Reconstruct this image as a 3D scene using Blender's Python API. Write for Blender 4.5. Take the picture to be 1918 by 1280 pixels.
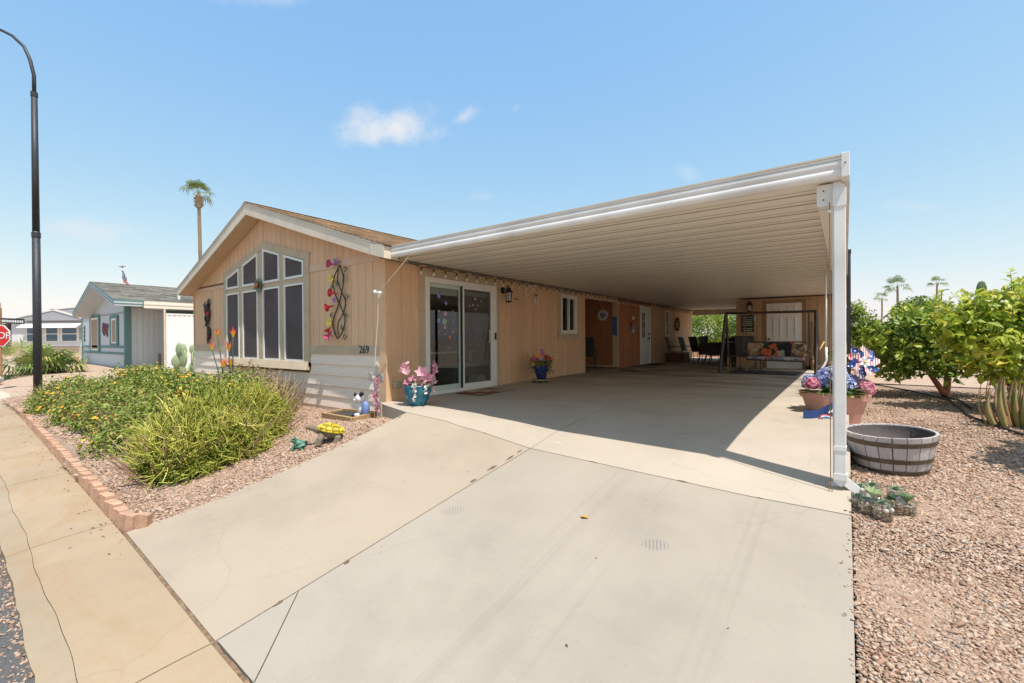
import bpy, math, random
import numpy as np
from mathutils import Vector, Matrix, Euler, Quaternion, noise as mnoise

for o in list(bpy.data.objects):
    bpy.data.objects.remove(o)
SC = bpy.context.scene
COL = SC.collection
random.seed(11)
RNG = np.random.default_rng(7)

# ------------------------------------------------------------------ camera
F0, YAW, PIT, ROL = 836.287, math.radians(36.7736), math.radians(-0.2928), math.radians(-0.3764)
CAM = Vector((0, 0, 0.98))
cd = bpy.data.cameras.new('camera')
cam = bpy.data.objects.new('camera', cd)
COL.objects.link(cam)
_f = Vector((-math.sin(YAW) * math.cos(PIT), math.cos(YAW) * math.cos(PIT), math.sin(PIT)))
_r = Vector((math.cos(YAW), math.sin(YAW), 0))
_u = _r.cross(_f)
_R = math.cos(ROL) * _r + math.sin(ROL) * _u
_U = math.cos(ROL) * _u - math.sin(ROL) * _r
cam.matrix_world = Matrix(((_R.x, _U.x, -_f.x, CAM.x), (_R.y, _U.y, -_f.y, CAM.y), (_R.z, _U.z, -_f.z, CAM.z), (0, 0, 0, 1)))
cd.sensor_width = 36
cd.lens = F0 / 1918 * 36
cd.clip_start = 0.05
cd.clip_end = 3000
SC.camera = cam

# ------------------------------------------------------------------ light
SUNV = Vector((0.382, -0.122, 0.917)).normalized()
EL = math.asin(SUNV.z)
AZ = math.atan2(SUNV.x, SUNV.y)
sl = bpy.data.lights.new('sun', 'SUN')
sl.energy = 2.3
sl.angle = math.radians(0.5)
sl.color = (1.0, 0.955, 0.89)
so = bpy.data.objects.new('sun', sl)
COL.objects.link(so)
so.rotation_euler = (-SUNV).to_track_quat('-Z', 'Y').to_euler()
SC.view_settings.view_transform = 'Standard'
SC.view_settings.look = 'None'
SC.view_settings.exposure = 1.32
SC.view_settings.gamma = 1
SC.view_settings.use_curve_mapping = False
SC.render.engine = 'CYCLES'
SC.cycles.max_bounces = 14
SC.cycles.diffuse_bounces = 10
SC.cycles.transparent_max_bounces = 16
SC.cycles.use_denoising = True

W = bpy.data.worlds.new("World")
SC.world = W
W.use_nodes = True
_n, _l = W.node_tree.nodes, W.node_tree.links
bg = _n['Background']
bg.inputs['Strength'].default_value = 0.15
sky = _n.new('ShaderNodeTexSky')
sky.sky_type = 'NISHITA'
sky.sun_disc = False
sky.sun_elevation = EL
sky.sun_rotation = AZ
sky.altitude = 350
sky.air_density = 1.35
sky.dust_density = 0.9
sky.ozone_density = 2.2

# even out the sky's contrast, channel by channel, over the whole dome
_sp = _n.new('ShaderNodeSeparateColor'); _cb = _n.new('ShaderNodeCombineColor')
_l.new(sky.outputs[0], _sp.inputs[0])
for _i, (_k, _g) in enumerate(((.60, .86), (.945, .55), (2.04, .113))):
    _p = _n.new('ShaderNodeMath'); _p.operation = 'POWER'; _p.inputs[1].default_value = _g
    _m = _n.new('ShaderNodeMath'); _m.operation = 'MULTIPLY'; _m.inputs[1].default_value = _k
    _l.new(_sp.outputs[_i], _p.inputs[0]); _l.new(_p.outputs[0], _m.inputs[0]); _l.new(_m.outputs[0], _cb.inputs[_i])
SKYC = _cb.outputs[0]

def pix_dir(u, v):
    return (_R * ((u - 959) / F0) + _U * ((640 - v) / F0) + _f).normalized()

def world_clouds():
    """small fair-weather clouds, fixed to directions of the sky"""
    tc = _n.new('ShaderNodeTexCoord')
    n1 = _n.new('ShaderNodeTexNoise')
    n1.inputs['Scale'].default_value = 17
    n1.inputs['Detail'].default_value = 7
    n1.inputs['Roughness'].default_value = 0.62
    _l.new(tc.outputs['Generated'], n1.inputs['Vector'])
    def M(op, a, b=None, c=None):
        m = _n.new('ShaderNodeMath')
        m.operation = op
        for i, x in enumerate((a, b, c)):
            if x is None: continue
            if isinstance(x, (int, float)): m.inputs[i].default_value = x
            else: _l.new(x, m.inputs[i])
        return m.outputs[0]
    def D(vec):
        d = _n.new('ShaderNodeVectorMath')
        d.operation = 'DOT_PRODUCT'
        d.inputs[1].default_value = vec
        _l.new(tc.outputs['Generated'], d.inputs[0])
        return d.outputs['Value']
    acc = None
    for (u, v, w, h, dens, rot) in ((738, 240, 122, 44, .95, 0.03), (690, 222, 62, 34, .55, 0), (868, 219, 40, 17, .62, 0.45), (145, 430, 95, 36, .5, 0),
                                    (1290, 325, 40, 20, .28, -.5), (500, 0, 110, 18, .35, 0), (905, 368, 50, 14, .2, 0), (966, 203, 16, 10, .22, .8), (1720, 385, 60, 14, .22, 0),
                                    (60, 415, 60, 16, .2, 0)):
        c = pix_dir(u, v)
        e1 = (pix_dir(u + 4, v - 4 * rot) - c)
        e1 = (e1 - c * e1.dot(c)).normalized()
        e2 = c.cross(e1)
        dc = D(c)
        k = F0 / max(0.3, c.dot(_f)) ** 1
        x = M('DIVIDE', D(e1 * (k / w)), dc)
        y = M('DIVIDE', D(e2 * (k / h)), dc)
        r = M('SQRT', M('ADD', M('MULTIPLY', x, x), M('MULTIPLY', y, y)))
        r2 = M('ADD', r, M('MULTIPLY', M('SUBTRACT', n1.outputs['Fac'], .5), 1.9))
        mr = _n.new('ShaderNodeMapRange')
        mr.interpolation_type = 'SMOOTHERSTEP'
        mr.inputs['From Min'].default_value = 1.12
        mr.inputs['From Max'].default_value = -0.25
        mr.inputs['To Min'].default_value = 0
        mr.inputs['To Max'].default_value = dens
        _l.new(r2, mr.inputs['Value'])
        front = M('GREATER_THAN', dc, 0.2)
        f = M('MULTIPLY', mr.outputs[0], front)
        acc = f if acc is None else M('MAXIMUM', acc, f)
    mx = _n.new('ShaderNodeMix')
    mx.data_type = 'RGBA'
    _l.new(acc, mx.inputs['Factor'])
    _l.new(SKYC, mx.inputs['A'])
    mx.inputs['B'].default_value = (2.25, 2.3, 2.4, 1)
    _l.new(mx.outputs['Result'], bg.inputs['Color'])
world_clouds()

# ------------------------------------------------------------------ helpers
ORG = {}

class MB:
    """collects faces for ONE mesh object"""
    def __init__(s):
        s.v = []; s.f = []; s.t = []; s.sm = False
    def add(s, vs, fs, tint=None):
        b = len(s.v)
        s.v.extend([tuple(p) for p in vs])
        s.f.extend([tuple(b + i for i in f) for f in fs])
        s.t.extend([0.5 if tint is None else tint] * len(vs))
        return s
    def box(s, x0, x1, y0, y1, z0, z1, tint=None):
        return s.add([(x0, y0, z0), (x1, y0, z0), (x1, y1, z0), (x0, y1, z0), (x0, y0, z1), (x1, y0, z1), (x1, y1, z1), (x0, y1, z1)],
                     [(0, 3, 2, 1), (4, 5, 6, 7), (0, 1, 5, 4), (1, 2, 6, 5), (2, 3, 7, 6), (3, 0, 4, 7)], tint)
    def obox(s, c, h, m=None, tint=None):
        m = m or Matrix.Identity(3)
        vs = [Vector(c) + m @ Vector((sx * h[0], sy * h[1], sz * h[2])) for sz in (-1, 1) for sx, sy in ((-1, -1), (1, -1), (1, 1), (-1, 1))]
        return s.add(vs, [(0, 3, 2, 1), (4, 5, 6, 7), (0, 1, 5, 4), (1, 2, 6, 5), (2, 3, 7, 6), (3, 0, 4, 7)], tint)
    def prism(s, pts, ext, tint=None):
        n = len(pts); e = Vector(ext)
        vs = [Vector(p) for p in pts] + [Vector(p) + e for p in pts]
        return s.add(vs, [tuple(range(n))[::-1], tuple(range(n, 2 * n))] + [(i, (i + 1) % n, n + (i + 1) % n, n + i) for i in range(n)], tint)
    def tube(s, pts, r, n=6, caps=True, tint=None):
        pts = [Vector(p) for p in pts]
        k = len(pts)
        rs = r if isinstance(r, (list, tuple)) else [r] * k
        vs = []; prev = None
        for i, p in enumerate(pts):
            t = (pts[min(i + 1, k - 1)] - pts[max(i - 1, 0)])
            t = t.normalized() if t.length > 1e-9 else Vector((0, 0, 1))
            if prev is None:
                a = t.orthogonal().normalized()
            else:
                a = prev - t * prev.dot(t)
                a = a.normalized() if a.length > 1e-6 else t.orthogonal().normalized()
            prev = a
            b = t.cross(a)
            for j in range(n):
                an = 2 * math.pi * j / n
                vs.append(p + (a * math.cos(an) + b * math.sin(an)) * rs[i])
        fs = []
        for i in range(k - 1):
            for j in range(n):
                j2 = (j + 1) % n
                fs.append((i * n + j, i * n + j2, (i + 1) * n + j2, (i + 1) * n + j))
        if caps:
            fs.append(tuple(range(n))[::-1]); fs.append(tuple((k - 1) * n + j for j in range(n)))
        return s.add(vs, fs, tint)
    def lathe(s, prof, n=24, c=(0, 0, 0), m=None, caps=True, tint=None):
        m = m or Matrix.Identity(3)
        vs = []
        for (r, z) in prof:
            for j in range(n):
                an = 2 * math.pi * j / n
                vs.append(Vector(c) + m @ Vector((r * math.cos(an), r * math.sin(an), z)))
        fs = []
        for i in range(len(prof) - 1):
            for j in range(n):
                j2 = (j + 1) % n
                fs.append((i * n + j, i * n + j2, (i + 1) * n + j2, (i + 1) * n + j))
        if caps:
            fs.append(tuple(range(n))[::-1]); fs.append(tuple((len(prof) - 1) * n + j for j in range(n)))
        return s.add(vs, fs, tint)
    def ball(s, c, r, n=10, k=7, m=None, tint=None):
        r = (r, r, r) if isinstance(r, (int, float)) else r
        m = m or Matrix.Identity(3)
        vs = []
        for i in range(k + 1):
            th = math.pi * i / k
            for j in range(n):
                ph = 2 * math.pi * j / n
                vs.append(Vector(c) + m @ Vector((r[0] * math.sin(th) * math.cos(ph), r[1] * math.sin(th) * math.sin(ph), r[2] * math.cos(th))))
        fs = []
        for i in range(k):
            for j in range(n):
                j2 = (j + 1) % n
                fs.append((i * n + j, (i + 1) * n + j, (i + 1) * n + j2, i * n + j2))
        return s.add(vs, fs, tint)
    def mesh(s, name, org=(0, 0, 0)):
        me = bpy.data.meshes.new(name)
        o = Vector(org)
        me.from_pydata([(p[0] - o[0], p[1] - o[1], p[2] - o[2]) for p in s.v], [], s.f)
        at = me.attributes.new('tint', 'FLOAT', 'POINT')
        at.data.foreach_set('value', s.t)
        me.validate()
        return me

def clean(o):
    return o

def root(name, label, cat, loc, group=None, kind=None):
    o = bpy.data.objects.new(name, None)
    o.empty_display_size = 0.2
    COL.objects.link(o)
    o.location = loc
    ORG[o.name] = Vector(loc)
    tag(o, label, cat, group, kind)
    return o

def tag(o, label=None, cat=None, group=None, kind=None):
    if label: o['label'] = label
    if cat: o['category'] = cat
    if group: o['group'] = group
    if kind: o['kind'] = kind
    return o

def finish(o, mat, smooth, bevel=0):
    if mat is not None and not o.data.materials:
        for m in (mat if isinstance(mat, (list, tuple)) else [mat]):
            o.data.materials.append(m)
    if smooth:
        o.data.polygons.foreach_set('use_smooth', [True] * len(o.data.polygons))
    if bevel:
        b = o.modifiers.new('bevel', 'BEVEL')
        b.width = bevel; b.segments = 2; b.limit_method = 'ANGLE'
    return o

def obj(name, mb, mat, parent=None, smooth=False, bevel=0, org=None, label=None):
    """mesh given in world coordinates, linked as one object"""
    po = ORG[parent.name] if parent else (Vector(org) if org else Vector((0, 0, 0)))
    me = mb.mesh(name, po)
    o = bpy.data.objects.new(name, me)
    COL.objects.link(o)
    if parent: o.parent = parent
    else: o.location = po
    ORG[o.name] = Vector(po)
    if label: o['label'] = label
    return finish(o, mat, smooth, bevel)

def inst(name, me, parent, loc, rot=(0, 0, 0), scale=(1, 1, 1)):
    """another object on shared mesh data; loc in world coordinates"""
    o = bpy.data.objects.new(name, me)
    COL.objects.link(o)
    po = ORG[parent.name] if parent else Vector((0, 0, 0))
    o.parent = parent
    o.location = Vector(loc) - po
    o.rotation_euler = rot
    o.scale = scale
    ORG[o.name] = Vector(loc)
    return o

def text(name, body, size, loc, rot, mat, parent=None, ext=0.004, align='CENTER', sx=1):
    c = bpy.data.curves.new(name, 'FONT')
    c.body = body; c.size = size; c.extrude = ext
    c.align_x = align; c.align_y = 'CENTER'
    t = bpy.data.objects.new(name, c)
    COL.objects.link(t)
    me = bpy.data.meshes.new_from_object(t.evaluated_get(bpy.context.evaluated_depsgraph_get()))
    bpy.data.objects.remove(t)
    o = bpy.data.objects.new(name, me)
    COL.objects.link(o)
    o.location = Vector(loc) - (ORG[parent.name] if parent else Vector((0, 0, 0)))
    o.rotation_euler = rot
    o.scale = (sx, 1, 1)
    if parent: o.parent = parent
    o.data.materials.clear(); o.data.materials.append(mat)
    return o

def copy_tree(o, parent=None):
    c = o.copy()
    COL.objects.link(c)
    if parent is not None:
        c.parent = parent
    ORG[c.name] = ORG.get(o.name, Vector((0, 0, 0))).copy()
    for ch in list(o.children):
        copy_tree(ch, c)
    return c

def np_mesh(name, V, faces, tint=None, smooth=False):
    """V (n,3); faces (m,k) all the same size"""
    me = bpy.data.meshes.new(name)
    V = np.asarray(V, np.float32); F = np.asarray(faces, np.int32)
    m, k = F.shape
    me.vertices.add(len(V)); me.vertices.foreach_set('co', V.ravel())
    me.loops.add(m * k); me.loops.foreach_set('vertex_index', F.ravel())
    me.polygons.add(m)
    me.polygons.foreach_set('loop_start', np.arange(0, m * k, k, dtype=np.int32))
    me.polygons.foreach_set('loop_total', np.full(m, k, np.int32))
    if smooth: me.polygons.foreach_set('use_smooth', np.ones(m, bool))
    if tint is not None:
        at = me.attributes.new('tint', 'FLOAT', 'POINT')
        at.data.foreach_set('value', np.asarray(tint, np.float32))
    me.update(calc_edges=True)
    return me

def np_obj(name, me, mat, parent=None, org=(0, 0, 0)):
    o = bpy.data.objects.new(name, me)
    COL.objects.link(o)
    if parent:
        o.parent = parent
        o.location = Vector(org) - ORG[parent.name]
    else:
        o.location = org
    ORG[o.name] = Vector(org)
    if not me.materials: me.materials.append(mat)
    return o

# ------------------------------------------------------------------ materials
def S(r, g, b):
    f = lambda c: ((c / 255 + .055) / 1.055) ** 2.4 if c > 10.31 else c / 255 / 12.92
    return (f(r), f(g), f(b))

def new_mat(name):
    m = bpy.data.materials.new(name)
    m.use_nodes = True
    return m, m.node_tree.nodes, m.node_tree.links, m.node_tree.nodes['Principled BSDF']

def ramp(nd, stops, interp='LINEAR'):
    r = nd.new('ShaderNodeValToRGB')
    r.color_ramp.interpolation = interp
    e = r.color_ramp.elements
    while len(e) > 1: e.remove(e[-1])
    e[0].position = stops[0][0]; e[0].color = (*stops[0][1], 1)
    for p, c in stops[1:]:
        x = e.new(p); x.color = (*c, 1)
    return r

def pos(nd, lk, scale=(1, 1, 1), objspace=False):
    mp = nd.new('ShaderNodeMapping')
    mp.inputs['Scale'].default_value = scale
    if objspace:
        tc = nd.new('ShaderNodeTexCoord'); lk.new(tc.outputs['Object'], mp.inputs['Vector'])
    else:
        g = nd.new('ShaderNodeNewGeometry'); lk.new(g.outputs['Position'], mp.inputs['Vector'])
    return mp.outputs[0]

def nz(nd, lk, vec, scale, detail=4, rough=.55, dist=0):
    n = nd.new('ShaderNodeTexNoise')
    n.inputs['Scale'].default_value = scale
    n.inputs['Detail'].default_value = detail
    n.inputs['Roughness'].default_value = rough
    n.inputs['Distortion'].default_value = dist
    lk.new(vec, n.inputs['Vector'])
    return n.outputs['Fac']

def mixc(nd, lk, fac, a, b, mode='MIX'):
    m = nd.new('ShaderNodeMix'); m.data_type = 'RGBA'; m.blend_type = mode
    for sock, x in (('Factor', fac), ('A', a), ('B', b)):
        i = m.inputs[sock] if sock != 'Factor' else m.inputs[0]
        if sock == 'A': i = m.inputs[6]
        if sock == 'B': i = m.inputs[7]
        if isinstance(x, (int, float)): i.default_value = x
        elif isinstance(x, tuple): i.default_value = (*x[:3], 1)
        else: lk.new(x, i)
    return m.outputs[2]

def maprange(nd, lk, v, a, b, c=0, d=1):
    m = nd.new('ShaderNodeMapRange')
    m.inputs['From Min'].default_value = a; m.inputs['From Max'].default_value = b
    m.inputs['To Min'].default_value = c; m.inputs['To Max'].default_value = d
    lk.new(v, m.inputs['Value'])
    return m.outputs[0]

def bump(nd, lk, h, strength, dist, bs):
    b = nd.new('ShaderNodeBump')
    b.inputs['Strength'].default_value = strength; b.inputs['Distance'].default_value = dist
    lk.new(h, b.inputs['Height']); lk.new(b.outputs[0], bs.inputs['Normal'])

MATS = {}
def mat(name, col, rough=.6, var=.12, scale=6, stretch=(1, 1, 1), bmp=0, bscale=60, metal=0, spec=.4, dirt=0, tint=0, objspace=False):
    if name in MATS: return MATS[name]
    m, nd, lk, bs = new_mat(name)
    v = pos(nd, lk, stretch, objspace)
    f = nz(nd, lk, v, scale, 5, .6)
    lo = tuple(c * (1 - var) for c in col); hi = tuple(min(1, c * (1 + var)) for c in col)
    c = ramp(nd, [(.3, lo), (.7, hi)])
    lk.new(f, c.inputs[0])
    out = c.outputs[0]
    if tint:
        a = nd.new('ShaderNodeAttribute'); a.attribute_name = 'tint'
        r = maprange(nd, lk, a.outputs['Fac'], 0, 1, 1 - tint, 1 + tint)
        mm = nd.new('ShaderNodeVectorMath'); mm.operation = 'SCALE'
        lk.new(out, mm.inputs[0]); lk.new(r, mm.inputs['Scale'])
        out = mm.outputs[0]
    if dirt:
        f2 = nz(nd, lk, pos(nd, lk), 1.3, 6, .65)
        out = mixc(nd, lk, maprange(nd, lk, f2, .45, .75, 0, dirt), out, (.12, .095, .07))
    lk.new(out, bs.inputs['Base Color'])
    bs.inputs['Roughness'].default_value = rough
    bs.inputs['Metallic'].default_value = metal
    bs.inputs['Specular IOR Level'].default_value = spec
    if bmp:
        bump(nd, lk, nz(nd, lk, v, bscale, 4, .6), bmp, .01, bs)
    MATS[name] = m
    return m

def leaf_mat(name, stops, rough=.5, trans=.3, spec=.35):
    m, nd, lk, bs = new_mat(name)
    a = nd.new('ShaderNodeAttribute'); a.attribute_name = 'tint'
    c = ramp(nd, stops)
    lk.new(a.outputs['Fac'], c.inputs[0])
    lk.new(c.outputs[0], bs.inputs['Base Color'])
    bs.inputs['Roughness'].default_value = rough
    bs.inputs['Specular IOR Level'].default_value = spec
    if trans:
        t = nd.new('ShaderNodeBsdfTranslucent'); lk.new(c.outputs[0], t.inputs['Color'])
        mx = nd.new('ShaderNodeMixShader'); mx.inputs[0].default_value = trans
        lk.new(bs.outputs[0], mx.inputs[1]); lk.new(t.outputs[0], mx.inputs[2])
        lk.new(mx.outputs[0], nd['Material Output'].inputs[0])
    return m

def glass_mat(name, tintc=(1, 1, 1), refl=.0, rough=.01):
    m, nd, lk, bs = new_mat(name)
    tr = nd.new('ShaderNodeBsdfTransparent'); tr.inputs[0].default_value = (*tintc, 1)
    gl = nd.new('ShaderNodeBsdfGlossy'); gl.inputs['Roughness'].default_value = rough
    fr = nd.new('ShaderNodeFresnel')
    ge = nd.new('ShaderNodeNewGeometry')
    lk.new(maprange(nd, lk, ge.outputs['Backfacing'], 0, 1, 1.5, 1 / 1.5), fr.inputs[0])
    ad = nd.new('ShaderNodeMath'); ad.operation = 'ADD'; ad.use_clamp = True; ad.inputs[1].default_value = refl
    lk.new(fr.outputs[0], ad.inputs[0])
    mx = nd.new('ShaderNodeMixShader')
    lk.new(ad.outputs[0], mx.inputs[0]); lk.new(tr.outputs[0], mx.inputs[1]); lk.new(gl.outputs[0], mx.inputs[2])
    lk.new(mx.outputs[0], nd['Material Output'].inputs[0])
    return m

# ------------------------------------------------------------------ surface materials
def concrete(name, base, warm, stain=.0, tracks=False, oil=False, crack=True):
    m, nd, lk, bs = new_mat(name)
    P = pos(nd, lk)
    a = nz(nd, lk, P, .9, 7, .62)
    b = nz(nd, lk, P, 7, 5, .65)
    c = nz(nd, lk, P, 140, 3, .6)
    r = ramp(nd, [(.28, tuple(x * .84 for x in base)), (.5, base), (.72, tuple(min(1, x * 1.08) for x in base))])
    lk.new(a, r.inputs[0])
    out = mixc(nd, lk, maprange(nd, lk, b, .42, .8, 0, .45), r.outputs[0], warm)
    out = mixc(nd, lk, maprange(nd, lk, c, .55, .75, 0, .18), out, tuple(x * .55 for x in base))
    if stain:
        st = nz(nd, lk, pos(nd, lk, (1, 2.2, 1)), .8, 7, .7, .6)
        out = mixc(nd, lk, maprange(nd, lk, st, .52, .72, 0, stain), out, (.36, .215, .10))
    sep = nd.new('ShaderNodeSeparateXYZ'); lk.new(P, sep.inputs[0])
    def band(sock, c0, w):
        d = nd.new('ShaderNodeMath'); d.operation = 'SUBTRACT'; d.inputs[1].default_value = c0; lk.new(sock, d.inputs[0])
        ab = nd.new('ShaderNodeMath'); ab.operation = 'ABSOLUTE'; lk.new(d.outputs[0], ab.inputs[0])
        return maprange(nd, lk, ab.outputs[0], w, w * .3, 0, 1)
    def mul(x, y):
        q = nd.new('ShaderNodeMath'); q.operation = 'MULTIPLY'
        for i, s_ in enumerate((x, y)):
            if isinstance(s_, (int, float)): q.inputs[i].default_value = s_
            else: lk.new(s_, q.inputs[i])
        return q.outputs[0]
    if tracks:
        streak = nz(nd, lk, pos(nd, lk, (26, .35, 1)), 1.0, 5, .6)
        for x0 in (-1.62, -1.28, -.52):
            out = mixc(nd, lk, mul(mul(band(sep.outputs[0], x0, .16), maprange(nd, lk, streak, .45, .7, 0, 1)), .2), out, tuple(x * .5 for x in base))
        # two scuffed sole prints left on the slab
        for (px, py, ang, k) in ((-2.556, 2.614, .75, .5), (-1.022, 2.948, .35, .8)):
            mp = nd.new('ShaderNodeMapping'); mp.vector_type = 'POINT'
            mp.inputs['Location'].default_value = (px, py, 0)
            mp.vector_type = 'TEXTURE'
            mp.inputs['Rotation'].default_value = (0, 0, ang)
            mp.inputs['Scale'].default_value = (.1, .075, 10)
            lk.new(P, mp.inputs[0])
            ln = nd.new('ShaderNodeVectorMath'); ln.operation = 'LENGTH'; lk.new(mp.outputs[0], ln.inputs[0])
            wv = nd.new('ShaderNodeTexWave'); wv.inputs['Scale'].default_value = 1.35; wv.inputs['Distortion'].default_value = 1.2
            lk.new(mp.outputs[0], wv.inputs['Vector'])
            f = mul(mul(maprange(nd, lk, ln.outputs['Value'], 1.0, .75, 0, 1), maprange(nd, lk, wv.outputs['Fac'], .35, .7, 0, 1)), k)
            out = mixc(nd, lk, f, out, (.2, .19, .18))
    if oil:
        o1 = nz(nd, lk, pos(nd, lk, (.55, 1.2, 1)), 1.1, 7, .65, .4)
        far = maprange(nd, lk, sep.outputs[1], 7.5, 12.5, 0, 1)
        out = mixc(nd, lk, mul(mul(maprange(nd, lk, o1, .42, .62, 0, 1), far), .8), out, (.05, .042, .036))
        o2 = nz(nd, lk, pos(nd, lk, (1.1, 1.6, 1)), 1.9, 6, .7)
        near = maprange(nd, lk, sep.outputs[1], 5, 8, 0, 1)
        out = mixc(nd, lk, mul(mul(maprange(nd, lk, o2, .56, .7, 0, 1), near), .5), out, (.12, .10, .085))
        out = mixc(nd, lk, mul(maprange(nd, lk, nz(nd, lk, pos(nd, lk, (.8, 2.5, 1)), 2.3, 5, .6), .66, .72, 0, 1), .3), out, (.6, .58, .54))
    bl = nz(nd, lk, pos(nd, lk, (1, 1, 1)), .45, 4, .5, .8)
    out = mixc(nd, lk, maprange(nd, lk, bl, .4, .62, .16, 0), out, tuple(x * .62 for x in base))
    sp_ = nz(nd, lk, P, 19, 6, .7)
    out = mixc(nd, lk, maprange(nd, lk, sp_, .60, .72, 0, .22), out, tuple(x * .6 for x in base))
    cr = nd.new('ShaderNodeTexVoronoi'); cr.feature = 'DISTANCE_TO_EDGE'; cr.inputs['Scale'].default_value = .5
    wob = nd.new('ShaderNodeTexNoise'); wob.inputs['Scale'].default_value = 3; wob.inputs['Detail'].default_value = 6; lk.new(P, wob.inputs['Vector'])
    mxv = nd.new('ShaderNodeMix'); mxv.data_type = 'RGBA'; mxv.inputs[0].default_value = .18; lk.new(P, mxv.inputs[6]); lk.new(wob.outputs['Color'], mxv.inputs[7]); lk.new(mxv.outputs[2], cr.inputs['Vector'])
    out = mixc(nd, lk, mul(maprange(nd, lk, cr.outputs['Distance'], .0, .004, .13, 0), maprange(nd, lk, bl, .45, .55, 0, 1)), out, tuple(x * .4 for x in base))
    pit = nd.new('ShaderNodeTexVoronoi'); pit.inputs['Scale'].default_value = 3.1; lk.new(P, pit.inputs['Vector'])
    pc_ = nd.new('ShaderNodeSeparateColor'); lk.new(pit.outputs['Color'], pc_.inputs[0])
    out = mixc(nd, lk, mul(maprange(nd, lk, pit.outputs['Distance'], .035, .015, 0, .5), maprange(nd, lk, pc_.outputs[0], .78, .8, 0, 1)), out, tuple(x * .3 for x in base))
    # rough hairline stains
    vs = nz(nd, lk, P, 2.6, 8, .75, 1.2)
    out = mixc(nd, lk, maprange(nd, lk, vs, .66, .78, 0, .18), out, tuple(x * .45 for x in base))
    lk.new(out, bs.inputs['Base Color'])
    bs.inputs['Roughness'].default_value = .82
    bs.inputs['Specular IOR Level'].default_value = .25
    br_ = nz(nd, lk, pos(nd, lk, (4, 160, 1)), 1.0, 3, .6)
    ad = nd.new('ShaderNodeMath'); ad.operation = 'ADD'; lk.new(c, ad.inputs[0]); lk.new(br_, ad.inputs[1])
    out = mixc(nd, lk, maprange(nd, lk, br_, .55, .8, 0, .12), out, tuple(x * .6 for x in base)); lk.new(out, bs.inputs['Base Color'])
    bump(nd, lk, ad.outputs[0], .3, .006, bs)
    return m

M_APR = concrete('concrete_right', (.37, .318, .257), (.39, .33, .255), tracks=True)
M_APL = concrete('concrete_left', (.39, .318, .24), (.412, .33, .238))
M_SLB = concrete('concrete_carport', (.455, .385, .305), (.47, .395, .30), oil=True)
M_SWK = concrete('concrete_sidewalk', (.385, .29, .19), (.355, .245, .14), stain=.6)
M_GUT = concrete('concrete_gutter', (.36, .28, .19), (.31, .23, .145), stain=.6)

def ground_mat(nm, GAPF):
    m, nd, lk, bs = new_mat(nm)
    P = pos(nd, lk)
    vo = nd.new('ShaderNodeTexVoronoi'); vo.inputs['Scale'].default_value = 42
    lk.new(P, vo.inputs['Vector'])
    bw = nd.new('ShaderNodeSeparateColor'); lk.new(vo.outputs['Color'], bw.inputs[0])
    r = ramp(nd, [(0, (.30, .18, .115)), (.3, (.44, .29, .19)), (.6, (.52, .37, .26)), (.85, (.60, .47, .36)), (1, (.40, .33, .28))])
    lk.new(bw.outputs[0], r.inputs[0])
    f = nz(nd, lk, P, .6, 5, .6)
    out = mixc(nd, lk, maprange(nd, lk, f, .35, .7, 0, .3), r.outputs[0], (.36, .24, .16))
    gap = maprange(nd, lk, vo.outputs['Distance'], .012, .022, 0, GAPF)
    out = mixc(nd, lk, gap, out, (.16, .10, .065))
    lk.new(out, bs.inputs['Base Color'])
    bs.inputs['Roughness'].default_value = .9
    inv = maprange(nd, lk, vo.outputs['Distance'], 0, .02, 1, 0)
    bump(nd, lk, inv, .7, .012, bs)
    return m
M_GRV = ground_mat('gravel_bed', .5)
M_GR2 = ground_mat('bounce_yard_gravel', .12)
M_FAR = mat('far_dirt', (.42, .29, .2), .95, .25, 1.2, bmp=.4, bscale=25)
M_DIRT = mat('joint_dirt', (.15, .10, .065), .95, .4, 30, bmp=.5)
M_ASP = mat('asphalt', (.12, .115, .11), .9, .35, 60, bmp=.9, bscale=180)
M_PEB = leaf_mat('pebble', [(0, (.19, .10, .06)), (.12, (.28, .165, .11)), (.3, (.375, .24, .165)), (.55, (.45, .31, .22)), (.75, (.51, .38, .28)), (.9, (.40, .32, .26)), (.96, (.25, .21, .19)), (1, (.62, .53, .43))], .8, 0, .25)

# ------------------------------------------------------------------ ground heights
def ip(x, xs, ys):
    return float(np.interp(x, xs, ys))
LY = [.6, 1.02, 1.26, 1.52, 1.82, 2.15, 2.52, 2.95, 3.44, 4.0]; LZ = [-.62, -.602, -.578, -.544, -.499, -.44, -.365, -.27, -.151, -.005]
CY = [.6, .997, 1.2, 1.43, 1.69, 2.0, 2.36, 2.79, 3.32, 4.0]; CZ = [-.67, -.65, -.62, -.586, -.547, -.501, -.447, -.383, -.305, -.207]
RY = [.6, 1.0, 1.5, 2.0, 2.5, 3.2, 4.0]; RZ = [-.69, -.66, -.60, -.535, -.475, -.385, -.296]
PX = [-5.9, -4.78, -4.03, -3.81, -3.46, -2.77, -.64, .03]; PZ = [0, -.005, -.045, -.081, -.112, -.207, -.292, -.296]
SY = [4.0, 4.52, 5.2, 5.82, 6.84, 10, 13]; SZ = [1, .6, .25, .05, -.0, 0, 0]
UY = [4, 5.82, 6.84, 10, 30]; UZ = [0, 0.0, .015, .03, .035]
def z_apron(x, y):
    l, c, r = ip(y, LY, LZ), ip(y, CY, CZ), ip(y, RY, RZ)
    t = ip(y, [2.5, 4], [0, 1]) ** 2
    return ip(x, [-4.78, -2.75, 0], [l, c, r]) + t * (ip(x, PX, PZ) - ip(x, [-4.78, -2.75, 0], [-.005, -.207, -.296]))
def z_slab(x, y): return ip(x, PX, PZ) * ip(y, SY, SZ) + ip(y, UY, UZ)
def z_conc(x, y): return z_slab(x, y) if y >= 4 else z_apron(x, y)
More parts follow.
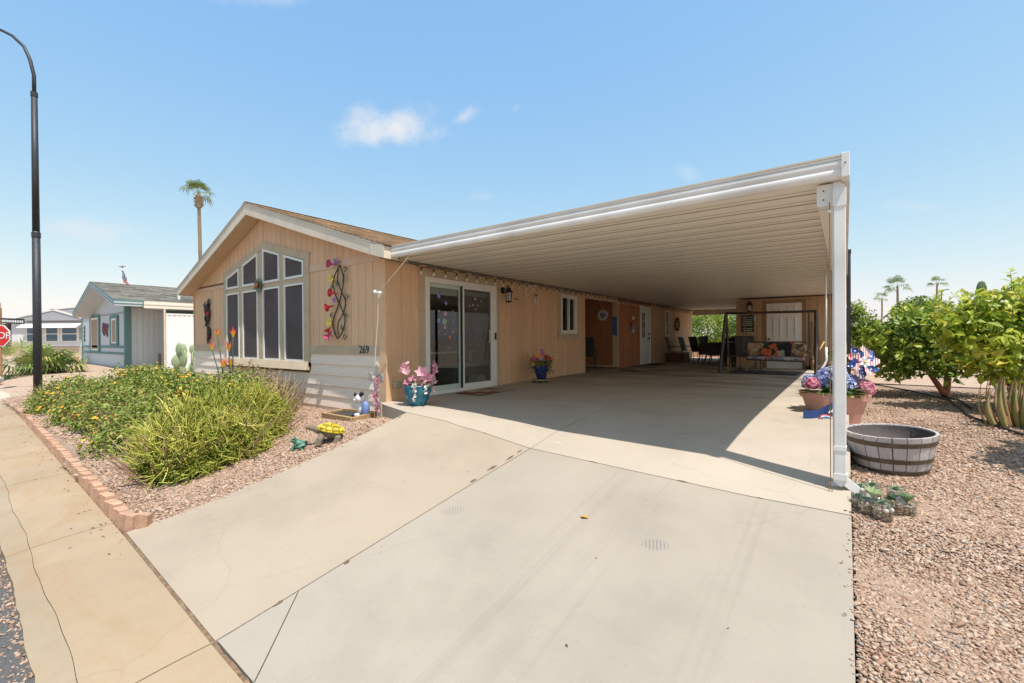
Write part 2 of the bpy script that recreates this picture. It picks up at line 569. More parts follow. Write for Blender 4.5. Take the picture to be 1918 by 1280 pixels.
def z_left(x, y):
    far = ip(y, [1.0, 1.3, 4.5], [-.58, -.52, -.28])
    near = ip(y, LY, LZ) - .045
    if y > 3.4: near = max(-.24, near) if y < 4 else -.14
    near = min(near, -.13)
    t = ip(x, [-7.0, -4.8], [0, 1])
    return far * (1 - t) + near * t
def z_right(x, y):
    return ip(y, [-3, 0, 1, 1.5, 2.5, 3.2, 4, 5, 6, 8, 12, 20], [-.71, -.70, -.675, -.612, -.488, -.398, -.308, -.25, -.2, -.1, -.05, -.02])
def y_in(x): return .85 - .0347 * x
def y_out(x): return .25 - .029 * x

def grid_slab(x0, x1, y0f, y1f, zf, nx, ny, thick):
    """slab with a shaped top and vertical sides; y0f, y1f are functions of x"""
    mb = MB(); top = []
    for j in range(ny + 1):
        for i in range(nx + 1):
            x = x0 + (x1 - x0) * i / nx
            a, b = y0f(x), y1f(x)
            y = a + (b - a) * j / ny
            top.append((x, y, zf(x, y)))
    w = nx + 1
    fs = [(j * w + i, j * w + i + 1, (j + 1) * w + i + 1, (j + 1) * w + i) for j in range(ny) for i in range(nx)]
    ring = [i for i in range(w)] + [j * w + nx for j in range(1, ny + 1)] + [ny * w + i for i in range(nx - 1, -1, -1)] + [j * w for j in range(ny - 1, 0, -1)]
    n = len(top)
    bot = [(top[i][0], top[i][1], top[i][2] - thick) for i in ring]
    k = len(ring)
    fs += [(ring[i], n + i, n + (i + 1) % k, ring[(i + 1) % k]) for i in range(k)]
    return mb.add(top + bot, fs)

K = lambda c: (lambda x: c)
def setting(name):
    o = root(name, None, None, (0, 0, 0)); o['kind'] = 'structure'
    return o

far = MB(); far.add([(-900, -600, -.8), (900, -600, -.8), (900, 1500, -.8), (-900, 1500, -.8)], [(0, 1, 2, 3)])
g = obj('ground', far, M_FAR); g['kind'] = 'structure'

def sheet(name, x0, x1, y0, y1, zf, nx, ny, m):
    mb = MB()
    vs = [(x0 + (x1 - x0) * i / nx, y0 + (y1 - y0) * j / ny) for j in range(ny + 1) for i in range(nx + 1)]
    mb.add([(x, y, zf(x, y) + .012 * (mnoise.noise(Vector((x * 1.7, y * 1.7, 0))))) for x, y in vs],
           [(j * (nx + 1) + i, j * (nx + 1) + i + 1, (j + 1) * (nx + 1) + i + 1, (j + 1) * (nx + 1) + i) for j in range(ny) for i in range(nx)])
    o = obj(name, mb, m, smooth=True); o['kind'] = 'structure'
    return o
sheet('gravel_yard', -18.25, -4.79, .98, 4.62, lambda x, y: z_left(x, max(y, y_in(x))) if y > y_in(x) + .03 else -.72, 80, 40, M_GRV)
sheet('side_yard', .045, 5, -2.5, 12.5, z_right, 20, 60, M_GRV)
sheet('far_side_yard', .045, 60, 12.5, 120, lambda x, y: -.03, 30, 50, M_GR2)
sheet('east_yard', 5, 60, -2.5, 12.5, lambda x, y: z_right(x, y), 30, 20, M_GR2)
sheet('neighbor_yard', -70, -18.25, 1.55, 40, lambda x, y: ip(x, [-40, -26, -18.25], [-.25, -.35, -.55]) if y > 2.2 else -.6, 40, 30, M_GR2)
sheet('back_yard', -40, .045, 22.3, 60, lambda x, y: -.05, 20, 20, M_GR2)
sheet('gravel_strip', -18.25, -14.2, 4.62, 40, lambda x, y: -.3, 6, 20, M_GR2)
st = MB(); st.add([(-80, -30, -.72), (60, -30, -.72), (60, y_out(60) + .02, -.715), (-80, y_out(-80) + .02, -.715)], [(0, 1, 2, 3)])
o = obj('street', st, M_ASP); o['kind'] = 'structure'
sheet('opposite_bounce_yard', -80, 60, -60, -9, lambda x, y: -.66, 20, 10, M_GR2)  # unseen yard across the street, added to bounce light onto the house front

# ---- driveway and carport slab, one object for each poured panel
dw = setting('driveway')
gap = .006
chips = MB()
for (x, y, L, w, al) in ((-2.80, 3.86, .10, .012, 1), (-2.79, 3.70, .16, .014, 1), (-2.80, 3.40, .2, .022, 1), (-2.78, 3.1, .09, .016, 1), (-2.74, 1.75, .05, .02, 1), (-2.745, 1.3, .06, .014, 1), (-2.0, 4.0, .09, .012, 0), (-1.15, 4.002, .12, .016, 0), (-.55, 3.998, .06, .01, 0), (-3.4, 4.0, .05, .01, 0)):
    n_ = 9; b_ = len(chips.v); pts = []
    for k in range(n_):
        a = 6.2832 * k / n_; r_ = random.uniform(.6, 1.25); px_, py_ = (w * r_ * math.cos(a), L * .5 * r_ * math.sin(a)) if al else (L * .5 * r_ * math.cos(a), w * r_ * math.sin(a))
        pts.append((x + px_, y + py_, z_conc(x + px_, y + py_) + .0025))
    chips.add(pts, [tuple(range(n_))])
o_ = obj('joint_chips', chips, M_DIRT, dw); o_['kind'] = 'stuff'
fill = MB(); fill.add([(-4.76, y_in(-4.78) - .05, -.70), (.02, y_in(0) - .05, -.72), (.02, 4, -.36), (-4.76, 4, -.12)], [(0, 1, 2, 3)])
obj('joint_fill', fill, M_DIRT, dw)
obj('slab', grid_slab(-4.78, -2.75 - gap, lambda x: y_in(x) + .022, K(4 - gap), z_apron, 14, 24, .16), M_APL, dw)
# the small corner wedge cut off by a diagonal joint
def y_diag(x): return ip(x, [-2.75, -2.27], [1.43, y_in(-2.27) + .03])
obj('slab', grid_slab(-2.75 + gap, -2.28, lambda x: y_in(x) + .03, lambda x: max(y_diag(x) - .005, y_in(x) + .035), z_apron, 6, 6, .16), M_APR, dw)
obj('slab', grid_slab(-2.75 + gap, -2.27, lambda x: max(y_diag(x) + .005, y_in(x) + .03), K(4 - gap), z_apron, 6, 24, .16), M_APR, dw)
obj('slab', grid_slab(-2.27, .03, lambda x: y_in(x) + .022, K(4 - gap), z_apron, 14, 24, .16), M_APR, dw)
cs = setting('carport_slab')
fl = MB(); fl.add([(-5.0, 4.03, -.3), (.02, 4.03, -.34), (.02, 7, -.13), (-5.84, 7, -.1)], [(0, 1, 2, 3)])
fl.add([(-5.84, 7, -.03), (.02, 7, -.03), (.02, 22, -.03), (-5.84, 22, -.03)], [(0, 1, 2, 3)])
obj('joint_fill', fl, M_DIRT, cs)
for (xa, xb) in ((-5.845, -2.75 - .004), (-2.75 + .004, .03)):
    for (ya, yb) in ((4 + gap, 10.1), (10.11, 16.2), (16.21, 22.3)):
        obj('slab', grid_slab(xa, xb, (lambda x: 4.006 + max(0, -4.8 - x) * .31) if ya < 5 else K(ya), K(yb), z_slab, 24 if ya < 5 else 6, 36 if ya < 5 else 8, .2), M_SLB, cs)
fl = MB(); fl.box(-7.2, -5.85, 11.25, 13.5, -.1, .025); obj('porch_floor', fl, M_SLB, cs)

sw = setting('sidewalk')
sf = MB(); sf.add([(-30, y_out(-30) + .02, -.70), (6, y_out(6) + .02, -.73), (6, y_in(6) + .06, -.73), (-30, y_in(-30) + .06, -.68)], [(0, 1, 2, 3)])
obj('joint_fill', sf, M_DIRT, sw)
def z_walk(x, y):
    t = (y - y_out(x)) / (y_in(x) - y_out(x))
    return ip(x, [-18, -4.8, -2.75, 4], [-.62, -.612, -.655, -.68]) - .05 * (1 - t) ** 2
xs = [4, 1.6, -.4, -2.75, -5.15, -7.6, -10.1, -12.6, -15.1, -18.3]
for a, b in zip(xs[1:], xs[:-1]):
    obj('slab', grid_slab(a + .006, b - .006, lambda x: y_out(x) + .13 + .010 * math.sin(x * 3.1) + .003 * math.sin(x * 11), y_in, z_walk, 24, 6, .14), M_SWK, sw)
    obj('gutter', grid_slab(a + .004, b - .004, lambda x: y_out(x) + .014 * mnoise.noise(Vector((x * 2.1, 3, 0))) + .007 * mnoise.noise(Vector((x * 9, 7, 0))), lambda x: y_out(x) + .1275 + .010 * math.sin(x * 3.1) + .003 * math.sin(x * 11), lambda x, y: z_walk(x, y) - .003, 60, 2, .06), M_GUT, sw)
nd_ = MB()
nd_.prism([(-18.3, 1.0, -.6), (-18.3, 1.75, -.6), (-23, 1.95, -.58), (-30, 5.6, -.45), (-33, 5.6, -.45), (-30, 1.2, -.6)], (0, 0, -.2))
o = obj('neighbor_driveway', nd_, concrete('concrete_neighbor', (.5, .43, .33), (.5, .42, .3))); o['kind'] = 'structure'
ds_ = MB(); n_ = 90
for i in range(n_ + 1):
    x = -4.79 + 4.82 * i / n_; q = random.uniform(-.006, .006)
    ds_.v += [(x, y_in(x) - .003, z_walk(x, y_in(x)) - .006 + q * .3), (x, y_in(x) + .024, z_apron(x, y_in(x) + .03) - .008 + q)]; ds_.t += [.5, .5]
ds_.f = [(2 * i, 2 * i + 2, 2 * i + 3, 2 * i + 1) for i in range(n_)]
obj('joint_dirt', ds_, mat('brown_joint_dirt', (.20, .13, .075), .95, .5, 26, bmp=.7), dw)

# ---- loose gravel: angular pebbles as real stones
def pebbles(name, n, sampler, zf, size, sink=.25):
    P = sampler(n); n = len(P)
    base = np.array([(-1, -1, -1), (1, -1, -1), (1, 1, -1), (-1, 1, -1), (-1, -1, 1), (1, -1, 1), (1, 1, 1), (-1, 1, 1)], float) * .5
    V = np.repeat(base[None], n, 0)
    V = V * (1 + RNG.uniform(-.38, .38, V.shape))
    V[:, 4:, :2] *= RNG.uniform(.45, .95, (n, 1, 1))
    s = size * RNG.lognormal(0, .32, (n, 1, 1))
    V = V * s * np.stack([RNG.uniform(1.0, 2.0, n), RNG.uniform(.55, 1.1, n), RNG.uniform(.28, .62, n)], 1)[:, None, :]
    e = RNG.uniform(-.5, .5, (n, 2)); az = RNG.uniform(0, 6.283, n)
    cx, sx = np.cos(e[:, 0]), np.sin(e[:, 0]); cy, sy = np.cos(e[:, 1]), np.sin(e[:, 1]); cz, sz = np.cos(az), np.sin(az)
    Rm = np.empty((n, 3, 3))
    Rm[:, 0, 0] = cz * cy; Rm[:, 0, 1] = cz * sy * sx - sz * cx; Rm[:, 0, 2] = cz * sy * cx + sz * sx
    Rm[:, 1, 0] = sz * cy; Rm[:, 1, 1] = sz * sy * sx + cz * cx; Rm[:, 1, 2] = sz * sy * cx - cz * sx
    Rm[:, 2, 0] = -sy; Rm[:, 2, 1] = cy * sx; Rm[:, 2, 2] = cy * cx
    V = np.einsum('nij,nkj->nki', Rm, V)
    z = np.array([zf(x, y) for x, y in P])
    V += np.stack([P[:, 0], P[:, 1], z + s[:, 0, 0] * sink * RNG.uniform(.2, 1.6, n)], 1)[:, None, :]
    F = np.array([(0, 3, 2, 1), (4, 5, 6, 7), (0, 1, 5, 4), (1, 2, 6, 5), (2, 3, 7, 6), (3, 0, 4, 7)])
    F = (F[None] + (np.arange(n) * 8)[:, None, None]).reshape(-1, 4)
    t = np.clip(np.repeat(RNG.beta(1.6, 1.6, n), 8), 0, 1)
    o = np_obj(name, np_mesh(name, V.reshape(-1, 3), F, t), M_PEB)
    o['kind'] = 'stuff'
    return o
def samp_right(n):
    y = RNG.uniform(2.35, 5.2, n); x = RNG.uniform(.036, 1.3, n)
    k = (x < (y * .235 + .12))
    return np.stack([x, y], 1)[k]
def samp_right2(n):
    y = 5.2 + 6.5 * RNG.power(1.0, n) ** 1.3; x = RNG.uniform(.04, 3.0, n)
    k = (x < (y * .24 + .1))
    return np.stack([x, y], 1)[k]
pebbles('gravel', 30000, samp_right, z_right, .0108)
pebbles('gravel', 40000, samp_right2, z_right, .0135)
def samp_wide(n):
    y = RNG.uniform(-1.2, 5.4, n); x = .036 + 4.2 * RNG.uniform(0, 1, n) ** 1.3
    k = (x > (y * .235 + .08)) | (y < 2.4)
    return np.stack([x, y], 1)[k]
def samp_wide2(n):
    y = RNG.uniform(5.2, 12.4, n); x = RNG.uniform(.8, 5, n)
    k = x > (y * .24 + .05)
    return np.stack([x, y], 1)[k]
pebbles('gravel', 34000, samp_wide, z_right, .0155)
pebbles('gravel', 20000, samp_wide2, z_right, .021)
def samp_left(n):
    x = -4.8 - 3.2 * RNG.uniform(0, 1, n) ** 1.15; y = RNG.uniform(1.1, 4.48, n)
    return np.stack([x, y], 1)
def samp_left2(n):
    x = RNG.uniform(-17.8, -8, n); y = RNG.uniform(1.35, 4.4, n)
    k = (y < 2.2) | (RNG.uniform(0, 1, n) < .12)
    return np.stack([x, y], 1)[k]
pebbles('gravel', 42000, samp_left, z_left, .0138)
pebbles('gravel', 26000, samp_left2, z_left, .024)
def samp_kerb(n):
    x = RNG.uniform(-7, -1.2, n)
    return np.stack([x, y_out(x) - RNG.beta(1.1, 3.5, n) * .16 + .01], 1)
def samp_spill(n):
    y = RNG.uniform(1.2, 6.5, n); x = .03 - np.abs(RNG.normal(0, .035, n)) + .02
    return np.stack([x, y], 1)
pebbles('gravel', 110, samp_spill, lambda x, y: z_conc(min(x, .03), y) + .002 if x < .03 else z_right(x, y) + .02, .009)
def samp_spill2(n):
    y = RNG.uniform(1.2, 3.9, n); x = -4.79 + np.abs(RNG.normal(0, .05, n)) - .02
    return np.stack([x, y], 1)
pebbles('gravel', 120, samp_spill2, lambda x, y: z_conc(max(x, -4.78), y) + .002 if x > -4.78 else z_left(x, y) + .02, .010)
pebbles('street_gravel', 800, samp_kerb, lambda x, y: -.715, .011)

# ------------------------------------------------------------------ house
M_SID = mat('tan_siding', (.71, .455, .275), .75, .09, 5, (6, 6, .6), bmp=.25, bscale=30, tint=.05)
M_LAP = mat('cream_lap_siding', (.87, .73, .60), .75, .06, 4, (.5, 6, 6), bmp=.2, bscale=30, tint=.04)
M_TRM = mat('olive_trim', (.52, .41, .28), .75, .1, 5, bmp=.15)
M_BLT = mat('tan_trim', (.66, .46, .32), .75, .07, 5, bmp=.15)
M_FAS = mat('fascia_paint', (.70, .60, .48), .7, .08, 4, dirt=.12)
M_SHG = mat('brown_shingle', (.26, .17, .10), .95, .3, 14, bmp=.6, bscale=90, tint=.5)
M_WHT = mat('white_vinyl', (.78, .76, .71), .45, .04, 6)
M_GRN = mat('greenish_frame', (.52, .62, .55), .45, .05, 6)
M_SCR = mat('sun_screen', (.11, .088, .085), .7, .18, 1.5, (1, 1, 1), bmp=.3, bscale=500, spec=.12)
M_DRK = mat('dark_sheathing', (.24, .15, .09), .9, .2, 6)
M_BLK = mat('black_metal', (.02, .02, .022), .45, .2, 12)
M_NVY = mat('navy_numerals', (.015, .02, .06), .5, .1, 8)
M_GLS = glass_mat('window_glass', (.82, .86, .86), .0)
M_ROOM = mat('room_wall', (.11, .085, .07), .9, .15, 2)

XW, YF = -5.85, 4.5
HX0 = -14.0
house = root('tan_house', 'tan manufactured home with arched gable window and cream lap siding', 'house', (-9.9, 4.5, -.3))

def roof_under(x):
    """height of the wall top at the gable front"""
    return 3.63 - abs(x + 10.05) * (.347 if x < -10.05 else .308)
def win_top(x):
    return 3.108 - abs(x + 10.0) * .25

gw = obj('gable_wall', MB().prism([(HX0 + .01, YF + .02, .6), (-5.87, YF + .02, .6), (-5.87, YF + .02, 2.31), (-10.05, YF + .02, 3.62), (HX0 + .01, YF + .02, 2.26)], (0, .1, 0)), M_DRK, house)
def plank(x0, x1, za0, za1, zb0, zb1, y=YF, t=.022):
    mb = MB()
    mb.prism([(x0, y, za0), (x1, y, za1), (x1, y, zb1), (x0, y, zb0)], (0, t, 0), random.random())
    return mb
px = -5.995
G = .0045
while px > HX0 + .05:
    x1, x0 = px - G, max(px - .2035, HX0 + .03) + G
    inwin = x0 < -8.13 and x1 > -12.0
    if not inwin:
        obj('plank', plank(x0, x1, .885, .885, 2.275, 2.275), M_SID, gw)
        zt0, zt1 = roof_under(x0), roof_under(x1)
        if min(zt0, zt1) > 2.38:
            obj('plank', plank(x0, x1, 2.40, 2.40, zt0, zt1), M_SID, gw)
    else:
        xa, xb = x0, x1
        zb0, zb1 = max(2.40, win_top(xa)), max(2.40, win_top(xb))
        obj('plank', plank(xa, xb, zb0 + .0, zb1 + .0, roof_under(xa), roof_under(xb)), M_SID, gw)
        if x0 < -12.0 or x1 > -8.13:
            c0, c1 = (x0, -12.0) if x0 < -12.0 else (-8.13, x1)
            if c1 - c0 > .02:
                obj('plank', plank(c0, c1, .885, .885, 2.275, 2.275), M_SID, gw)
                obj('plank', plank(c0, c1, 2.40, 2.40, zb0 - .002, zb1 - .002), M_SID, gw)
    px -= .2035
obj('belt_board', MB().box(-8.13, -6.0, YF - .014, YF + .02, 2.27, 2.405), M_BLT, gw)
obj('belt_board', MB().box(HX0 + .03, -12.0, YF - .014, YF + .02, 2.262, 2.345), M_BLT, gw)
obj('trim_band', MB().box(-8.13, -6.003, YF - .016, YF + .02, .735, .888), M_TRM, gw)
obj('trim_band', MB().box(HX0 + .03, -12.0, YF - .016, YF + .02, .738, .886), M_TRM, gw)
obj('trim_strip', MB().box(-10.015, -9.985, YF - .008, YF + .02, 3.09, 3.6), M_BLT, gw)
obj('corner_board', MB().box(-6.0, -5.848, YF - .024, YF + .10, -.13, 2.3), M_SID, gw)
obj('corner_board', MB().box(HX0 - .01, HX0 + .03, YF - .018, YF + .1, .74, 2.28), M_SID, gw)
# lap boards: each course leans out over the one below
zs = [.735, .547, .355, .165, -.026, -.218, -.33]
lw = obj('lap_wall', MB().box(HX0 + .02, -5.87, YF + .03, YF + .12, -.4, .73), M_DRK, house)
for a, b in zip(zs[:-1], zs[1:]):
    for (xa, xb) in ((HX0 - .005, -11.2), (-11.197, -8.5), (-8.497, -6.003)):
        if b > .43 - .01 or True:
            # boards stop at the window trim where they meet it
            segs = [(xa, xb)]
            if a > .44:
                out = []
                for (p, q) in segs:
                    if p < -12.0: out.append((p, min(q, -12.02)))
                    if q > -8.11: out.append((max(p, -8.135), q))
                segs = out
            for (p, q) in segs:
                if q - p < .05: continue
                mb = MB()
                mb.prism([(p, YF + .03, a + .012), (p, YF + .006, a + .012), (p, YF - .016, b), (p, YF + .03, b)], (q - p, 0, 0), random.random())
                obj('lap_board', mb, M_LAP, lw)

# gable window
wt = MB()
def ring_board(x0, x1, z0a, z0b, z1a, z1b, y0=YF - .03, t=.05):
    wt.prism([(x0, y0, z0a), (x1, y0, z0b), (x1, y0, z1b), (x0, y0, z1a)], (0, t, 0))
ring_board(-12.0, -11.87, .43, .58, 2.605, 2.64)
ring_board(-8.315, -8.13, .58, .426, 2.687, 2.641)
ring_board(-12.0, -10.0, .42, .42, .575, .575, YF - .05, .07)
ring_board(-10.0, -8.13, .42, .42, .575, .575, YF - .05, .07)
ring_board(-11.87, -10.0, 2.5 - .025, 2.95, 2.64, 3.108)
ring_board(-10.0, -8.315, 2.95, 2.535, 3.108, 2.687)
cols = [(-11.86, -11.175), (-10.995, -10.245), (-10.0, -9.275), (-9.08, -8.325)]
for (a, b) in zip([c[1] for c in cols[:-1]], [c[0] for c in cols[1:]]):
    zt = lambda x: 2.955 - abs(x + 10.0) * .25
    ring_board(a - .012, b + .012, .575, .575, zt(a), zt(b), YF - .02, .04)
for (a, b) in cols:
    ring_board(a, b, 2.098, 2.098, 2.205, 2.205, YF - .018, .036)
wt.prism([(-12.0, YF - .05, .58), (-8.13, YF - .05, .58), (-8.13, YF - .11, .425), (-12.0, YF - .11, .425)], (0, .05, 0))
gwin = obj('gable_window', wt, M_TRM, house)
def wframe(poly, wdt, y, t, parent, m, name='window_frame'):
    """frame between a polygon in X-Z and the same polygon moved inwards"""
    n = len(poly); P = [Vector((p[0], p[1])) for p in poly]
    ctr = sum(P, Vector((0, 0))) / n
    ins = []
    for i in range(n):
        a, b, c = P[i - 1], P[i], P[(i + 1) % n]
        d1 = (b - a).normalized(); d2 = (c - b).normalized()
        n1 = Vector((-d1.y, d1.x)); n2 = Vector((-d2.y, d2.x))
        if n1.dot(ctr - b) < 0: n1 = -n1
        if n2.dot(ctr - b) < 0: n2 = -n2
        k = 1 + n1.dot(n2)
        ins.append(b + (n1 + n2) * (wdt / k))
    mb = MB()
    for i in range(n):
        j = (i + 1) % n
        mb.prism([(P[i].x, y, P[i].y), (P[j].x, y, P[j].y), (ins[j].x, y, ins[j].y), (ins[i].x, y, ins[i].y)], (0, t, 0))
    f = obj(name, mb, m, parent)
    return f, ins
for i, (a, b) in enumerate(cols):
    f, ins = wframe([(a, .578), (b, .578), (b, 2.098), (a, 2.098)], .035, YF - .036, .05, gwin, M_WHT)
    mb = MB(); mb.prism([(p.x, YF - .012, p.y) for p in ins], (0, .008, 0)); obj('sun_screen', mb, M_SCR, gwin)
    zt = lambda x: 2.95 - abs(x + 10.0) * .255
    f, ins = wframe([(a, 2.207), (b, 2.207), (b, zt(b)), (a, zt(a))], .045, YF - .036, .05, gwin, M_WHT)
    mb = MB(); mb.prism([(p.x, YF - .012, p.y) for p in ins], (0, .008, 0)); obj('sun_screen', mb, M_SCR, gwin)

# roof: fascia boards, soffit, shingles
RX, YR0, YR1 = -10.07, 4.17, 22.4
def rz(x): return 3.875 - abs(x - RX) * (.368 if x < RX else .322)
XL, XR = -14.12, -5.46
roof = obj('roof', MB().prism([(XL + .02, YR0 + .03, rz(XL) - .03), (RX, YR0 + .03, rz(RX) - .03), (XR - .02, YR0 + .03, rz(XR) - .03), (XR - .02, YR0 + .03, rz(XR) - .07), (RX, YR0 + .03, rz(RX) - .09), (XL + .02, YR0 + .03, rz(XL) - .07)], (0, YR1 - YR0 - .03, 0)), M_DRK, house)
fb = MB()
fb.prism([(XL, YR0, rz(XL) - .012), (RX, YR0, rz(RX) - .02), (RX, YR0, rz(RX) - .245), (XL + .02, YR0, rz(XL) - .18)], (0, .03, 0))
obj('fascia_board', fb, M_FAS, roof)
fb = MB(); fb.prism([(RX + .004, YR0, rz(RX) - .02), (-7.66, YR0, rz(-7.66) - .02), (-7.66, YR0, rz(-7.66) - .235), (RX + .004, YR0, rz(RX) - .245)], (0, .03, 0))
obj('fascia_board', fb, M_FAS, roof)
fb = MB(); fb.prism([(-7.655, YR0, rz(-7.655) - .02), (-5.80, YR0, rz(-5.8) - .02), (-5.80, YR0, rz(-5.8) - .215), (-7.655, YR0, rz(-7.655) - .235)], (0, .03, 0))
obj('fascia_board', fb, M_FAS, roof)
obj('fascia_return', MB().prism([(-5.795, YR0 - .012, 2.46), (XR, YR0 - .012, 2.375), (XR, YR0 - .012, 2.195), (-5.795, YR0 - .012, 2.285)], (0, .26, 0)), mat('cream_return', (.66, .58, .46), .65, .05, 5), roof)
fl = MB()
for (a, b) in ((XL, RX), (RX, XR)):
    fl.prism([(a, YR0 - .012, rz(a) + .012), (b, YR0 - .012, rz(b) + .012), (b, YR0 - .012, rz(b) - .022), (a, YR0 - .012, rz(a) - .022)], (0, .012, 0))
obj('drip_edge', fl, mat('drip_edge', (.70, .64, .54), .5, .05, 4), roof)
sf = MB()
sf.prism([(XL + .03, YR0 + .03, rz(XL) - .165), (RX, YR0 + .03, rz(RX) - .235), (XR - .02, YR0 + .03, rz(XR) - .20), (XR - .02, YR0 + .03, rz(XR) - .18), (RX, YR0 + .03, rz(RX) - .215), (XL + .03, YR0 + .03, rz(XL) - .145)], (0, YF - YR0 + .1, 0))
sf.box(XL + .03, HX0 + .02, YF, 22.3, 2.2, 2.215)
obj('soffit', sf, M_BLT, roof)
ef = MB(); ef.box(XL, XL + .02, YR0, YR1, rz(XL) - .19, rz(XL) - .02); obj('eave_board', ef, M_FAS, roof)
sh = MB()
for side in (-1, 1):
    L = (RX - XL if side < 0 else XR - RX) + .03
    sl_ = .368 if side < 0 else .322
    nrow = int(L / .14)
    for r in range(nrow):
        xa = RX + side * (L - r * .14); xb = RX + side * (L - (r + 1) * .14 - .03)
        y = YR0 - .014 + random.uniform(0, .1)
        ya = YR0 - .014
        lim = YR1 if side > 0 else 9
        step = .28
        while ya < lim:
            yb = min(ya + step * random.uniform(.8, 1.25), lim)
            za = 3.875 - abs(xa - RX) * sl_ + .018; zb = 3.875 - abs(xb - RX) * sl_ + .008
            sh.prism([(xa, ya, za), (xb, ya, zb), (xb, ya, zb - .016), (xa, ya, za - .018)], (0, yb - ya - .006, 0), random.random())
            ya = yb
            if ya > 10: step = .9
so_ = obj('shingles', sh, M_SHG, roof); so_['kind'] = 'stuff'
rc = MB(); rc.prism([(RX - .12, YR0 - .01, rz(RX) - .01), (RX, YR0 - .01, rz(RX) + .035), (RX + .12, YR0 - .01, rz(RX) - .005)], (0, YR1 - YR0, 0), .4)
obj('ridge_cap', rc, M_SHG, roof)
sk = MB(); sk.obox((-7.15, 6.9, rz(-7.15) + .1), (.32, .28, .035), Matrix.Rotation(.31, 3, 'Y')); sk.obox((-7.15, 6.9, rz(-7.15) + .045), (.28, .24, .04), Matrix.Rotation(.31, 3, 'Y'))
obj('skylight', sk, mat('skylight', (.35, .38, .42), .3, .1, 4), roof)

# side wall under the carport
swall = MB()
open_ = [(5.30, 7.265, -.02, 2.078), (9.92, 10.76, 1.115, 2.135), (11.255, 13.49, -.02, 2.12), (15.40, 16.47, -.02, 2.16), (18.2, 18.7, 1.06, 2.1)]
YE = 22.12
def wall_boxes(mb, x0, x1, zlo, zhi, lo=YF + .1, hi=YE):
    ys = sorted({lo, hi} | {o for op in open_ for o in op[:2]})
    for a, b in zip(ys[:-1], ys[1:]):
        m_ = (a + b) / 2
        op = [o for o in open_ if o[0] <= m_ <= o[1]]
        if not op: mb.box(x0, x1, a, b, zlo, zhi)
        else:
            if op[0][2] > zlo + .02: mb.box(x0, x1, a, b, zlo, op[0][2])
            if op[0][3] < zhi: mb.box(x0, x1, a, b, op[0][3], zhi)
wall_boxes(swall, XW - .12, XW - .014, -.05, 2.36)
side = obj('side_wall', swall, M_DRK, house)
M_SID_SHADE = mat('shaded_siding', (.40, .175, .08), .75, .14, 4, (6, 6, .6), bmp=.25, bscale=30, tint=.08)  # siding paint darkened and reddened: the porch recess shade is put into the colour
def side_plank(y0, y1, z0, z1):
    mb = MB(); mb.box(XW - .014, XW + random.uniform(0, .0015), y0, y1, z0, z1, random.random())
    obj('plank', mb, M_SID_SHADE if y0 > 13.4 and y1 < 16.7 else M_SID, side)
y = YF + .10
while y < YE - .02:
    y1 = min(y + .2, YE)
    cuts = sorted({y, y1} | {o for op in open_ for o in op[:2] if y < o < y1})
    for a, b in zip(cuts[:-1], cuts[1:]):
        m_ = (a + b) / 2
        if b - a < .02: continue
        op = [o for o in open_ if o[0] <= m_ <= o[1]]
        a2, b2 = (a + .0026 if a == y else a), (b - .0026 if b == y1 else b)
        if not op: side_plank(a2, b2, .0, 2.33)
        else:
            if op[0][2] > .1: side_plank(a2, b2, .0, op[0][2])
            if op[0][3] < 2.28: side_plank(a2, b2, op[0][3], 2.33)
    y = y1
# rest of the shell
sh_ = MB()
sh_.box(HX0 + .0, HX0 + .1, YF + .1, YE, -.4, 2.35)
sh_.box(HX0, XW - .13, YE - .1, YE, -.3, 2.3)
obj('back_wall', sh_, M_SID, house)
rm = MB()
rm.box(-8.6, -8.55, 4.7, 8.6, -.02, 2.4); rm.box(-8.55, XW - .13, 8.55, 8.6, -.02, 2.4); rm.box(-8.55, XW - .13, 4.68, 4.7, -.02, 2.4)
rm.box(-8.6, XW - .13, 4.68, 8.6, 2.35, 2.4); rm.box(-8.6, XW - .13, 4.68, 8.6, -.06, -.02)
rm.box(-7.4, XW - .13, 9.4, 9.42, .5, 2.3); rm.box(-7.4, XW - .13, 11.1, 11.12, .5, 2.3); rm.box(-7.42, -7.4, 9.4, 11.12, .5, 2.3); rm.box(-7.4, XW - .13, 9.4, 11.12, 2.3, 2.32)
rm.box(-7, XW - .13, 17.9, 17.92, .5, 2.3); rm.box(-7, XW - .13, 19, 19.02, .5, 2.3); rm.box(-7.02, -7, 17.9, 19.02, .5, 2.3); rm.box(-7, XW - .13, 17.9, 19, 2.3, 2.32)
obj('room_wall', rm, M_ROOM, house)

# sliding glass door
tr = MB()
tr.box(XW - .01, XW + .018, 5.16, 5.305, .0, 2.2); tr.box(XW - .01, XW + .018, 7.262, 7.36, .0, 2.2); tr.box(XW - .01, XW + .018, 5.305, 7.262, 2.078, 2.2)
obj('door_trim', tr, M_TRM, house)
def yz_frame(y0, y1, z0, z1, w, x0, x1, wt_=None, wb=None):
    mb = MB(); wt_ = wt_ or w; wb = wb or w
    mb.box(x0, x1, y0, y0 + w, z0, z1); mb.box(x0, x1, y1 - w, y1, z0, z1)
    mb.box(x0, x1, y0 + w, y1 - w, z1 - wt_, z1); mb.box(x0, x1, y0 + w, y1 - w, z0, z0 + wb)
    return mb
sd = obj('sliding_door', yz_frame(5.306, 7.262, .004, 2.077, .085, XW - .1, XW + .03, .085, .06), M_WHT, house)
obj('door_panel', yz_frame(5.392, 6.26, .066, 1.99, .065, XW - .06, XW - .03, .07, .085), M_GRN, sd)
obj('door_panel', yz_frame(6.235, 7.176, .066, 1.99, .07, XW - .028, XW + .004, .04, .07), M_WHT, sd)
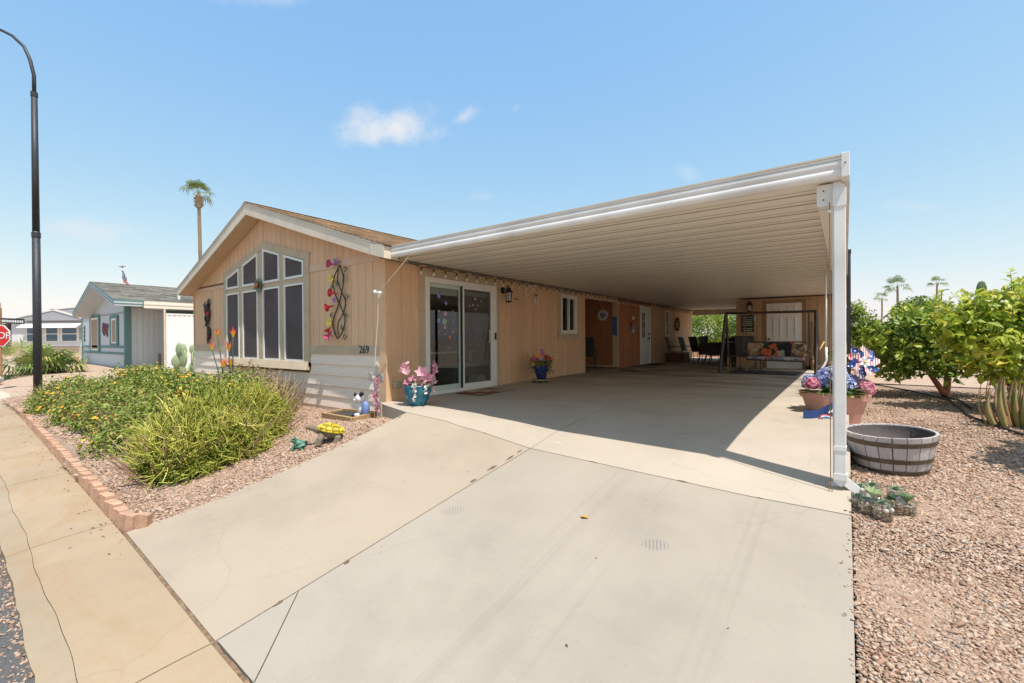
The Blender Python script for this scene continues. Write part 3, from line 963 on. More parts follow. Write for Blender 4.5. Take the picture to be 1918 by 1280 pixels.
obj('glass_pane', MB().box(XW - .048, XW - .044, 5.455, 6.2, .15, 1.925), M_GLS, sd)
obj('glass_pane', MB().box(XW - .036, XW - .033, 6.30, 7.11, .13, 1.955), M_GLS, sd)
m, nd, lk, bs = new_mat('insect_screen')
_t = nd.new('ShaderNodeBsdfTransparent'); _mx = nd.new('ShaderNodeMixShader'); _mx.inputs[0].default_value = .2
bs.inputs['Base Color'].default_value = (.22, .2, .18, 1); bs.inputs['Roughness'].default_value = .9
lk.new(_t.outputs[0], _mx.inputs[1]); lk.new(bs.outputs[0], _mx.inputs[2]); lk.new(_mx.outputs[0], nd['Material Output'].inputs[0])
M_INS = m
obj('screen_panel', MB().box(XW - .006, XW - .004, 6.30, 7.11, .13, 1.955), M_INS, sd)
obj('jamb_bar', MB().box(XW - .026, XW + .012, 6.228, 6.25, .066, 2.0), M_BLK, sd)
vl = MB()
for k, (a, b) in enumerate(((5.47, 5.72), (5.73, 5.98), (5.99, 6.19), (6.33, 6.7), (6.71, 7.08))):
    vl.box(XW - .09, XW - .07, a, b, 1.80 if k < 3 else 1.84, 1.92, random.random())
obj('valance', vl, mat('valance', (.5, .52, .44), .7, .08, 4), sd)
hd = MB(); hd.tube([(XW + .004, 7.03, 1.17), (XW + .04, 7.02, 1.15), (XW + .045, 7.02, 1.04), (XW + .04, 7.02, .94), (XW + .004, 7.03, .92)], .011, 6)
obj('handle', hd, M_WHT, sd, smooth=True)
obj('latch', MB().box(XW + .03, XW + .045, 7.19, 7.235, .97, 1.12), M_BLK, sd)
stick = [(5.678, 1.767, .085, 'v'), (5.863, 1.651, .07, 'v'), (5.675, 1.497, .035, 'w'), (5.839, 1.461, .085, 'm'), (6.037, 1.52, .028, 'o'), (5.674, 1.327, .08, 'b'), (5.818, 1.307, .11, 'g'),
         (6.036, 1.333, .07, 'b'), (5.836, 1.208, .065, 'm'), (5.679, 1.112, .04, 'v'), (5.84, 1.079, .022, 'm'), (6.028, 1.131, .04, 'w'), (5.947, 1.024, .06, 'o'), (5.95, .82, .03, 'w'),
         (6.661, 1.785, .05, 'w'), (6.832, 1.753, .05, 'm'), (6.49, 1.636, .045, 'm'), (6.585, 1.659, .045, 'w'), (6.738, 1.661, .035, 'w'), (6.672, 1.582, .055, 'm'), (6.779, 1.49, .022, 'w'),
         (6.895, 1.356, .045, 'b'), (6.694, 1.267, .05, 'b'), (6.485, 1.186, .03, 'v'), (6.716, 1.138, .02, 'm'), (6.892, 1.128, .03, 'b'), (6.531, 1.055, .04, 'v'), (6.666, 1.013, .045, 'm'), (6.514, .886, .03, 'w'), (6.866, .936, .028, 'm')]
SCOL = {'v': (.30, .25, .62), 'w': (.72, .70, .74), 'm': (.62, .42, .55), 'o': (.75, .28, .06), 'b': (.22, .34, .72), 'g': (.32, .52, .46)}
for (yy, zz, r, k) in stick:
    mb = MB(); n = random.choice((5, 6, 8, 12)); rr = r * .62
    x_ = XW - .0425 if yy < 6.25 else XW - .031
    ph = random.random() * 6
    mb.prism([(x_, yy + rr * math.cos(ph + 6.2832 * i / n) * (1 if i % 2 else .82), zz + rr * math.sin(ph + 6.2832 * i / n) * (1 if i % 2 else .82)) for i in range(n)], (.002, 0, 0))
    obj('window_cling', mb, mat('cling_' + k, SCOL[k], .5, .5, 25), sd)
mt = MB()
# objects inside, seen through the glass
tbl = root('kitchen_table', 'pale table standing inside behind the sliding glass door', 'table', (-7.0, 6.3, 0))
obj('table_top', MB().box(-7.6, -6.5, 5.6, 7.4, .70, .735), mat('pale_table', (.5, .46, .36), .4, .1, 5), tbl)
for (xx, yy) in ((-7.5, 5.7), (-6.6, 5.7), (-7.5, 7.3), (-6.6, 7.3)):
    obj('leg', MB().box(xx - .025, xx + .025, yy - .025, yy + .025, -.02, .70), mat('pale_table', (.5, .46, .36)), tbl)
bx = root('storage_bench', 'low white bench inside the sliding door', 'bench', (-6.45, 6.9, 0))
obj('bench_top', MB().box(-6.75, -6.2, 6.35, 7.5, .42, .47), mat('bench_white', (.62, .6, .52), .5, .06, 5), bx)
obj('bench_base', MB().box(-6.7, -6.25, 6.4, 7.45, -.02, .42), mat('bench_base', (.2, .17, .14), .6, .1, 5), bx)
stl = root('step_stool', 'small rounded cream step stool on the floor behind the screen door', 'stool', (-6.2, 6.95, 0))
mb = MB()
arch = [(6.78, -.02), (6.8, .17), (6.86, .24), (6.95, .26), (7.04, .24), (7.1, .17), (7.12, -.02), (7.05, -.02), (7.02, .12), (6.95, .17), (6.88, .12), (6.85, -.02)]
for i in range(6):
    j = 11 - i
    if i < 5: mb.prism([(-6.2, *arch[i]), (-6.2, *arch[i + 1]), (-6.2, *arch[j - 1]), (-6.2, *arch[j])], (.22, 0, 0))
mb.prism([(-6.2, *arch[5]), (-6.2, *arch[6]), (-6.2, *arch[7])], (.22, 0, 0))
obj('stool_body', mb, mat('stool_cream', (.62, .6, .48), .5, .05, 5), stl)

# small slider window with olive trim
wt2 = MB()
wt2.box(XW - .012, XW + .018, 9.757, 9.92, .96, 2.25); wt2.box(XW - .012, XW + .018, 10.76, 10.87, .96, 2.25)
wt2.box(XW - .012, XW + .018, 9.92, 10.76, 2.135, 2.25); wt2.box(XW - .012, XW + .018, 9.92, 10.76, .96, 1.115)
w2 = obj('side_window', wt2, M_TRM, house)
obj('window_frame', yz_frame(9.92, 10.76, 1.115, 2.135, .055, XW - .07, XW + .028), M_WHT, w2)
obj('window_sash', yz_frame(10.33, 10.70, 1.17, 2.08, .045, XW - .04, XW + .012), M_WHT, w2)
obj('window_sash', yz_frame(9.975, 10.37, 1.17, 2.08, .03, XW - .06, XW - .02), M_WHT, w2)
obj('glass_pane', MB().box(XW - .045, XW - .042, 9.98, 10.7, 1.18, 2.07), M_GLS, w2)
w3 = obj('side_window', yz_frame(18.2, 18.7, 1.06, 2.1, .06, XW - .06, XW + .02), M_WHT, house)
w3m = MB().box(XW - .03, XW + .01, 18.26, 18.64, 1.56, 1.6); obj('window_sash', w3m, M_WHT, w3)
obj('glass_pane', MB().box(XW - .02, XW - .017, 18.26, 18.64, 1.1, 2.06), M_GLS, w3)

# porch recess: walls, security door, pilaster
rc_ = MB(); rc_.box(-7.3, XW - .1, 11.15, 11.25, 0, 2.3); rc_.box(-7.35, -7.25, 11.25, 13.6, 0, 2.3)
rec = obj('porch_wall', rc_, M_SID_SHADE, house)
x = -7.25
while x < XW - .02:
    mb = MB(); mb.box(x + G, min(x + .2, XW - .165) - G, 13.49, 13.515, .1, 2.28, random.random()); mb.v and obj('plank', mb, M_SID_SHADE, rec)
    x += .2
    if x > XW - .19: break
obj('end_wall', MB().box(-7.25, XW - .125, 13.515, 13.6, .02, 2.3), M_DRK, rec)
obj('pilaster_board', MB().box(XW - .17, XW + .012, 13.47, 13.515, .06, 2.12), M_BLT, rec)
obj('base_board', MB().box(-7.2, XW - .172, 13.47, 13.512, .06, .11), M_BLT, rec)
obj('porch_header', MB().box(XW - .10, XW + .01, 11.25, 13.5, 2.12, 2.3), M_SID, rec)
obj('porch_ceiling', MB().box(-7.25, XW - .1, 11.25, 13.5, 2.28, 2.33), M_SID, rec)
# white security door at the back of the recess with slanting bars
sec = obj('security_door', yz_frame(12.1, 13.05, .08, 2.12, .08, -7.25, -7.20), M_WHT, house)
bars = MB()
for k in range(13):
    z = .2 + k * .15
    bars.tube([(-7.21, 12.2, z - .12 * (1 if k > 6 else -1)), (-7.21, 12.97, z + .12 * (1 if k > 6 else -1))], .011, 4)
obj('door_bars', bars, M_WHT, sec)
obj('screen_panel', MB().box(-7.235, -7.23, 12.18, 12.97, .16, 2.04), M_SCR, sec)
# white entry door further along
ed = obj('entry_door', yz_frame(15.40, 16.47, .03, 2.16, .10, XW - .1, XW + .025, .1, .02), M_WHT, house)
M_DOOR = mat('door_white', (.72, .70, .66), .5, .05, 3)
obj('door_panel', MB().box(XW - .05, XW - .012, 15.5, 16.37, .05, 2.06), M_DOOR, ed)
obj('door_glass', MB().box(XW - .012, XW - .006, 15.68, 15.92, 1.0, 1.9), M_BLK, ed)
mb = MB()
for z in (1.28, 1.6): mb.box(XW - .006, XW - .001, 15.68, 15.92, z, z + .02)
mb.box(XW - .006, XW - .001, 15.79, 15.81, 1.0, 1.9); obj('muntin', mb, M_DOOR, ed)
mb = MB(); mb.box(XW - .012, XW - .004, 15.66, 15.95, .2, .85); obj('lower_panel', mb, M_DOOR, ed)
mb = MB(); mb.ball((XW + .04, 16.25, .98), .035, 8, 6); mb.ball((XW + .02, 16.25, 1.13), .028, 8, 6); obj('door_knob', mb, M_BLK, ed)
obj('threshold', MB().box(XW - .02, XW + .08, 15.4, 16.47, .02, .045), M_BLK, ed)

# house number, painted on the trim band
no = text('house_number', '269', .185, (-6.425, YF - .02, .818), (math.pi / 2, 0, 0), M_NVY, house, .005, sx=1.0)
hb = MB(); hb.box(XW, XW + .075, 4.60, 4.74, .2, .31)
obj('outlet_cover', hb, mat('outlet_tan', (.42, .36, .24), .6, .1, 8), house, bevel=.02)
hk = MB(); hk.tube([(XW, 7.9, 1.87), (XW + .05, 7.91, 1.87), (XW + .05, 7.98, 1.86), (XW + .02, 8.05, 1.85)], .008, 5)
obj('plant_hook', hk, M_BLK, house)

# ------------------------------------------------------------------ carport
M_PAN = mat('ceiling_pan', (.88, .83, .73), .42, .05, 3, (1, 6, 1), spec=.5, dirt=.05)
M_ALU = mat('white_aluminium', (.78, .75, .71), .5, .07, 3, spec=.3, dirt=.22, bmp=.06, bscale=8)
M_TAN = mat('tan_flashing', (.62, .53, .40), .5, .08, 5)
car = root('carport', 'white aluminium carport roof with ribbed tan ceiling beside the tan house', 'carport', (-.03, 4.35, -.25))
CY0, CY1 = 4.36, 22.2
def zc(x): return 2.295 - (x + 5.85) * .012
PW = .34
npan = int((CY1 - CY0) / PW)
# one pan: flat bottom, two folded ribs and a raised edge, running across the carport
prof = [(0, .03), (0, .0), (.205, .0), (.205, .02), (.222, .02), (.222, 0), (.306, 0), (.306, .03)]
mb = MB()
xa, xb = -5.83, -.10
n = len(prof)
vs = [(xa, p[0], zc(xa) + p[1]) for p in prof] + [(xb, p[0], zc(xb) + p[1]) for p in prof]
fs = [(i, i + 1, n + i + 1, n + i) for i in range(n - 1)]
mb.add(vs, fs)
pan = None
for i in range(npan):
    y0 = CY0 + i * PW
    if pan is None:
        po = obj('roof_pan', mb, M_PAN, car, org=None)
        pan = po.data
        po.location = (0, y0, 0)
    else:
        p = inst('roof_pan', pan, car, (0, 0, 0))
        p.location = Vector((0, y0, 0))
M_RIB_SHADE = mat('pan_rib_shade', (.42, .36, .27), .6, .1, 6)  # seam strips coloured darker than the pans to carry the rib shading
mb = MB(); mb.prism([(xa, .206, zc(xa) - .0012), (xb, .206, zc(xb) - .0012), (xb, .221, zc(xb) - .0012), (xa, .221, zc(xa) - .0012)], (0, 0, .02)); mb.prism([(xa, .310, zc(xa) - .0035), (xb, .310, zc(xb) - .0035), (xb, .334, zc(xb) - .0035), (xa, .334, zc(xa) - .0035)], (0, 0, .03))
for i, p in enumerate([o for o in car.children if o.name.startswith('roof_pan')]):
    if i == 0: sm0 = mb.mesh('seam', (0, 0, 0)); sm0.materials.append(M_RIB_SHADE)
    s_ = bpy.data.objects.new('seam', sm0); COL.objects.link(s_); s_.parent = p; s_.location = -ORG[car.name]
    ORG[s_.name] = Vector((0, 0, 0))
deck = MB()
deck.prism([(-5.84, CY0 + .02, zc(-5.84) + .075), (-.02, CY0 + .02, zc(-.02) + .075), (-.02, CY0 + .02, zc(-.02) + .10), (-5.84, CY0 + .02, zc(-5.84) + .10)], (0, CY1 - CY0 - .04, 0))
obj('roof_deck', deck, M_ALU, car)
# front fascia gutter: rolled profile
fp = []
def roll(y, z, r, a0, a1, k=5):
    return [(y - r * math.cos(a0 + (a1 - a0) * i / k) * .6, z + r * math.sin(a0 + (a1 - a0) * i / k)) for i in range(k + 1)]
Pz = 2.365
fp = [(4.36, 2.372), (4.285, 2.372), (4.285, 2.352)] + roll(4.30, 2.322, .030, 1.4, -1.2) + [(4.297, 2.286)] + roll(4.30, 2.252, .034, 1.3, -1.3) + [(4.305, 2.212), (4.36, 2.212)]
ff = MB()
x0, x1 = -5.455, -.02
n = len(fp)
vs = [(x0, a, b + .008) for a, b in fp] + [(x1, a, b) for a, b in fp]
ff.add(vs, [(i, (i + 1) % n, n + (i + 1) % n, n + i) for i in range(n)] + [tuple(range(n)), tuple(range(n, 2 * n))[::-1]])
obj('front_gutter', ff, M_ALU, car)
tf = MB(); tf.box(x0, x1, 4.278, 4.40, 2.3735, 2.388); obj('top_flashing', tf, M_TAN, car)
ec = MB(); ec.box(-.025, .028, 4.255, 4.46, 2.205, 2.392); obj('end_cap', ec, M_ALU, car, bevel=.004)
mb = MB(); mb.ball((0, 4.253, 2.31), .006, 6, 4); obj('screw', mb, M_BLK, car)
sg = MB(); sg.box(-.02, .03, 4.46, 16.0, 2.22, 2.38); sg.box(-.02, .03, 16.0, 22.2, 2.24, 2.38); obj('side_gutter', sg, M_ALU, car)
sb = MB(); sb.box(-.175, -.09, 4.47, 16.0, 2.02, 2.215); obj('side_beam', sb, mat('beam_cream', (.74, .70, .62), .4, .04, 4), car)
br = MB(); br.box(-.185, -.075, 4.375, 4.47, 2.03, 2.20); obj('beam_cap', br, mat('beam_cream', (.74, .70, .62)), car)
for (yy, zz) in ((4.372, 2.15), (4.372, 2.08)):
    mb = MB(); mb.ball((-.14, yy, zz), .006, 6, 4); obj('screw', mb, M_BLK, car)
bb = MB(); bb.box(-5.83, -2.9, 22.1, 22.2, 2.05, 2.3); obj('back_beam', bb, M_TAN, car)
zb = z_slab(-.03, 4.4)
po = MB(); po.box(-.085, -.005, 4.405, 4.485, zb - .02, 2.2)
obj('post', po, M_ALU, car, bevel=.004)
po2 = MB(); po2.box(-.17, -.09, 15.85, 15.93, .0, 2.03); obj('post', po2, M_ALU, car)
ds = MB()
ds.box(-.075, .003, 4.32, 4.40, -.13, 2.09, .5)
dso = obj('downspout', ds, M_ALU, car, bevel=.006)
el = MB(); el.box(-.079, .007, 4.315, 4.404, 2.0, 2.14); el.prism([(-.075, 4.322, 2.14), (.003, 4.322, 2.14), (-.03, 4.36, 2.205), (-.075, 4.36, 2.205)], (0, .078, 0)); obj('drop_outlet', el, M_ALU, dso, bevel=.003)
obj('strap', MB().box(-.078, .006, 4.316, 4.403, .09, .125), M_ALU, dso)
obj('strap', MB().box(-.079, .007, 4.315, 4.404, -.14, -.09), M_ALU, dso)
sp = MB()
a, b = Vector((-.036, 4.36, -.13)), Vector((.13, 4.44, -.285))
sp.prism([(-.075, 4.322, -.10), (.003, 4.322, -.10), (.003, 4.322, -.14), (-.03, 4.322, -.195), (-.075, 4.322, -.16)], (0, .076, 0))
d = (b - a).normalized(); up = Vector((0, 0, 1)); sd_ = d.cross(up).normalized(); nn = sd_.cross(d)
Mx = Matrix((d, sd_, nn)).transposed()
sp.obox((a + b) / 2 + d * .005, ((b - a).length / 2, .038, .034), Mx)
obj('spout_elbow', sp, M_ALU, dso, bevel=.004)
bk = MB(); bk.box(-.11, .02, 4.39, 4.50, zb - .012, zb + .012); obj('post_foot', bk, M_ALU, car)
fl = MB()
k = 90
for i in range(k):
    y = 4.38 + (22.0 - 4.38) * i / k; y2 = 4.38 + (22.0 - 4.38) * (i + 1) / k
    if i % 2 == 0 or i > 40: fl.box(-5.846, -5.80, y, y2, 2.262 + .012 * math.sin(i * 1.9), 2.30)
    else: fl.box(-5.846, -5.79, y, y2, 2.250, 2.30)
obj('wall_flashing', fl, mat('grey_flashing', (.17, .15, .125), .7, .2, 6), car)

# shed at the back of the carport
shed = root('storage_shed', 'brown plank storage shed with white six panel door at the back of the carport', 'shed', (-1.45, 16.0, .03))
M_SHD = mat('shed_planks', (.46, .30, .175), .8, .14, 5, (6, 6, .5), bmp=.25, tint=.1)
wl = MB(); wl.box(-2.86, -.06, 16.03, 16.1, 0, 2.2); wl.box(-2.86, -2.8, 16.1, 21.5, 0, 2.2); wl.box(-.10, -.06, 16.1, 21.5, 0, 2.2); wl.box(-2.86, -.06, 21.4, 21.5, 0, 2.2)
swl = obj('wall', wl, M_DRK, shed)
x = -2.86
while x < -.07:
    xe = min(x + .2, -.06)
    segs = [(x + G, xe - G)]
    for (a, b) in segs:
        if b <= -2.09 or a >= -.95: obj('plank', MB().box(a, b, 16.005, 16.03, .04, 2.2, random.random()), M_SHD, swl)
        else:
            obj('plank', MB().box(a, b, 16.005, 16.03, 2.12, 2.2, random.random()), M_SHD, swl)
            if a < -2.09 < b: obj('plank', MB().box(a, -2.09, 16.005, 16.03, .04, 2.118, random.random()), M_SHD, swl)
            if a < -.95 < b: obj('plank', MB().box(-.95, b, 16.005, 16.03, .04, 2.118, random.random()), M_SHD, swl)
    x += .2
mb = MB(); mb.box(-2.09, -1.99, 15.985, 16.03, .03, 2.118); mb.box(-1.045, -.95, 15.985, 16.03, .03, 2.118); mb.box(-1.99, -1.045, 15.985, 16.03, 2.04, 2.118)
obj('door_frame', mb, mat('shed_trim', (.26, .17, .10), .8, .15, 5), shed)
dr = obj('door', MB().box(-1.985, -1.05, 15.998, 16.025, .03, 2.035), M_DOOR, shed)
for (a, b, z0, z1) in ((-1.80, -1.60, .98, 1.58), (-1.42, -1.21, .98, 1.58), (-1.80, -1.60, 1.72, 1.92), (-1.42, -1.21, 1.72, 1.92), (-1.80, -1.60, .2, .8), (-1.42, -1.21, .2, .8)):
    mb = MB()
    w = .022
    yq = 15.968; mb.box(a, b, yq, 15.998, z0, z0 + w); mb.box(a, b, yq, 15.998, z1 - w, z1); mb.box(a, a + w, yq, 15.998, z0 + w, z1 - w); mb.box(b - w, b, yq, 15.998, z0 + w, z1 - w)
    mb.box(a + w + .02, b - w - .02, 15.989, 15.998, z0 + w + .02, z1 - w - .02)
    obj('door_moulding', mb, M_DOOR, dr)
mb = MB(); mb.ball((-1.918, 15.96, .93), .034, 8, 6); obj('door_knob', mb, M_BLK, dr)

# ------------------------------------------------------------------ foliage tools
def leaves_np(P, N, size, aspect, rng, fold=.25, droop=.2, jitter=.6, cup=0):
    """folded four-point leaves at points P facing roughly N; returns vertices and triangles"""
    n = len(P)
    N = N + rng.normal(0, jitter, (n, 3)); N /= np.linalg.norm(N, axis=1, keepdims=True) + 1e-9
    A = rng.normal(0, 1, (n, 3)); A[:, 2] -= droop
    A -= N * (A * N).sum(1, keepdims=True); A /= np.linalg.norm(A, axis=1, keepdims=True) + 1e-9
    B = np.cross(N, A)
    L = size * rng.lognormal(0, .25, (n, 1)); Wd = L * aspect
    tip = P + A * L
    m = P + A * L * .48
    up = N * L * fold * .5
    V = np.stack([P, m + B * Wd * .5 + up, tip - N * L * .12, m - B * Wd * .5 + up], 1)
    F = np.array([(0, 2, 1), (0, 3, 2)])
    F = (F[None] + (np.arange(n) * 4)[:, None, None]).reshape(-1, 3)
    return V.reshape(-1, 3), F

def lobes_sample(lobes, n, rng, rmin=.62, rmax=1.03, zmin=-9):
    """points spread near the skin of several ellipsoids (cx,cy,cz,rx,ry,rz), keeping the outer ones"""
    w = np.array([l[3] * l[4] + l[3] * l[5] + l[4] * l[5] for l in lobes]); w /= w.sum()
    out = []; nor = []
    Lb = np.array(lobes)
    while sum(len(o) for o in out) < n:
        k = rng.choice(len(lobes), n * 2, p=w)
        d = rng.normal(0, 1, (n * 2, 3)); d /= np.linalg.norm(d, axis=1, keepdims=True)
        r = rng.uniform(rmin ** 2, rmax ** 2, (n * 2, 1)) ** .5
        bumpy = 1 + .10 * np.sin(d[:, :1] * 7 + k[:, None]) * np.sin(d[:, 1:2] * 6 + 2 * k[:, None]) + .08 * np.sin(d[:, 2:] * 11 + d[:, :1] * 9)
        p = Lb[k, :3] + d * Lb[k, 3:] * r * bumpy
        q = ((p[:, None] - Lb[None, :, :3]) / Lb[None, :, 3:])
        inside = ((q ** 2).sum(2) < rmin ** 2 * .8).any(1)
        ok = (~inside) & (p[:, 2] > zmin)
        nn = d / Lb[k, 3:]; nn /= np.linalg.norm(nn, axis=1, keepdims=True)
        out.append(p[ok]); nor.append(nn[ok])
    return np.concatenate(out)[:n], np.concatenate(nor)[:n]

def foliage(name, lobes, n, size, aspect, m, parent, rng, jitter=.6, up=.35, rmin=.62, zmin=-9, tint=(.0, 1.0), fold=.25, stuff=True):
    P, N = lobes_sample(lobes, n, rng, rmin, zmin=zmin)
    N = N + np.array([0, 0, up])
    V, F = leaves_np(P, N, size, aspect, rng, fold=fold, jitter=jitter)
    cl = np.array([mnoise.noise(Vector(p) * 2.3) for p in P[:: max(1, n // 4000)]])
    cl = np.repeat(cl, max(1, n // 4000))[:n] if n > 4000 else cl
    if len(cl) < n: cl = np.concatenate([cl, np.zeros(n - len(cl))])
    t = np.clip(.5 + .55 * cl + rng.normal(0, .2, n), 0, 1)
    t = tint[0] + (tint[1] - tint[0]) * t
    po = ORG[parent.name]
    o = np_obj(name, np_mesh(name, V - np.array(po), F, np.repeat(t, 4)), m, parent, po)
    if stuff: o['kind'] = 'stuff'
    return o

def limb(mb, a, b, r0, r1, bend=.1, k=5, n=6, rng=random):
    a, b = Vector(a), Vector(b)
    off = Vector((rng.uniform(-1, 1), rng.uniform(-1, 1), rng.uniform(-.3, .3))) * bend * (b - a).length
    pts = [a.lerp(b, i / k) + off * math.sin(math.pi * i / k) for i in range(k + 1)]
    mb.tube(pts, [r0 + (r1 - r0) * i / k for i in range(k + 1)], n)
    return pts

M_BARK = mat('bark', (.23, .155, .10), .9, .3, 14, (1, 1, .3), bmp=.6)
M_LANT = leaf_mat('lantana_leaf', [(0, (.07, .10, .02)), (.35, (.17, .24, .04)), (.65, (.30, .36, .065)), (.85, (.43, .42, .10)), (1, (.44, .31, .12))], .55, .25)
M_STICK = leaf_mat('stick_stem', [(0, (.14, .19, .03)), (.3, (.30, .35, .05)), (.55, (.52, .51, .09)), (.8, (.70, .62, .15)), (1, (.78, .64, .24))], .5, .12)
M_DRY = leaf_mat('dry_leaf', [(0, (.16, .10, .05)), (.45, (.31, .21, .11)), (.75, (.40, .29, .16)), (.85, (.20, .21, .06)), (1, (.14, .2, .05))], .8, .2)
M_CITR = leaf_mat('bright_leaf', [(0, (.09, .15, .02)), (.3, (.22, .32, .03)), (.6, (.42, .50, .05)), (.85, (.60, .62, .08)), (1, (.72, .60, .12))], .42, .4, .45)
M_CITD = leaf_mat('green_leaf', [(0, (.06, .11, .02)), (.4, (.16, .26, .035)), (.75, (.36, .46, .06)), (1, (.58, .60, .09))], .4, .35, .5)
M_HEDG = leaf_mat('hedge_leaf', [(0, (.03, .07, .012)), (.4, (.12, .21, .03)), (.7, (.32, .44, .05)), (1, (.5, .56, .09))], .5, .4)
M_PALM = leaf_mat('palm_blade', [(0, (.06, .11, .025)), (.5, (.15, .23, .045)), (.85, (.29, .33, .08)), (1, (.42, .34, .14))], .5, .2)
M_TWIG = mat('dry_twig', (.30, .20, .12), .9, .3, 14)
rng = np.random.default_rng(21)

# ------------------------------------------------------------------ front bed planting
lan = root('lantana_bush', 'long low green lantana hedge with small yellow orange flowers along the kerb bricks', 'bush', (-10.2, 2.4, -.5))
LL = []
for i in range(17):
    t = i / 16
    x = -14.8 + 7.9 * t
    LL.append((x + rng.uniform(-.2, .2), 2.15 + .2 * math.sin(i * 1.7) + (.05 if i > 6 else 0), -.42 + rng.uniform(-.05, .05), .75, .60 + .12 * math.sin(i), .42 + .20 * math.sin(i * .9) ** 2))
for i in range(12):
    t = i / 11
    LL.append((-13.6 + 6.0 * t, 3.05 + .2 * math.sin(i * 2.1), -.30, .75, .6, .54 + .26 * math.sin(i * 1.3 + 1) ** 2))
foliage('foliage', LL, 62000, .05, .62, M_LANT, lan, rng, jitter=.9, up=.4, rmin=.66, zmin=-.6)
tw = MB()
for i in range(1700):
    l = LL[rng.integers(len(LL))]
    a = Vector((l[0] + rng.normal(0, .3), l[1] + rng.normal(0, .2), -.48))
    d = Vector((rng.normal(0, .6), rng.normal(0, .6), 1)).normalized()
    b = a + d * rng.uniform(.35, .8)
    b.z = min(b.z, l[2] + l[5] * 1.0)
    tw.tube([a, a.lerp(b, .5) + Vector((rng.normal(0, .03), rng.normal(0, .03), .02)), b], [.006, .004, .002], 3, False)
o = obj('twigs', tw, M_TWIG, lan); o['kind'] = 'stuff'
P, N = lobes_sample(LL, 620, rng, .98, 1.06, zmin=-.35)
keep = [i for i in range(len(P)) if N[i][2] > .05 and mnoise.noise(Vector(P[i]) * 1.1) + .5 * mnoise.noise(Vector(P[i]) * 4) > .06]
fm = MB()
for i in keep:
    p = Vector(P[i]); r = rng.uniform(.011, .027)
    q = Vector((0, 0, 1)).rotation_difference(Vector(N[i] + np.array([0, 0, .6])).normalized()).to_matrix()
    tn = rng.uniform(0, 1)
    for k in range(7):
        a = k * 1.047
        rr = 0 if k == 6 else r * .8
        c = p + q @ Vector((rr * math.cos(a), rr * math.sin(a), .006 if k == 6 else 0))
        h = r * .55
        fm.add([c + q @ Vector((h, 0, 0)), c + q @ Vector((0, h, 0)), c + q @ Vector((-h, 0, 0)), c + q @ Vector((0, -h, 0)), c + q @ Vector((0, 0, h * .7))], [(0, 1, 4), (1, 2, 4), (2, 3, 4), (3, 0, 4)], tn)
o = obj('blossoms', fm, leaf_mat('lantana_flower', [(0, (.85, .30, .02)), (.4, (.9, .45, .02)), (1, (.92, .66, .05))], .6, .1), lan); o['kind'] = 'stuff'

stk = root('stick_succulent', 'big yellow green bush of thin stick stems beside the driveway', 'bush', (-6.0, 2.15, -.5))
def stick_bush(ctr, lobes, count, seed):
    rg = np.random.default_rng(seed)
    Pt, Nr = lobes_sample(lobes, count, rg, .72, 1.06, zmin=-.5)
    Vs = []; Fs = []; Ts = []
    base = 0
    for p, nv in zip(Pt, Nr):
        p = Vector(p); nv = Vector(nv)
        dirv = (nv * .55 + Vector((rg.normal(0, .85), rg.normal(0, .85), rg.normal(-.02, .6)))).normalized()
        L = rg.uniform(.09, .21) + .14 * rg.uniform() ** 5
        a = p - dirv * L * .65
        bend = Vector((rg.normal(0, .09), rg.normal(0, .09), rg.normal(.045, .08))) * (L / .2)
        curl = Vector((rg.normal(0, .05), rg.normal(0, .05), rg.normal(.03, .05))) * (L / .2)
        pts = [a, a + dirv * L * .35 + bend * .12, a + dirv * L * .68 + bend * .42, a + dirv * L * .95 + bend * .9 + curl]
        r = rg.uniform(.0055, .0098)
        side = dirv.orthogonal().normalized(); s2 = dirv.cross(side)
        tn = min(1, max(0, .50 + rg.normal(0, .20) + .45 * mnoise.noise(p * 2.2)))
        for i, q in enumerate(pts):
            rr = r * (1, 1, .9, .45)[i]
            for j in range(3):
                an = j * 2.0944
                Vs.append(q + side * math.cos(an) * rr + s2 * math.sin(an) * rr)
                Ts.append(min(1, tn * (.7 + .14 * i)))
        for i in range(3):
            for j in range(3):
                j2 = (j + 1) % 3
                Fs.append((base + i * 3 + j, base + i * 3 + j2, base + i * 3 + 3 + j2, base + i * 3 + 3 + j))
        base += 12
    return np.array([tuple(v) for v in Vs]), Fs, Ts
SL = [(-6.2, 1.95, -.38, .52, .46, .42), (-6.6, 2.5, -.36, .5, .46, .54), (-6.1, 2.35, -.40, .36, .38, .40), (-6.75, 2.25, -.34, .5, .5, .5), (-6.05, 1.75, -.45, .42, .3, .3), (-6.55, 1.85, -.42, .45, .34, .36), (-7.05, 2.9, -.26, .5, .45, .52), (-6.55, 2.8, -.34, .34, .3, .38),
      (-7.5, 3.0, -.25, .45, .35, .42), (-6.7, 2.95, -.1, .3, .3, .28), (-6.9, 2.45, -.12, .28, .28, .28)]
V, F, T = stick_bush((0, 0, 0), SL, 11000, 5)
po = np.array(ORG[stk.name])
o = np_obj('stems', np_mesh('stems', V - po, F, T, True), M_STICK, stk, ORG[stk.name]); o['kind'] = 'stuff'
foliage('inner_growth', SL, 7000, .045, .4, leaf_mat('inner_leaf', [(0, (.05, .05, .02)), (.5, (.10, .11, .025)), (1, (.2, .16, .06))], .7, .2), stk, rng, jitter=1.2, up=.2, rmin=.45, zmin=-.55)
tw = MB()
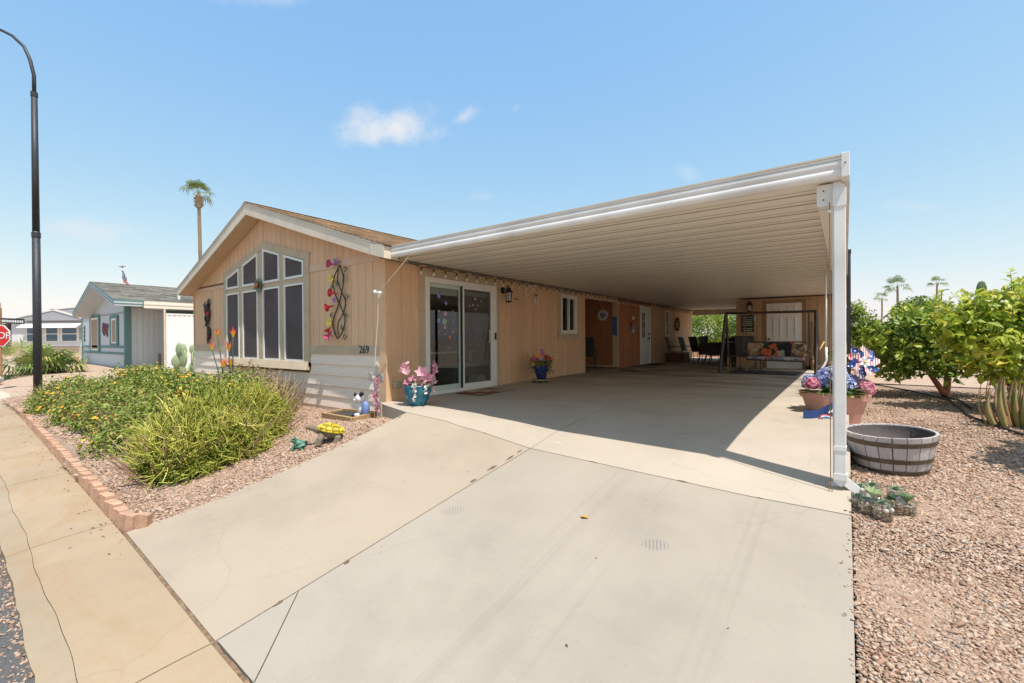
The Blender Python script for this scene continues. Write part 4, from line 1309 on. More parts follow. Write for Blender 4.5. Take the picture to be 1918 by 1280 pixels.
for i in range(520):
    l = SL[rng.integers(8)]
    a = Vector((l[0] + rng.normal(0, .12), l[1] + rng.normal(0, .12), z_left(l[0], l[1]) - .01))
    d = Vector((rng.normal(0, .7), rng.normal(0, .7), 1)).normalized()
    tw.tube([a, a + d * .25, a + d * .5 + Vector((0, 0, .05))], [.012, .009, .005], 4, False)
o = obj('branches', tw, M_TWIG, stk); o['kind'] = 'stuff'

dry = root('dry_shrub', 'dried brown shrub by the cream lap siding under the gable window', 'shrub', (-8.9, 4.0, -.3))
DL = [(-7.9, 3.55, -.12, .5, .4, .38), (-7.4, 3.5, -.2, .35, .3, .3), (-8.75, 3.95, .0, .5, .4, .45), (-9.3, 3.9, .05, .5, .4, .5), (-8.4, 3.75, -.1, .4, .35, .3), (-9.8, 3.9, .05, .5, .4, .48), (-8.2, 4.0, -.08, .3, .3, .3)]
foliage('foliage', DL, 5200, .05, .5, M_DRY, dry, rng, jitter=1.1, up=.2, rmin=.5)
tw = MB()
for i in range(900):
    l = DL[rng.integers(len(DL))]
    a = Vector((l[0] + rng.normal(0, .12), l[1] + rng.normal(0, .1), -.3))
    d = Vector((rng.normal(0, .75), rng.normal(-.1, .55), .8)).normalized()
    L = rng.uniform(.35, .85)
    b = a + d * L
    tw.tube([a, a.lerp(b, .5) + Vector((rng.normal(0, .04), rng.normal(0, .04), .03)), b], [.006, .004, .0015], 3, False)
o = obj('twigs', tw, mat('pale_twig', (.42, .31, .19), .9, .25, 14), dry); o['kind'] = 'stuff'

cro = root('red_plant', 'small red leaved plant by the kerb at the edge of the lantana', 'plant', (-10.4, 1.72, -.5))
mb = MB()
for (cx, cy, cz, n_) in ((-10.55, 1.66, -.30, 16), (-10.2, 1.72, -.24, 14), (-10.35, 1.8, -.2, 10)):
    for k in range(n_):
        a = rng.uniform(0, 6.28); e = rng.uniform(.1, .9); L = rng.uniform(.07, .13)
        d = Vector((math.cos(a) * math.cos(e), math.sin(a) * math.cos(e), math.sin(e))); s_ = d.cross(Vector((0, 0, 1))).normalized() * L * .3
        c = Vector((cx, cy, cz))
        mb.add([c, c + d * L * .5 + s_, c + d * L - Vector((0, 0, .02)), c + d * L * .5 - s_], [(0, 1, 2), (0, 2, 3)], rng.uniform(0, 1))
obj('leaves', mb, leaf_mat('red_leaf', [(0, (.35, .01, .05)), (.6, (.62, .03, .09)), (.85, (.7, .12, .16)), (1, (.75, .42, .05))], .5, .2), cro)['kind'] = 'stuff'
mb = MB()
for (bx_, by_, bz_) in ((-10.55, 1.66, -.3), (-10.2, 1.72, -.24), (-10.35, 1.8, -.2)): mb.tube([(-10.36, 1.68, -.5), ((bx_ - 10.36) / 2, by_, -.38), (bx_, by_, bz_)], .008, 4)
for k in range(7):
    a = k * .9; c = Vector((-10.33, 1.66, -.46)); d = Vector((math.cos(a), math.sin(a), .5)) * .14; s_ = Vector((-math.sin(a), math.cos(a), 0)) * .035
    mb.add([c, c + d * .5 + s_ + Vector((0, 0, .02)), c + d, c + d * .5 - s_ + Vector((0, 0, .02))], [(0, 1, 2), (0, 2, 3)])
obj('stems', mb, mat('lime_stem', (.16, .25, .04), .5, .2, 8), cro)

rock = root('dark_stone', 'dark flat stone lying beside the red leaved plant', 'stone', (-10.0, 1.58, -.5))
mb = MB(); mb.ball((-9.98, 1.6, -.49), (.16, .08, .05), 8, 5); obj('stone_body', mb, mat('dark_rock', (.12, .10, .09), .9, .3, 12, bmp=.6), rock)

# orange heliconia stems stuck into the bed
hel = root('orange_garden_stems', 'tall artificial orange and yellow flower stems standing before the gable window', 'garden flowers', (-10.9, 4.05, -.28))
M_STEM = mat('thin_dark_stem', (.04, .07, .05), .5, .2, 10)
M_FLAME = leaf_mat('flame_petal', [(0, (.85, .62, .05)), (.45, (.9, .40, .05)), (.75, (.8, .09, .08)), (1, (.62, .03, .10))], .5, .15)
for (tx, ty, tz, bx_, n_) in ((-11.22, 4.05, 1.08, -10.95, 8), (-10.42, 4.05, 1.05, -10.62, 9), (-11.4, 4.0, .78, -11.0, 7), (-10.52, 4.0, .76, -10.7, 10), (-10.95, 4.05, .40, -10.85, 7), (-10.72, 4.0, .42, -10.75, 7), (-10.55, 4.05, .43, -10.7, 7)):
    mb = MB(); a, b = Vector((bx_, 4.08, -.28)), Vector((tx, ty, tz))
    mb.tube([a, a.lerp(b, .5) + Vector((.03, 0, .05)), b], [.014, .012, .01], 5)
    obj('stem', mb, M_STEM, hel, smooth=True)
    pm = MB()
    for k in range(n_):
        an = 6.28 * k / n_; sp_ = .22 + .22 * (k % 2)
        d = Vector((math.cos(an) * sp_, math.sin(an) * sp_, 1)).normalized(); L = rng.uniform(.16, .27); s_ = Vector((-math.sin(an), math.cos(an), 0)) * .015
        o3 = Vector((math.cos(an), math.sin(an), 0)) * .012
        pm.add([b + o3, b + d * L * .45 + s_, b + d * L, b + d * L * .45 - s_, b + d * L * .45 - o3 * 1.2], [(0, 1, 4), (1, 2, 4), (2, 3, 4), (3, 0, 4), (0, 3, 2, 1)], 0)
        pm.t[-5:] = [0, .35 + .1 * rng.uniform(), 1, .35, .55]
    obj('flower', pm, M_FLAME, hel)

# prickly pear at the far house corner
pp = root('prickly_pear', 'pale green prickly pear cactus against the white corrugated fence', 'cactus', (-15.7, 4.75, -.3))
M_PAD = mat('cactus_pad', (.33, .40, .22), .65, .18, 9, bmp=.5, bscale=45)
for (x, y, z, w, h, ang, tl) in ((-15.75, 4.75, -.05, .2, .27, .1, .2), (-15.5, 4.85, -.02, .19, .26, -.5, -.2), (-15.95, 4.7, .32, .17, .22, .9, .5), (-15.65, 4.75, .38, .17, .27, .2, .05), (-15.42, 4.9, .36, .17, .26, -.3, -.12), (-15.86, 4.7, .66, .14, .19, .3, .25), (-15.63, 4.75, .62, .08, .2, 1.2, -.1), (-15.35, 4.92, .62, .13, .17, .8, -.3), (-15.3, 4.9, .1, .16, .22, .2, -.6), (-16.05, 4.72, .1, .17, .2, .3, .9)):
    mb = MB(); mb.ball((0, 0, 0), (w, .045, h), 12, 8)
    o = obj('pad', mb, M_PAD, pp, smooth=True)
    z += .1
    me = o.data
    Mx = Matrix.Translation(Vector((x, y, z)) - ORG[pp.name]) @ Matrix.Rotation(ang, 4, 'Z') @ Matrix.Rotation(tl, 4, 'Y')
    me.transform(Matrix.Translation(ORG[pp.name])); me.transform(Mx)

# ------------------------------------------------------------------ shrubs on the right
def leaf_parts(parent, lobes, n, size, aspect, m, rgn, tlo=.0, thi=1.0, zmin=-9):
    """the largest leaves one by one, on a few shared meshes"""
    mes = []
    for k in range(6):
        mb = MB(); w = aspect * .5
        ft = .12
        vs = [(0, 0, 0), (.3, w * .85, ft), (.65, w * .8, ft * .9), (1, 0, -.15), (.65, -w * .8, ft * .9), (.3, -w * .85, ft), (.33, 0, .0), (.66, 0, -.02)]
        mb.add(vs, [(0, 6, 1), (1, 6, 7, 2), (2, 7, 3), (3, 7, 4), (4, 7, 6, 5), (5, 6, 0)], tlo + (thi - tlo) * (k + .5) / 6)
        me = mb.mesh('leaf'); me.materials.append(m); mes.append(me)
    P, N = lobes_sample(lobes, n, rgn, .95, 1.08, zmin=zmin)
    for p, nv in zip(P, N):
        nv = Vector(nv + np.array([0, 0, .5]) + rgn.normal(0, .5, 3)).normalized()
        a = Vector(rgn.normal(0, 1, 3)); a = (a - nv * a.dot(nv)).normalized(); b = nv.cross(a)
        s_ = size * rgn.lognormal(0, .22)
        q = Matrix((a, b, nv)).transposed().to_euler()
        inst('leaf', mes[int(rgn.integers(6))], parent, p, q, (s_, s_, s_))

def shoots(parent, lobes, n, size, m, rgn):
    """leafy shoots standing out of the crown"""
    P, N = lobes_sample(lobes, n, rgn, .85, .95); wd = MB(); lv = MB()
    for p, nv in zip(P, N):
        p = Vector(p); d = (Vector(nv) * .7 + Vector((rgn.normal(0, .25), rgn.normal(0, .25), .75))).normalized(); L = rgn.uniform(.18, .38)
        wd.tube([p - d * .15, p + d * L * .5, p + d * L + Vector((0, 0, -.02))], [.006, .004, .002], 4, False)
        for k in range(9):
            t = .25 + .75 * k / 9; c = p + d * L * t; s_ = d.orthogonal().normalized(); a = k * 2.4; e = (Matrix.Rotation(a, 3, d) @ s_ + d * .6).normalized(); q = e.cross(d).normalized() * size * .22
            l = size * rgn.uniform(.7, 1.1); lv.add([c, c + e * l * .5 + q, c + e * l - Vector((0, 0, l * .15)), c + e * l * .5 - q], [(0, 1, 2), (0, 2, 3)], min(1, .5 + .5 * rgn.uniform()))
    o = obj('shoot_wood', wd, M_BARK, parent); o['kind'] = 'stuff'; o = obj('shoot_leaves', lv, m, parent); o['kind'] = 'stuff'

shA = root('green_shrub', 'dark green leafy shrub on a forked reddish trunk in the gravel side yard', 'shrub', (1.36, 10.56, -.07))
LA = [(1.15, 10.5, .95, .62, .6, .52), (.75, 10.25, .85, .5, .45, .42), (1.5, 10.75, 1.05, .6, .55, .5), (.95, 10.2, 1.2, .42, .42, .34), (.5, 10.0, 1.0, .3, .35, .26), (1.35, 10.3, .5, .35, .35, .25), (.85, 10.3, .5, .3, .3, .22), (1.9, 10.9, 1.15, .6, .5, .45), (.7, 10.15, .42, .3, .3, .2), (1.75, 10.7, .62, .45, .4, .3)]
foliage('foliage', LA, 4800, .10, .5, M_CITD, shA, rng, jitter=.9, up=.35, rmin=.35)
shoots(shA, LA, 26, .11, M_CITD, rng)
leaf_parts(shA, LA, 240, .115, .5, M_CITD, rng, .45, 1)
mb = MB()
limb(mb, (1.36, 10.56, -.1), (1.4, 10.6, .35), .055, .045); limb(mb, (1.36, 10.56, -.02), (1.0, 10.35, .62), .05, .03); limb(mb, (1.4, 10.6, .3), (1.7, 10.8, .9), .04, .02)
limb(mb, (1.4, 10.6, .3), (1.2, 10.5, 1.0), .035, .015); limb(mb, (1.1, 10.4, .5), (.8, 10.2, .95), .03, .012)
obj('trunk', mb, mat('reddish_bark', (.36, .16, .085), .8, .25, 12, bmp=.4), shA, smooth=True)

shB = root('yellow_green_shrub', 'bright yellow green large leaved shrub rising behind the aloe at the right edge', 'shrub', (1.95, 9.3, -.1))
LB = [(1.75, 9.3, 1.0, .5, .5, .5), (2.2, 9.5, 1.1, .6, .55, .55), (1.5, 9.0, .95, .42, .4, .42), (1.25, 9.0, 1.15, .28, .3, .25), (2.0, 9.1, .65, .5, .4, .4), (2.7, 9.6, 1.0, .6, .5, .6), (1.6, 9.1, 1.42, .22, .22, .22), (1.95, 9.3, 1.5, .24, .24, .26), (2.3, 9.4, 1.6, .22, .22, .2), (1.95, 8.75, .55, .4, .3, .28), (1.6, 8.9, .62, .3, .3, .22)]
foliage('foliage', LB, 4200, .115, .5, M_CITR, shB, rng, jitter=.9, up=.4, rmin=.35)
shoots(shB, LB, 34, .13, M_CITR, rng)
leaf_parts(shB, LB, 290, .135, .52, M_CITR, rng, .4, 1)
mb = MB()
for (x, y, z) in ((1.5, 9.0, .9), (2.2, 9.5, 1.0), (1.9, 9.1, .8), (2.5, 9.5, .9), (1.7, 9.2, 1.2), (2.1, 9.3, 1.3)): limb(mb, (1.95, 9.3, -.12), (x, y, z), .03, .01, .12)
obj('stems', mb, M_BARK, shB, smooth=True)
fm = MB()
for k in range(60):
    c = Vector((rng.normal(2.0, .22), rng.normal(8.72, .12), rng.normal(.42, .13)))
    for j in range(4):
        a = j * 1.57 + k; d = Vector((math.cos(a), math.sin(a) * .6, .4)) * .045; s_ = Vector((-math.sin(a), math.cos(a), 0)) * .022
        fm.add([c, c + d * .6 + s_, c + d, c + d * .6 - s_], [(0, 1, 2), (0, 2, 3)], rng.uniform(0, 1))
obj('blossoms', fm, leaf_mat('pale_pink_flower', [(0, (.75, .55, .6)), (1, (.82, .72, .74))], .6, .3), shB)['kind'] = 'stuff'

shC = root('small_tree', 'small upright bright green tree behind the pinwheel, right of the white post', 'tree', (.32, 17.1, 0))
LC = [(.3, 17.1, 1.35, .45, .45, .55), (.4, 17.1, .95, .55, .5, .35), (.25, 17.1, 1.75, .25, .25, .32), (.75, 17.4, 1.0, .4, .4, .4), (1.0, 17.5, .7, .4, .4, .3)]
foliage('crown', LC, 4500, .085, .45, M_HEDG, shC, rng, jitter=.8, rmin=.35)
mb = MB(); limb(mb, (.32, 17.1, -.05), (.28, 17.1, .7), .05, .035); limb(mb, (.28, 17.1, .6), (.3, 17.1, 1.7), .03, .01); limb(mb, (.3, 17.1, .5), (.7, 17.3, 1.1), .025, .01); limb(mb, (.36, 17.0, -.05), (.2, 17.0, .9), .035, .015)
obj('trunk', mb, mat('reddish_bark', (.36, .16, .085)), shC, smooth=True)

shD = root('round_tree', 'dark round tree showing over the shrubs below the thin palms', 'tree', (3.0, 29.7, 0))
foliage('crown', [(2.9, 29.7, 2.2, .95, .8, .75), (2.4, 29.4, 2.0, .6, .6, .6), (3.5, 30, 2.1, .7, .6, .65)], 5200, .13, .5, M_CITD, shD, rng, jitter=.8, rmin=.5, tint=(0, .75))
mb = MB(); limb(mb, (3, 29.7, -.05), (2.9, 29.7, 1.9), .12, .07); obj('trunk', mb, M_BARK, shD, smooth=True)
for (x, y, h, w, lab) in ((4.6, 22.5, 1.5, 1.0, 'mid green shrub in the side yard behind the yellow green shrub'), (1.6, 21.5, 1.15, .8, 'low green shrub in the side yard between the small tree and the dark shrub'), (7.5, 27, 1.9, 1.5, 'wide green shrub far back by the saguaro')):
    r_ = root('yard_shrub', lab, 'shrub', (x, y, 0), 'shrubs further back in the side yard')
    foliage('foliage', [(x, y, h * .55, w, w, h * .5), (x - w * .5, y, h * .45, w * .6, w * .6, h * .4), (x + w * .5, y + .2, h * .5, w * .6, w * .6, h * .45)], 3500, .11, .5, M_HEDG, r_, rng, jitter=.8, rmin=.5)
    mb = MB(); limb(mb, (x, y, -.05), (x, y, h * .6), .05, .02); obj('stem', mb, M_BARK, r_)

# bright hedge behind the carport
for (x, y, w, h, lab, tnt, m) in ((-6.4, 27.5, 1.5, 2.7, 'bright green shrub behind the carport next to the house end', (.35, 1), M_HEDG), (-3.6, 27.2, 1.7, 3.2, 'darker green shrub behind the carport next to the shed', (.15, .85), M_HEDG), (-5.2, 29.5, 3.5, 3.6, 'tall light green hedge furthest back behind the carport', (.45, 1), M_HEDG)):
    r_ = root('garden_shrub', lab, 'shrub', (x, y, 0), 'shrubs behind the carport')
    foliage('foliage', [(x, y, h * .55, w, w * .7, h * .5), (x - w * .5, y - .2, h * .4, w * .6, w * .6, h * .4), (x + w * .5, y, h * .45, w * .6, w * .6, h * .45), (x, y - .3, h * .8, w * .6, w * .5, h * .3)], 9000, .10, .5, m, r_, rng, jitter=.8, rmin=.55, tint=tnt)
    mb = MB(); limb(mb, (x, y, -.1), (x, y, h * .7), .07, .03); limb(mb, (x, y, .3), (x + w * .5, y, h * .6), .05, .02); obj('trunk', mb, M_BARK, r_)

# shrub just outside the frame whose shadow falls on the gravel
shE = root('corner_shrub', 'leafy shrub beyond the right edge shading the gravel beside the barrel', 'shrub', (2.75, 6.0, -.2))
LE = [(2.35, 5.9, 1.55, .55, .55, .4), (2.8, 6.1, 1.4, .6, .6, .55), (2.5, 6.5, 1.5, .45, .45, .4)]
foliage('foliage', LE, 5000, .12, .5, M_CITD, shE, rng, jitter=.8, rmin=.5)
mb = MB(); limb(mb, (2.75, 6, -.25), (2.6, 6.0, 1.3), .06, .03); limb(mb, (2.7, 6, .5), (2.4, 6.3, 1.4), .04, .02); obj('trunk', mb, M_BARK, shE, smooth=True)

# aloe: each fleshy leaf on its own
alo = root('aloe', 'big aloe with upright reddish green leaves at the right edge', 'succulent', (1.72, 7.9, -.11))
M_ALOE = leaf_mat('aloe_leaf', [(0, (.12, .16, .05)), (.45, (.22, .26, .09)), (.7, (.30, .29, .12)), (.9, (.42, .24, .12)), (1, (.5, .26, .14))], .45, .08)
for k in range(74):
    a = rng.uniform(0, 6.28); rr = rng.uniform(.0, .40)
    b = Vector((1.72 + rr * math.cos(a) * 1.15, 7.9 + rr * math.sin(a) * .7, -.13))
    lean = .12 + .55 * rr
    L = rng.uniform(.42, .66)
    d = Vector((math.cos(a) * lean, math.sin(a) * lean, 1)).normalized()
    out = Vector((math.cos(a), math.sin(a), 0)); sd_ = Vector((-math.sin(a), math.cos(a), 0))
    if rng.uniform() < .35: sd_ = Matrix.Rotation(rng.uniform(-.9, .9), 3, 'Z') @ sd_
    mb = MB(); pts = []
    S_ = 6
    vs = []; tt = []
    for i in range(S_ + 1):
        t = i / S_
        c = b + d * L * t + out * (.10 * t * (1 - t) * 2.2 - .05 * t * t)
        w = .031 * (1 - t ** 1.6) * (.75 + .6 * min(1, t * 3)) + .002
        th = .018 * (1 - t) + .003
        vs += [c - sd_ * w, c - out * th * -.2, c + sd_ * w, c + out * th]
        base_t = .25 + .35 * rng.uniform()
        tt += [.92, base_t + .3 * t, .92, base_t + .3 * t]
    fs = []
    for i in range(S_):
        for j in range(4):
            j2 = (j + 1) % 4
            fs.append((i * 4 + j, i * 4 + j2, i * 4 + 4 + j2, i * 4 + 4 + j))
    mb.add(vs, fs); mb.t = tt
    obj('leaf', mb, M_ALOE, alo, smooth=True)

# ------------------------------------------------------------------ kerb bricks
edg = root('brick_edging', 'row of scalloped pinkish concrete edging bricks between pavement and gravel bed', 'edging', (-9.5, 1.2, -.6))
M_BRK = mat('edging_brick', (.50, .30, .20), .9, .16, 9, bmp=.6, bscale=50, tint=.16)
bms = []
for k in range(4):
    mb = MB()
    w, d, h = .052, .036, .10
    # front face is a shallow V so that the row reads as scallops
    prof = [(-w, -d), (0, -d - .022), (w, -d), (w, d), (-w, d)]
    top = [(p[0] * .97, p[1] * .9, h + .012 * (i == 1) + .004 * k) for i, p in enumerate(prof)]
    bot = [(p[0], p[1], -h) for p in prof]
    mb.add(bot + top, [(4, 3, 2, 1, 0), (5, 6, 7, 8, 9)] + [(i, (i + 1) % 5, 5 + (i + 1) % 5, 5 + i) for i in range(5)], .2 + .2 * k)
    me = mb.mesh('brick'); me.materials.append(M_BRK); bms.append(me)
x = -4.98; i = 0
while x > -17.6:
    z = -.60 + .01 * math.sin(i * 2.3) + (0 if x > -14 else -.02)
    inst('brick', bms[i % 4], edg, (x, y_in(x) + .055 + .006 * math.sin(i * 1.1), z + random.uniform(-.008, .008)), (random.uniform(-.05, .05), random.uniform(-.04, .04), -.035 + random.uniform(-.06, .06)))
    x -= .108; i += 1
for (dx, dy, r) in ((-4.87, .07, .5), (-4.80, .13, .75)):
    inst('brick', bms[1], edg, (dx, y_in(-4.85) + dy, -.60), (0, .12, r), (1, 1, 1.1))

# fallen leaves
lm = MB()
for k in range(300):
    if k < 140: x = rng.uniform(-15, -4.2); y = y_in(x) - abs(rng.normal(0, .16)); z = z_walk(x, y) + .006
    elif k < 149: x = rng.uniform(-4.5, .0); y = rng.uniform(1.0, 3.9); z = z_conc(x, y) + .006
    else: x = rng.uniform(-14, -4.9); y = rng.uniform(1.15, 4.3); z = z_left(x, y) + .02
    a = rng.uniform(0, 6.28); L = rng.uniform(.006, .022) * (.6 if 140 <= k < 149 else 1); d = Vector((math.cos(a), math.sin(a), rng.uniform(-.1, .3))) * L; s_ = Vector((-math.sin(a), math.cos(a), .15)) * L * .4
    c = Vector((x, y, z))
    lm.add([c - d, c + s_, c + d, c - s_ + Vector((0, 0, .004))], [(0, 1, 2), (0, 2, 3)], rng.uniform(0, 1))
o = obj('leaf_litter', lm, leaf_mat('litter', [(0, (.05, .035, .02)), (.6, (.14, .08, .04)), (1, (.3, .17, .07))], .8, .1)); o['kind'] = 'stuff'
lf = MB(); c = Vector((-1.62, 3.02, z_conc(-1.62, 3.02) + .004)); lf.add([c, c + Vector((.035, .02, .012)), c + Vector((.07, 0, .002)), c + Vector((.03, -.025, .014))], [(0, 1, 2), (0, 2, 3)])
o = obj('fallen_leaf', lf, mat('orange_leaf', (.62, .27, .03), .7, .2, 20)); tag(o, 'single small orange leaf lying on the open driveway', 'leaf')

# ------------------------------------------------------------------ wall ornaments on the gable
M_VINE = mat('green_black_wire', (.025, .04, .03), .5, .2, 12)
orn = root('flower_vine_ornament', 'tall metal wall ornament of twisting vines with red trumpet flowers beside the gable window', 'wall ornament', (-7.1, YF - .03, 1.65))
yv = YF - .05
def vine(pts, r=.011):
    P = [Vector((x, yv - .02 * math.sin(i * 1.3), z)) for i, (x, z) in enumerate(pts)]
    Q = []
    for i in range(len(P) - 1):
        p0, p1, p2, p3 = P[max(i - 1, 0)], P[i], P[i + 1], P[min(i + 2, len(P) - 1)]
        for k in range(6):
            t = k / 6
            Q.append(.5 * ((2 * p1) + (p2 - p0) * t + (2 * p0 - 5 * p1 + 4 * p2 - p3) * t * t + (3 * p1 - p0 - 3 * p2 + p3) * t ** 3))
    Q.append(P[-1])
    return MB().tube(Q, r, 5)
obj('vine', vine([(-7.06, 2.29), (-7.24, 2.05), (-7.2, 1.8), (-7.02, 1.5), (-6.95, 1.33), (-7.0, 1.12), (-7.12, 1.01)]), M_VINE, orn, smooth=True)
obj('vine', vine([(-7.06, 2.29), (-6.92, 2.05), (-6.98, 1.86), (-7.11, 1.65), (-7.3, 1.36), (-7.27, 1.2), (-7.12, 1.01)]), M_VINE, orn, smooth=True)
obj('vine', vine([(-7.1, 2.26), (-7.1, 2.02), (-6.98, 1.8), (-6.92, 1.65), (-6.98, 1.48), (-7.12, 1.28), (-7.1, 1.08)]), M_VINE, orn, smooth=True)
def curl(x, z, s):
    return MB().tube([(x + s * r * math.cos(a), yv, z + r * math.sin(a)) for a, r in [(k * .7, .055 - .0028 * k) for k in range(11)]], .006, 4)
for (x, z, s) in ((-6.9, 2.2, 1), (-6.86, 1.72, 1), (-7.33, 1.42, -1), (-6.93, 1.03, 1)): obj('tendril', curl(x, z, s), M_VINE, orn, smooth=True)
def trumpet(x, z, ang, m1, name='trumpet_flower'):
    mb = MB(); q = Matrix.Rotation(ang, 3, 'Y')
    mb.lathe([(.008, .0), (.014, .06), (.03, .11), (.075, .15), (.078, .152), (.03, .115), (.012, .07)], 9, (x, yv - .02, z), q @ Matrix.Rotation(.5, 3, 'X'))
    return obj(name, mb, m1, orn, smooth=True)
M_RED = mat('red_enamel', (.62, .04, .05), .35, .3, 14); M_MAG = mat('magenta_enamel', (.55, .07, .22), .35, .3, 14)
trumpet(-7.14, 2.30, -1.35, M_MAG); trumpet(-7.1, 1.80, -1.45, M_RED); trumpet(-7.22, 1.60, -1.9, M_RED); trumpet(-7.30, 1.14, -2.6, M_MAG); trumpet(-7.31, 1.05, -.2, M_RED)
M_YEL = mat('yellow_enamel', (.72, .58, .06), .4, .35, 18); M_LEAFM = mat('leaf_enamel', (.05, .16, .06), .4, .4, 14); M_PUR = mat('purple_enamel', (.32, .17, .42), .4, .3, 14)
def wing(x, z, s, rot, m1, name):
    mb = MB(); q = Matrix.Rotation(rot, 3, 'Y')
    for k in (-1, 1):
        pts = [(0, 0), (.06 * k, .07), (.10 * k, .05), (.085 * k, 0), (.06 * k, -.06), (.02 * k, -.05)]
        mb.prism([Vector((x, yv - .01 * (k + 2), z)) + q @ Vector((p[0] * s, -.02 * abs(p[0]) / .1, p[1] * s)) for p in pts], (0, .004, 0))
    mb.tube([Vector((x, yv - .02, z)) + q @ Vector((0, 0, -.07 * s)), Vector((x, yv - .02, z)) + q @ Vector((0, 0, .08 * s))], .012 * s, 5)
    return obj(name, mb, m1, orn)
wing(-7.3, 2.06, 1.0, .5, M_YEL, 'butterfly'); wing(-7.36, 1.30, 1.1, -.4, M_YEL, 'butterfly'); wing(-7.14, 2.36, .8, .1, M_PUR, 'petal_pair'); wing(-7.2, 1.68, .7, .3, M_PUR, 'petal_pair')
def leafp(x, z, a, L=.11):
    mb = MB(); d = Vector((math.cos(a), 0, math.sin(a))); s_ = Vector((-math.sin(a), 0, math.cos(a))); c = Vector((x, yv - .012, z))
    mb.prism([c, c + d * L * .35 + s_ * L * .28, c + d * L * .7 + s_ * L * .22, c + d * L, c + d * L * .7 - s_ * L * .22, c + d * L * .35 - s_ * L * .28], (0, .006, 0))
    obj('leaf', mb, M_LEAFM, orn)
for (x, z, a) in ((-6.97, 1.98, 1.2), (-7.13, 1.93, 2.0), (-6.9, 1.46, -1.0), (-6.95, 2.14, -1.4), (-7.0, 1.15, 1.8), (-7.22, 1.15, -1.3), (-7.3, 1.98, -1.8)): leafp(x, z, a)

sunp = root('green_flower_ornament', 'small green and copper metal flower ornament fixed at the middle of the gable window', 'wall ornament', (-10.12, YF - .06, 2.17))
for k in range(9):
    a = k * .698; c = Vector((-10.12, YF - .06, 2.17)); d = Vector((math.cos(a), -.15, math.sin(a))); s_ = Vector((-math.sin(a), 0, math.cos(a)))
    mb = MB(); L = .21 if k % 2 else .17; mb.prism([c, c + d * L * .5 + s_ * .04, c + d * L, c + d * L * .5 - s_ * .04], (0, .006, 0))
    obj('petal', mb, mat('patina', (.07, .14, .10), .5, .5, 20), sunp)
mb = MB(); mb.ball((-10.14, YF - .09, 2.18), (.075, .05, .075), 10, 7); obj('boss', mb, mat('copper', (.42, .17, .06), .35, .3, 14, metal=.6), sunp, smooth=True)

kok = root('dancer_ornament', 'dark metal dancer figure on the wall left of the gable window', 'wall ornament', (-12.98, YF - .03, 1.7))
mb = MB(); yk = YF - .045
mb.ball((-12.93, yk, 1.95), (.07, .02, .055), 8, 6); mb.tube([(-12.95, yk, 1.92), (-13.0, yk, 1.78), (-12.98, yk, 1.66)], [.05, .075, .06], 6)
mb.tube([(-12.98, yk, 1.67), (-13.1, yk, 1.57), (-13.03, yk, 1.44), (-13.1, yk, 1.36)], [.045, .035, .028, .02], 5); mb.tube([(-12.97, yk, 1.67), (-12.9, yk, 1.54), (-12.95, yk, 1.4)], [.045, .03, .022], 5)
mb.tube([(-12.98, yk, 1.84), (-13.14, yk, 1.8), (-13.2, yk, 1.92)], .018, 5); mb.tube([(-13.08, yk, 1.99), (-13.22, yk, 1.9)], .012, 4)
for k in range(5): mb.tube([(-12.93, yk, 1.98), (-12.98 + .05 * k, yk, 2.06 - .01 * abs(k - 2))], [.012, .004], 4)
mb.tube([(-12.97, yk, 1.8), (-12.86, yk, 1.76), (-12.83, yk, 1.64)], .018, 5)
obj('figure', mb, mat('dark_painted_metal', (.05, .035, .035), .45, .6, 25), kok, smooth=True)
mb = MB(); mb.tube([(-12.92, yk - .02, 1.72), (-12.9, yk - .02, 1.62)], [.03, .02], 6); obj('sash', mb, M_RED, kok)
gk = root('chili_ornament', 'curved black and red metal ornament below the dancer figure', 'wall ornament', (-12.93, YF - .03, 1.15))
mb = MB(); mb.tube([(-13.06, yk, 1.37), (-12.97, yk, 1.36), (-12.9, yk, 1.27), (-12.89, yk, 1.15), (-12.93, yk, 1.05), (-12.98, yk, .98)], [.012, .025, .045, .05, .04, .02], 7); mb.ball((-12.97, yk, .98), (.055, .02, .075), 8, 6)
obj('body', mb, mat('dark_painted_metal', (.05, .035, .035)), gk, smooth=True)
mb = MB(); mb.ball((-12.905, yk - .03, 1.13), (.04, .02, .08), 8, 6); obj('red_patch', mb, M_RED, gk, smooth=True)

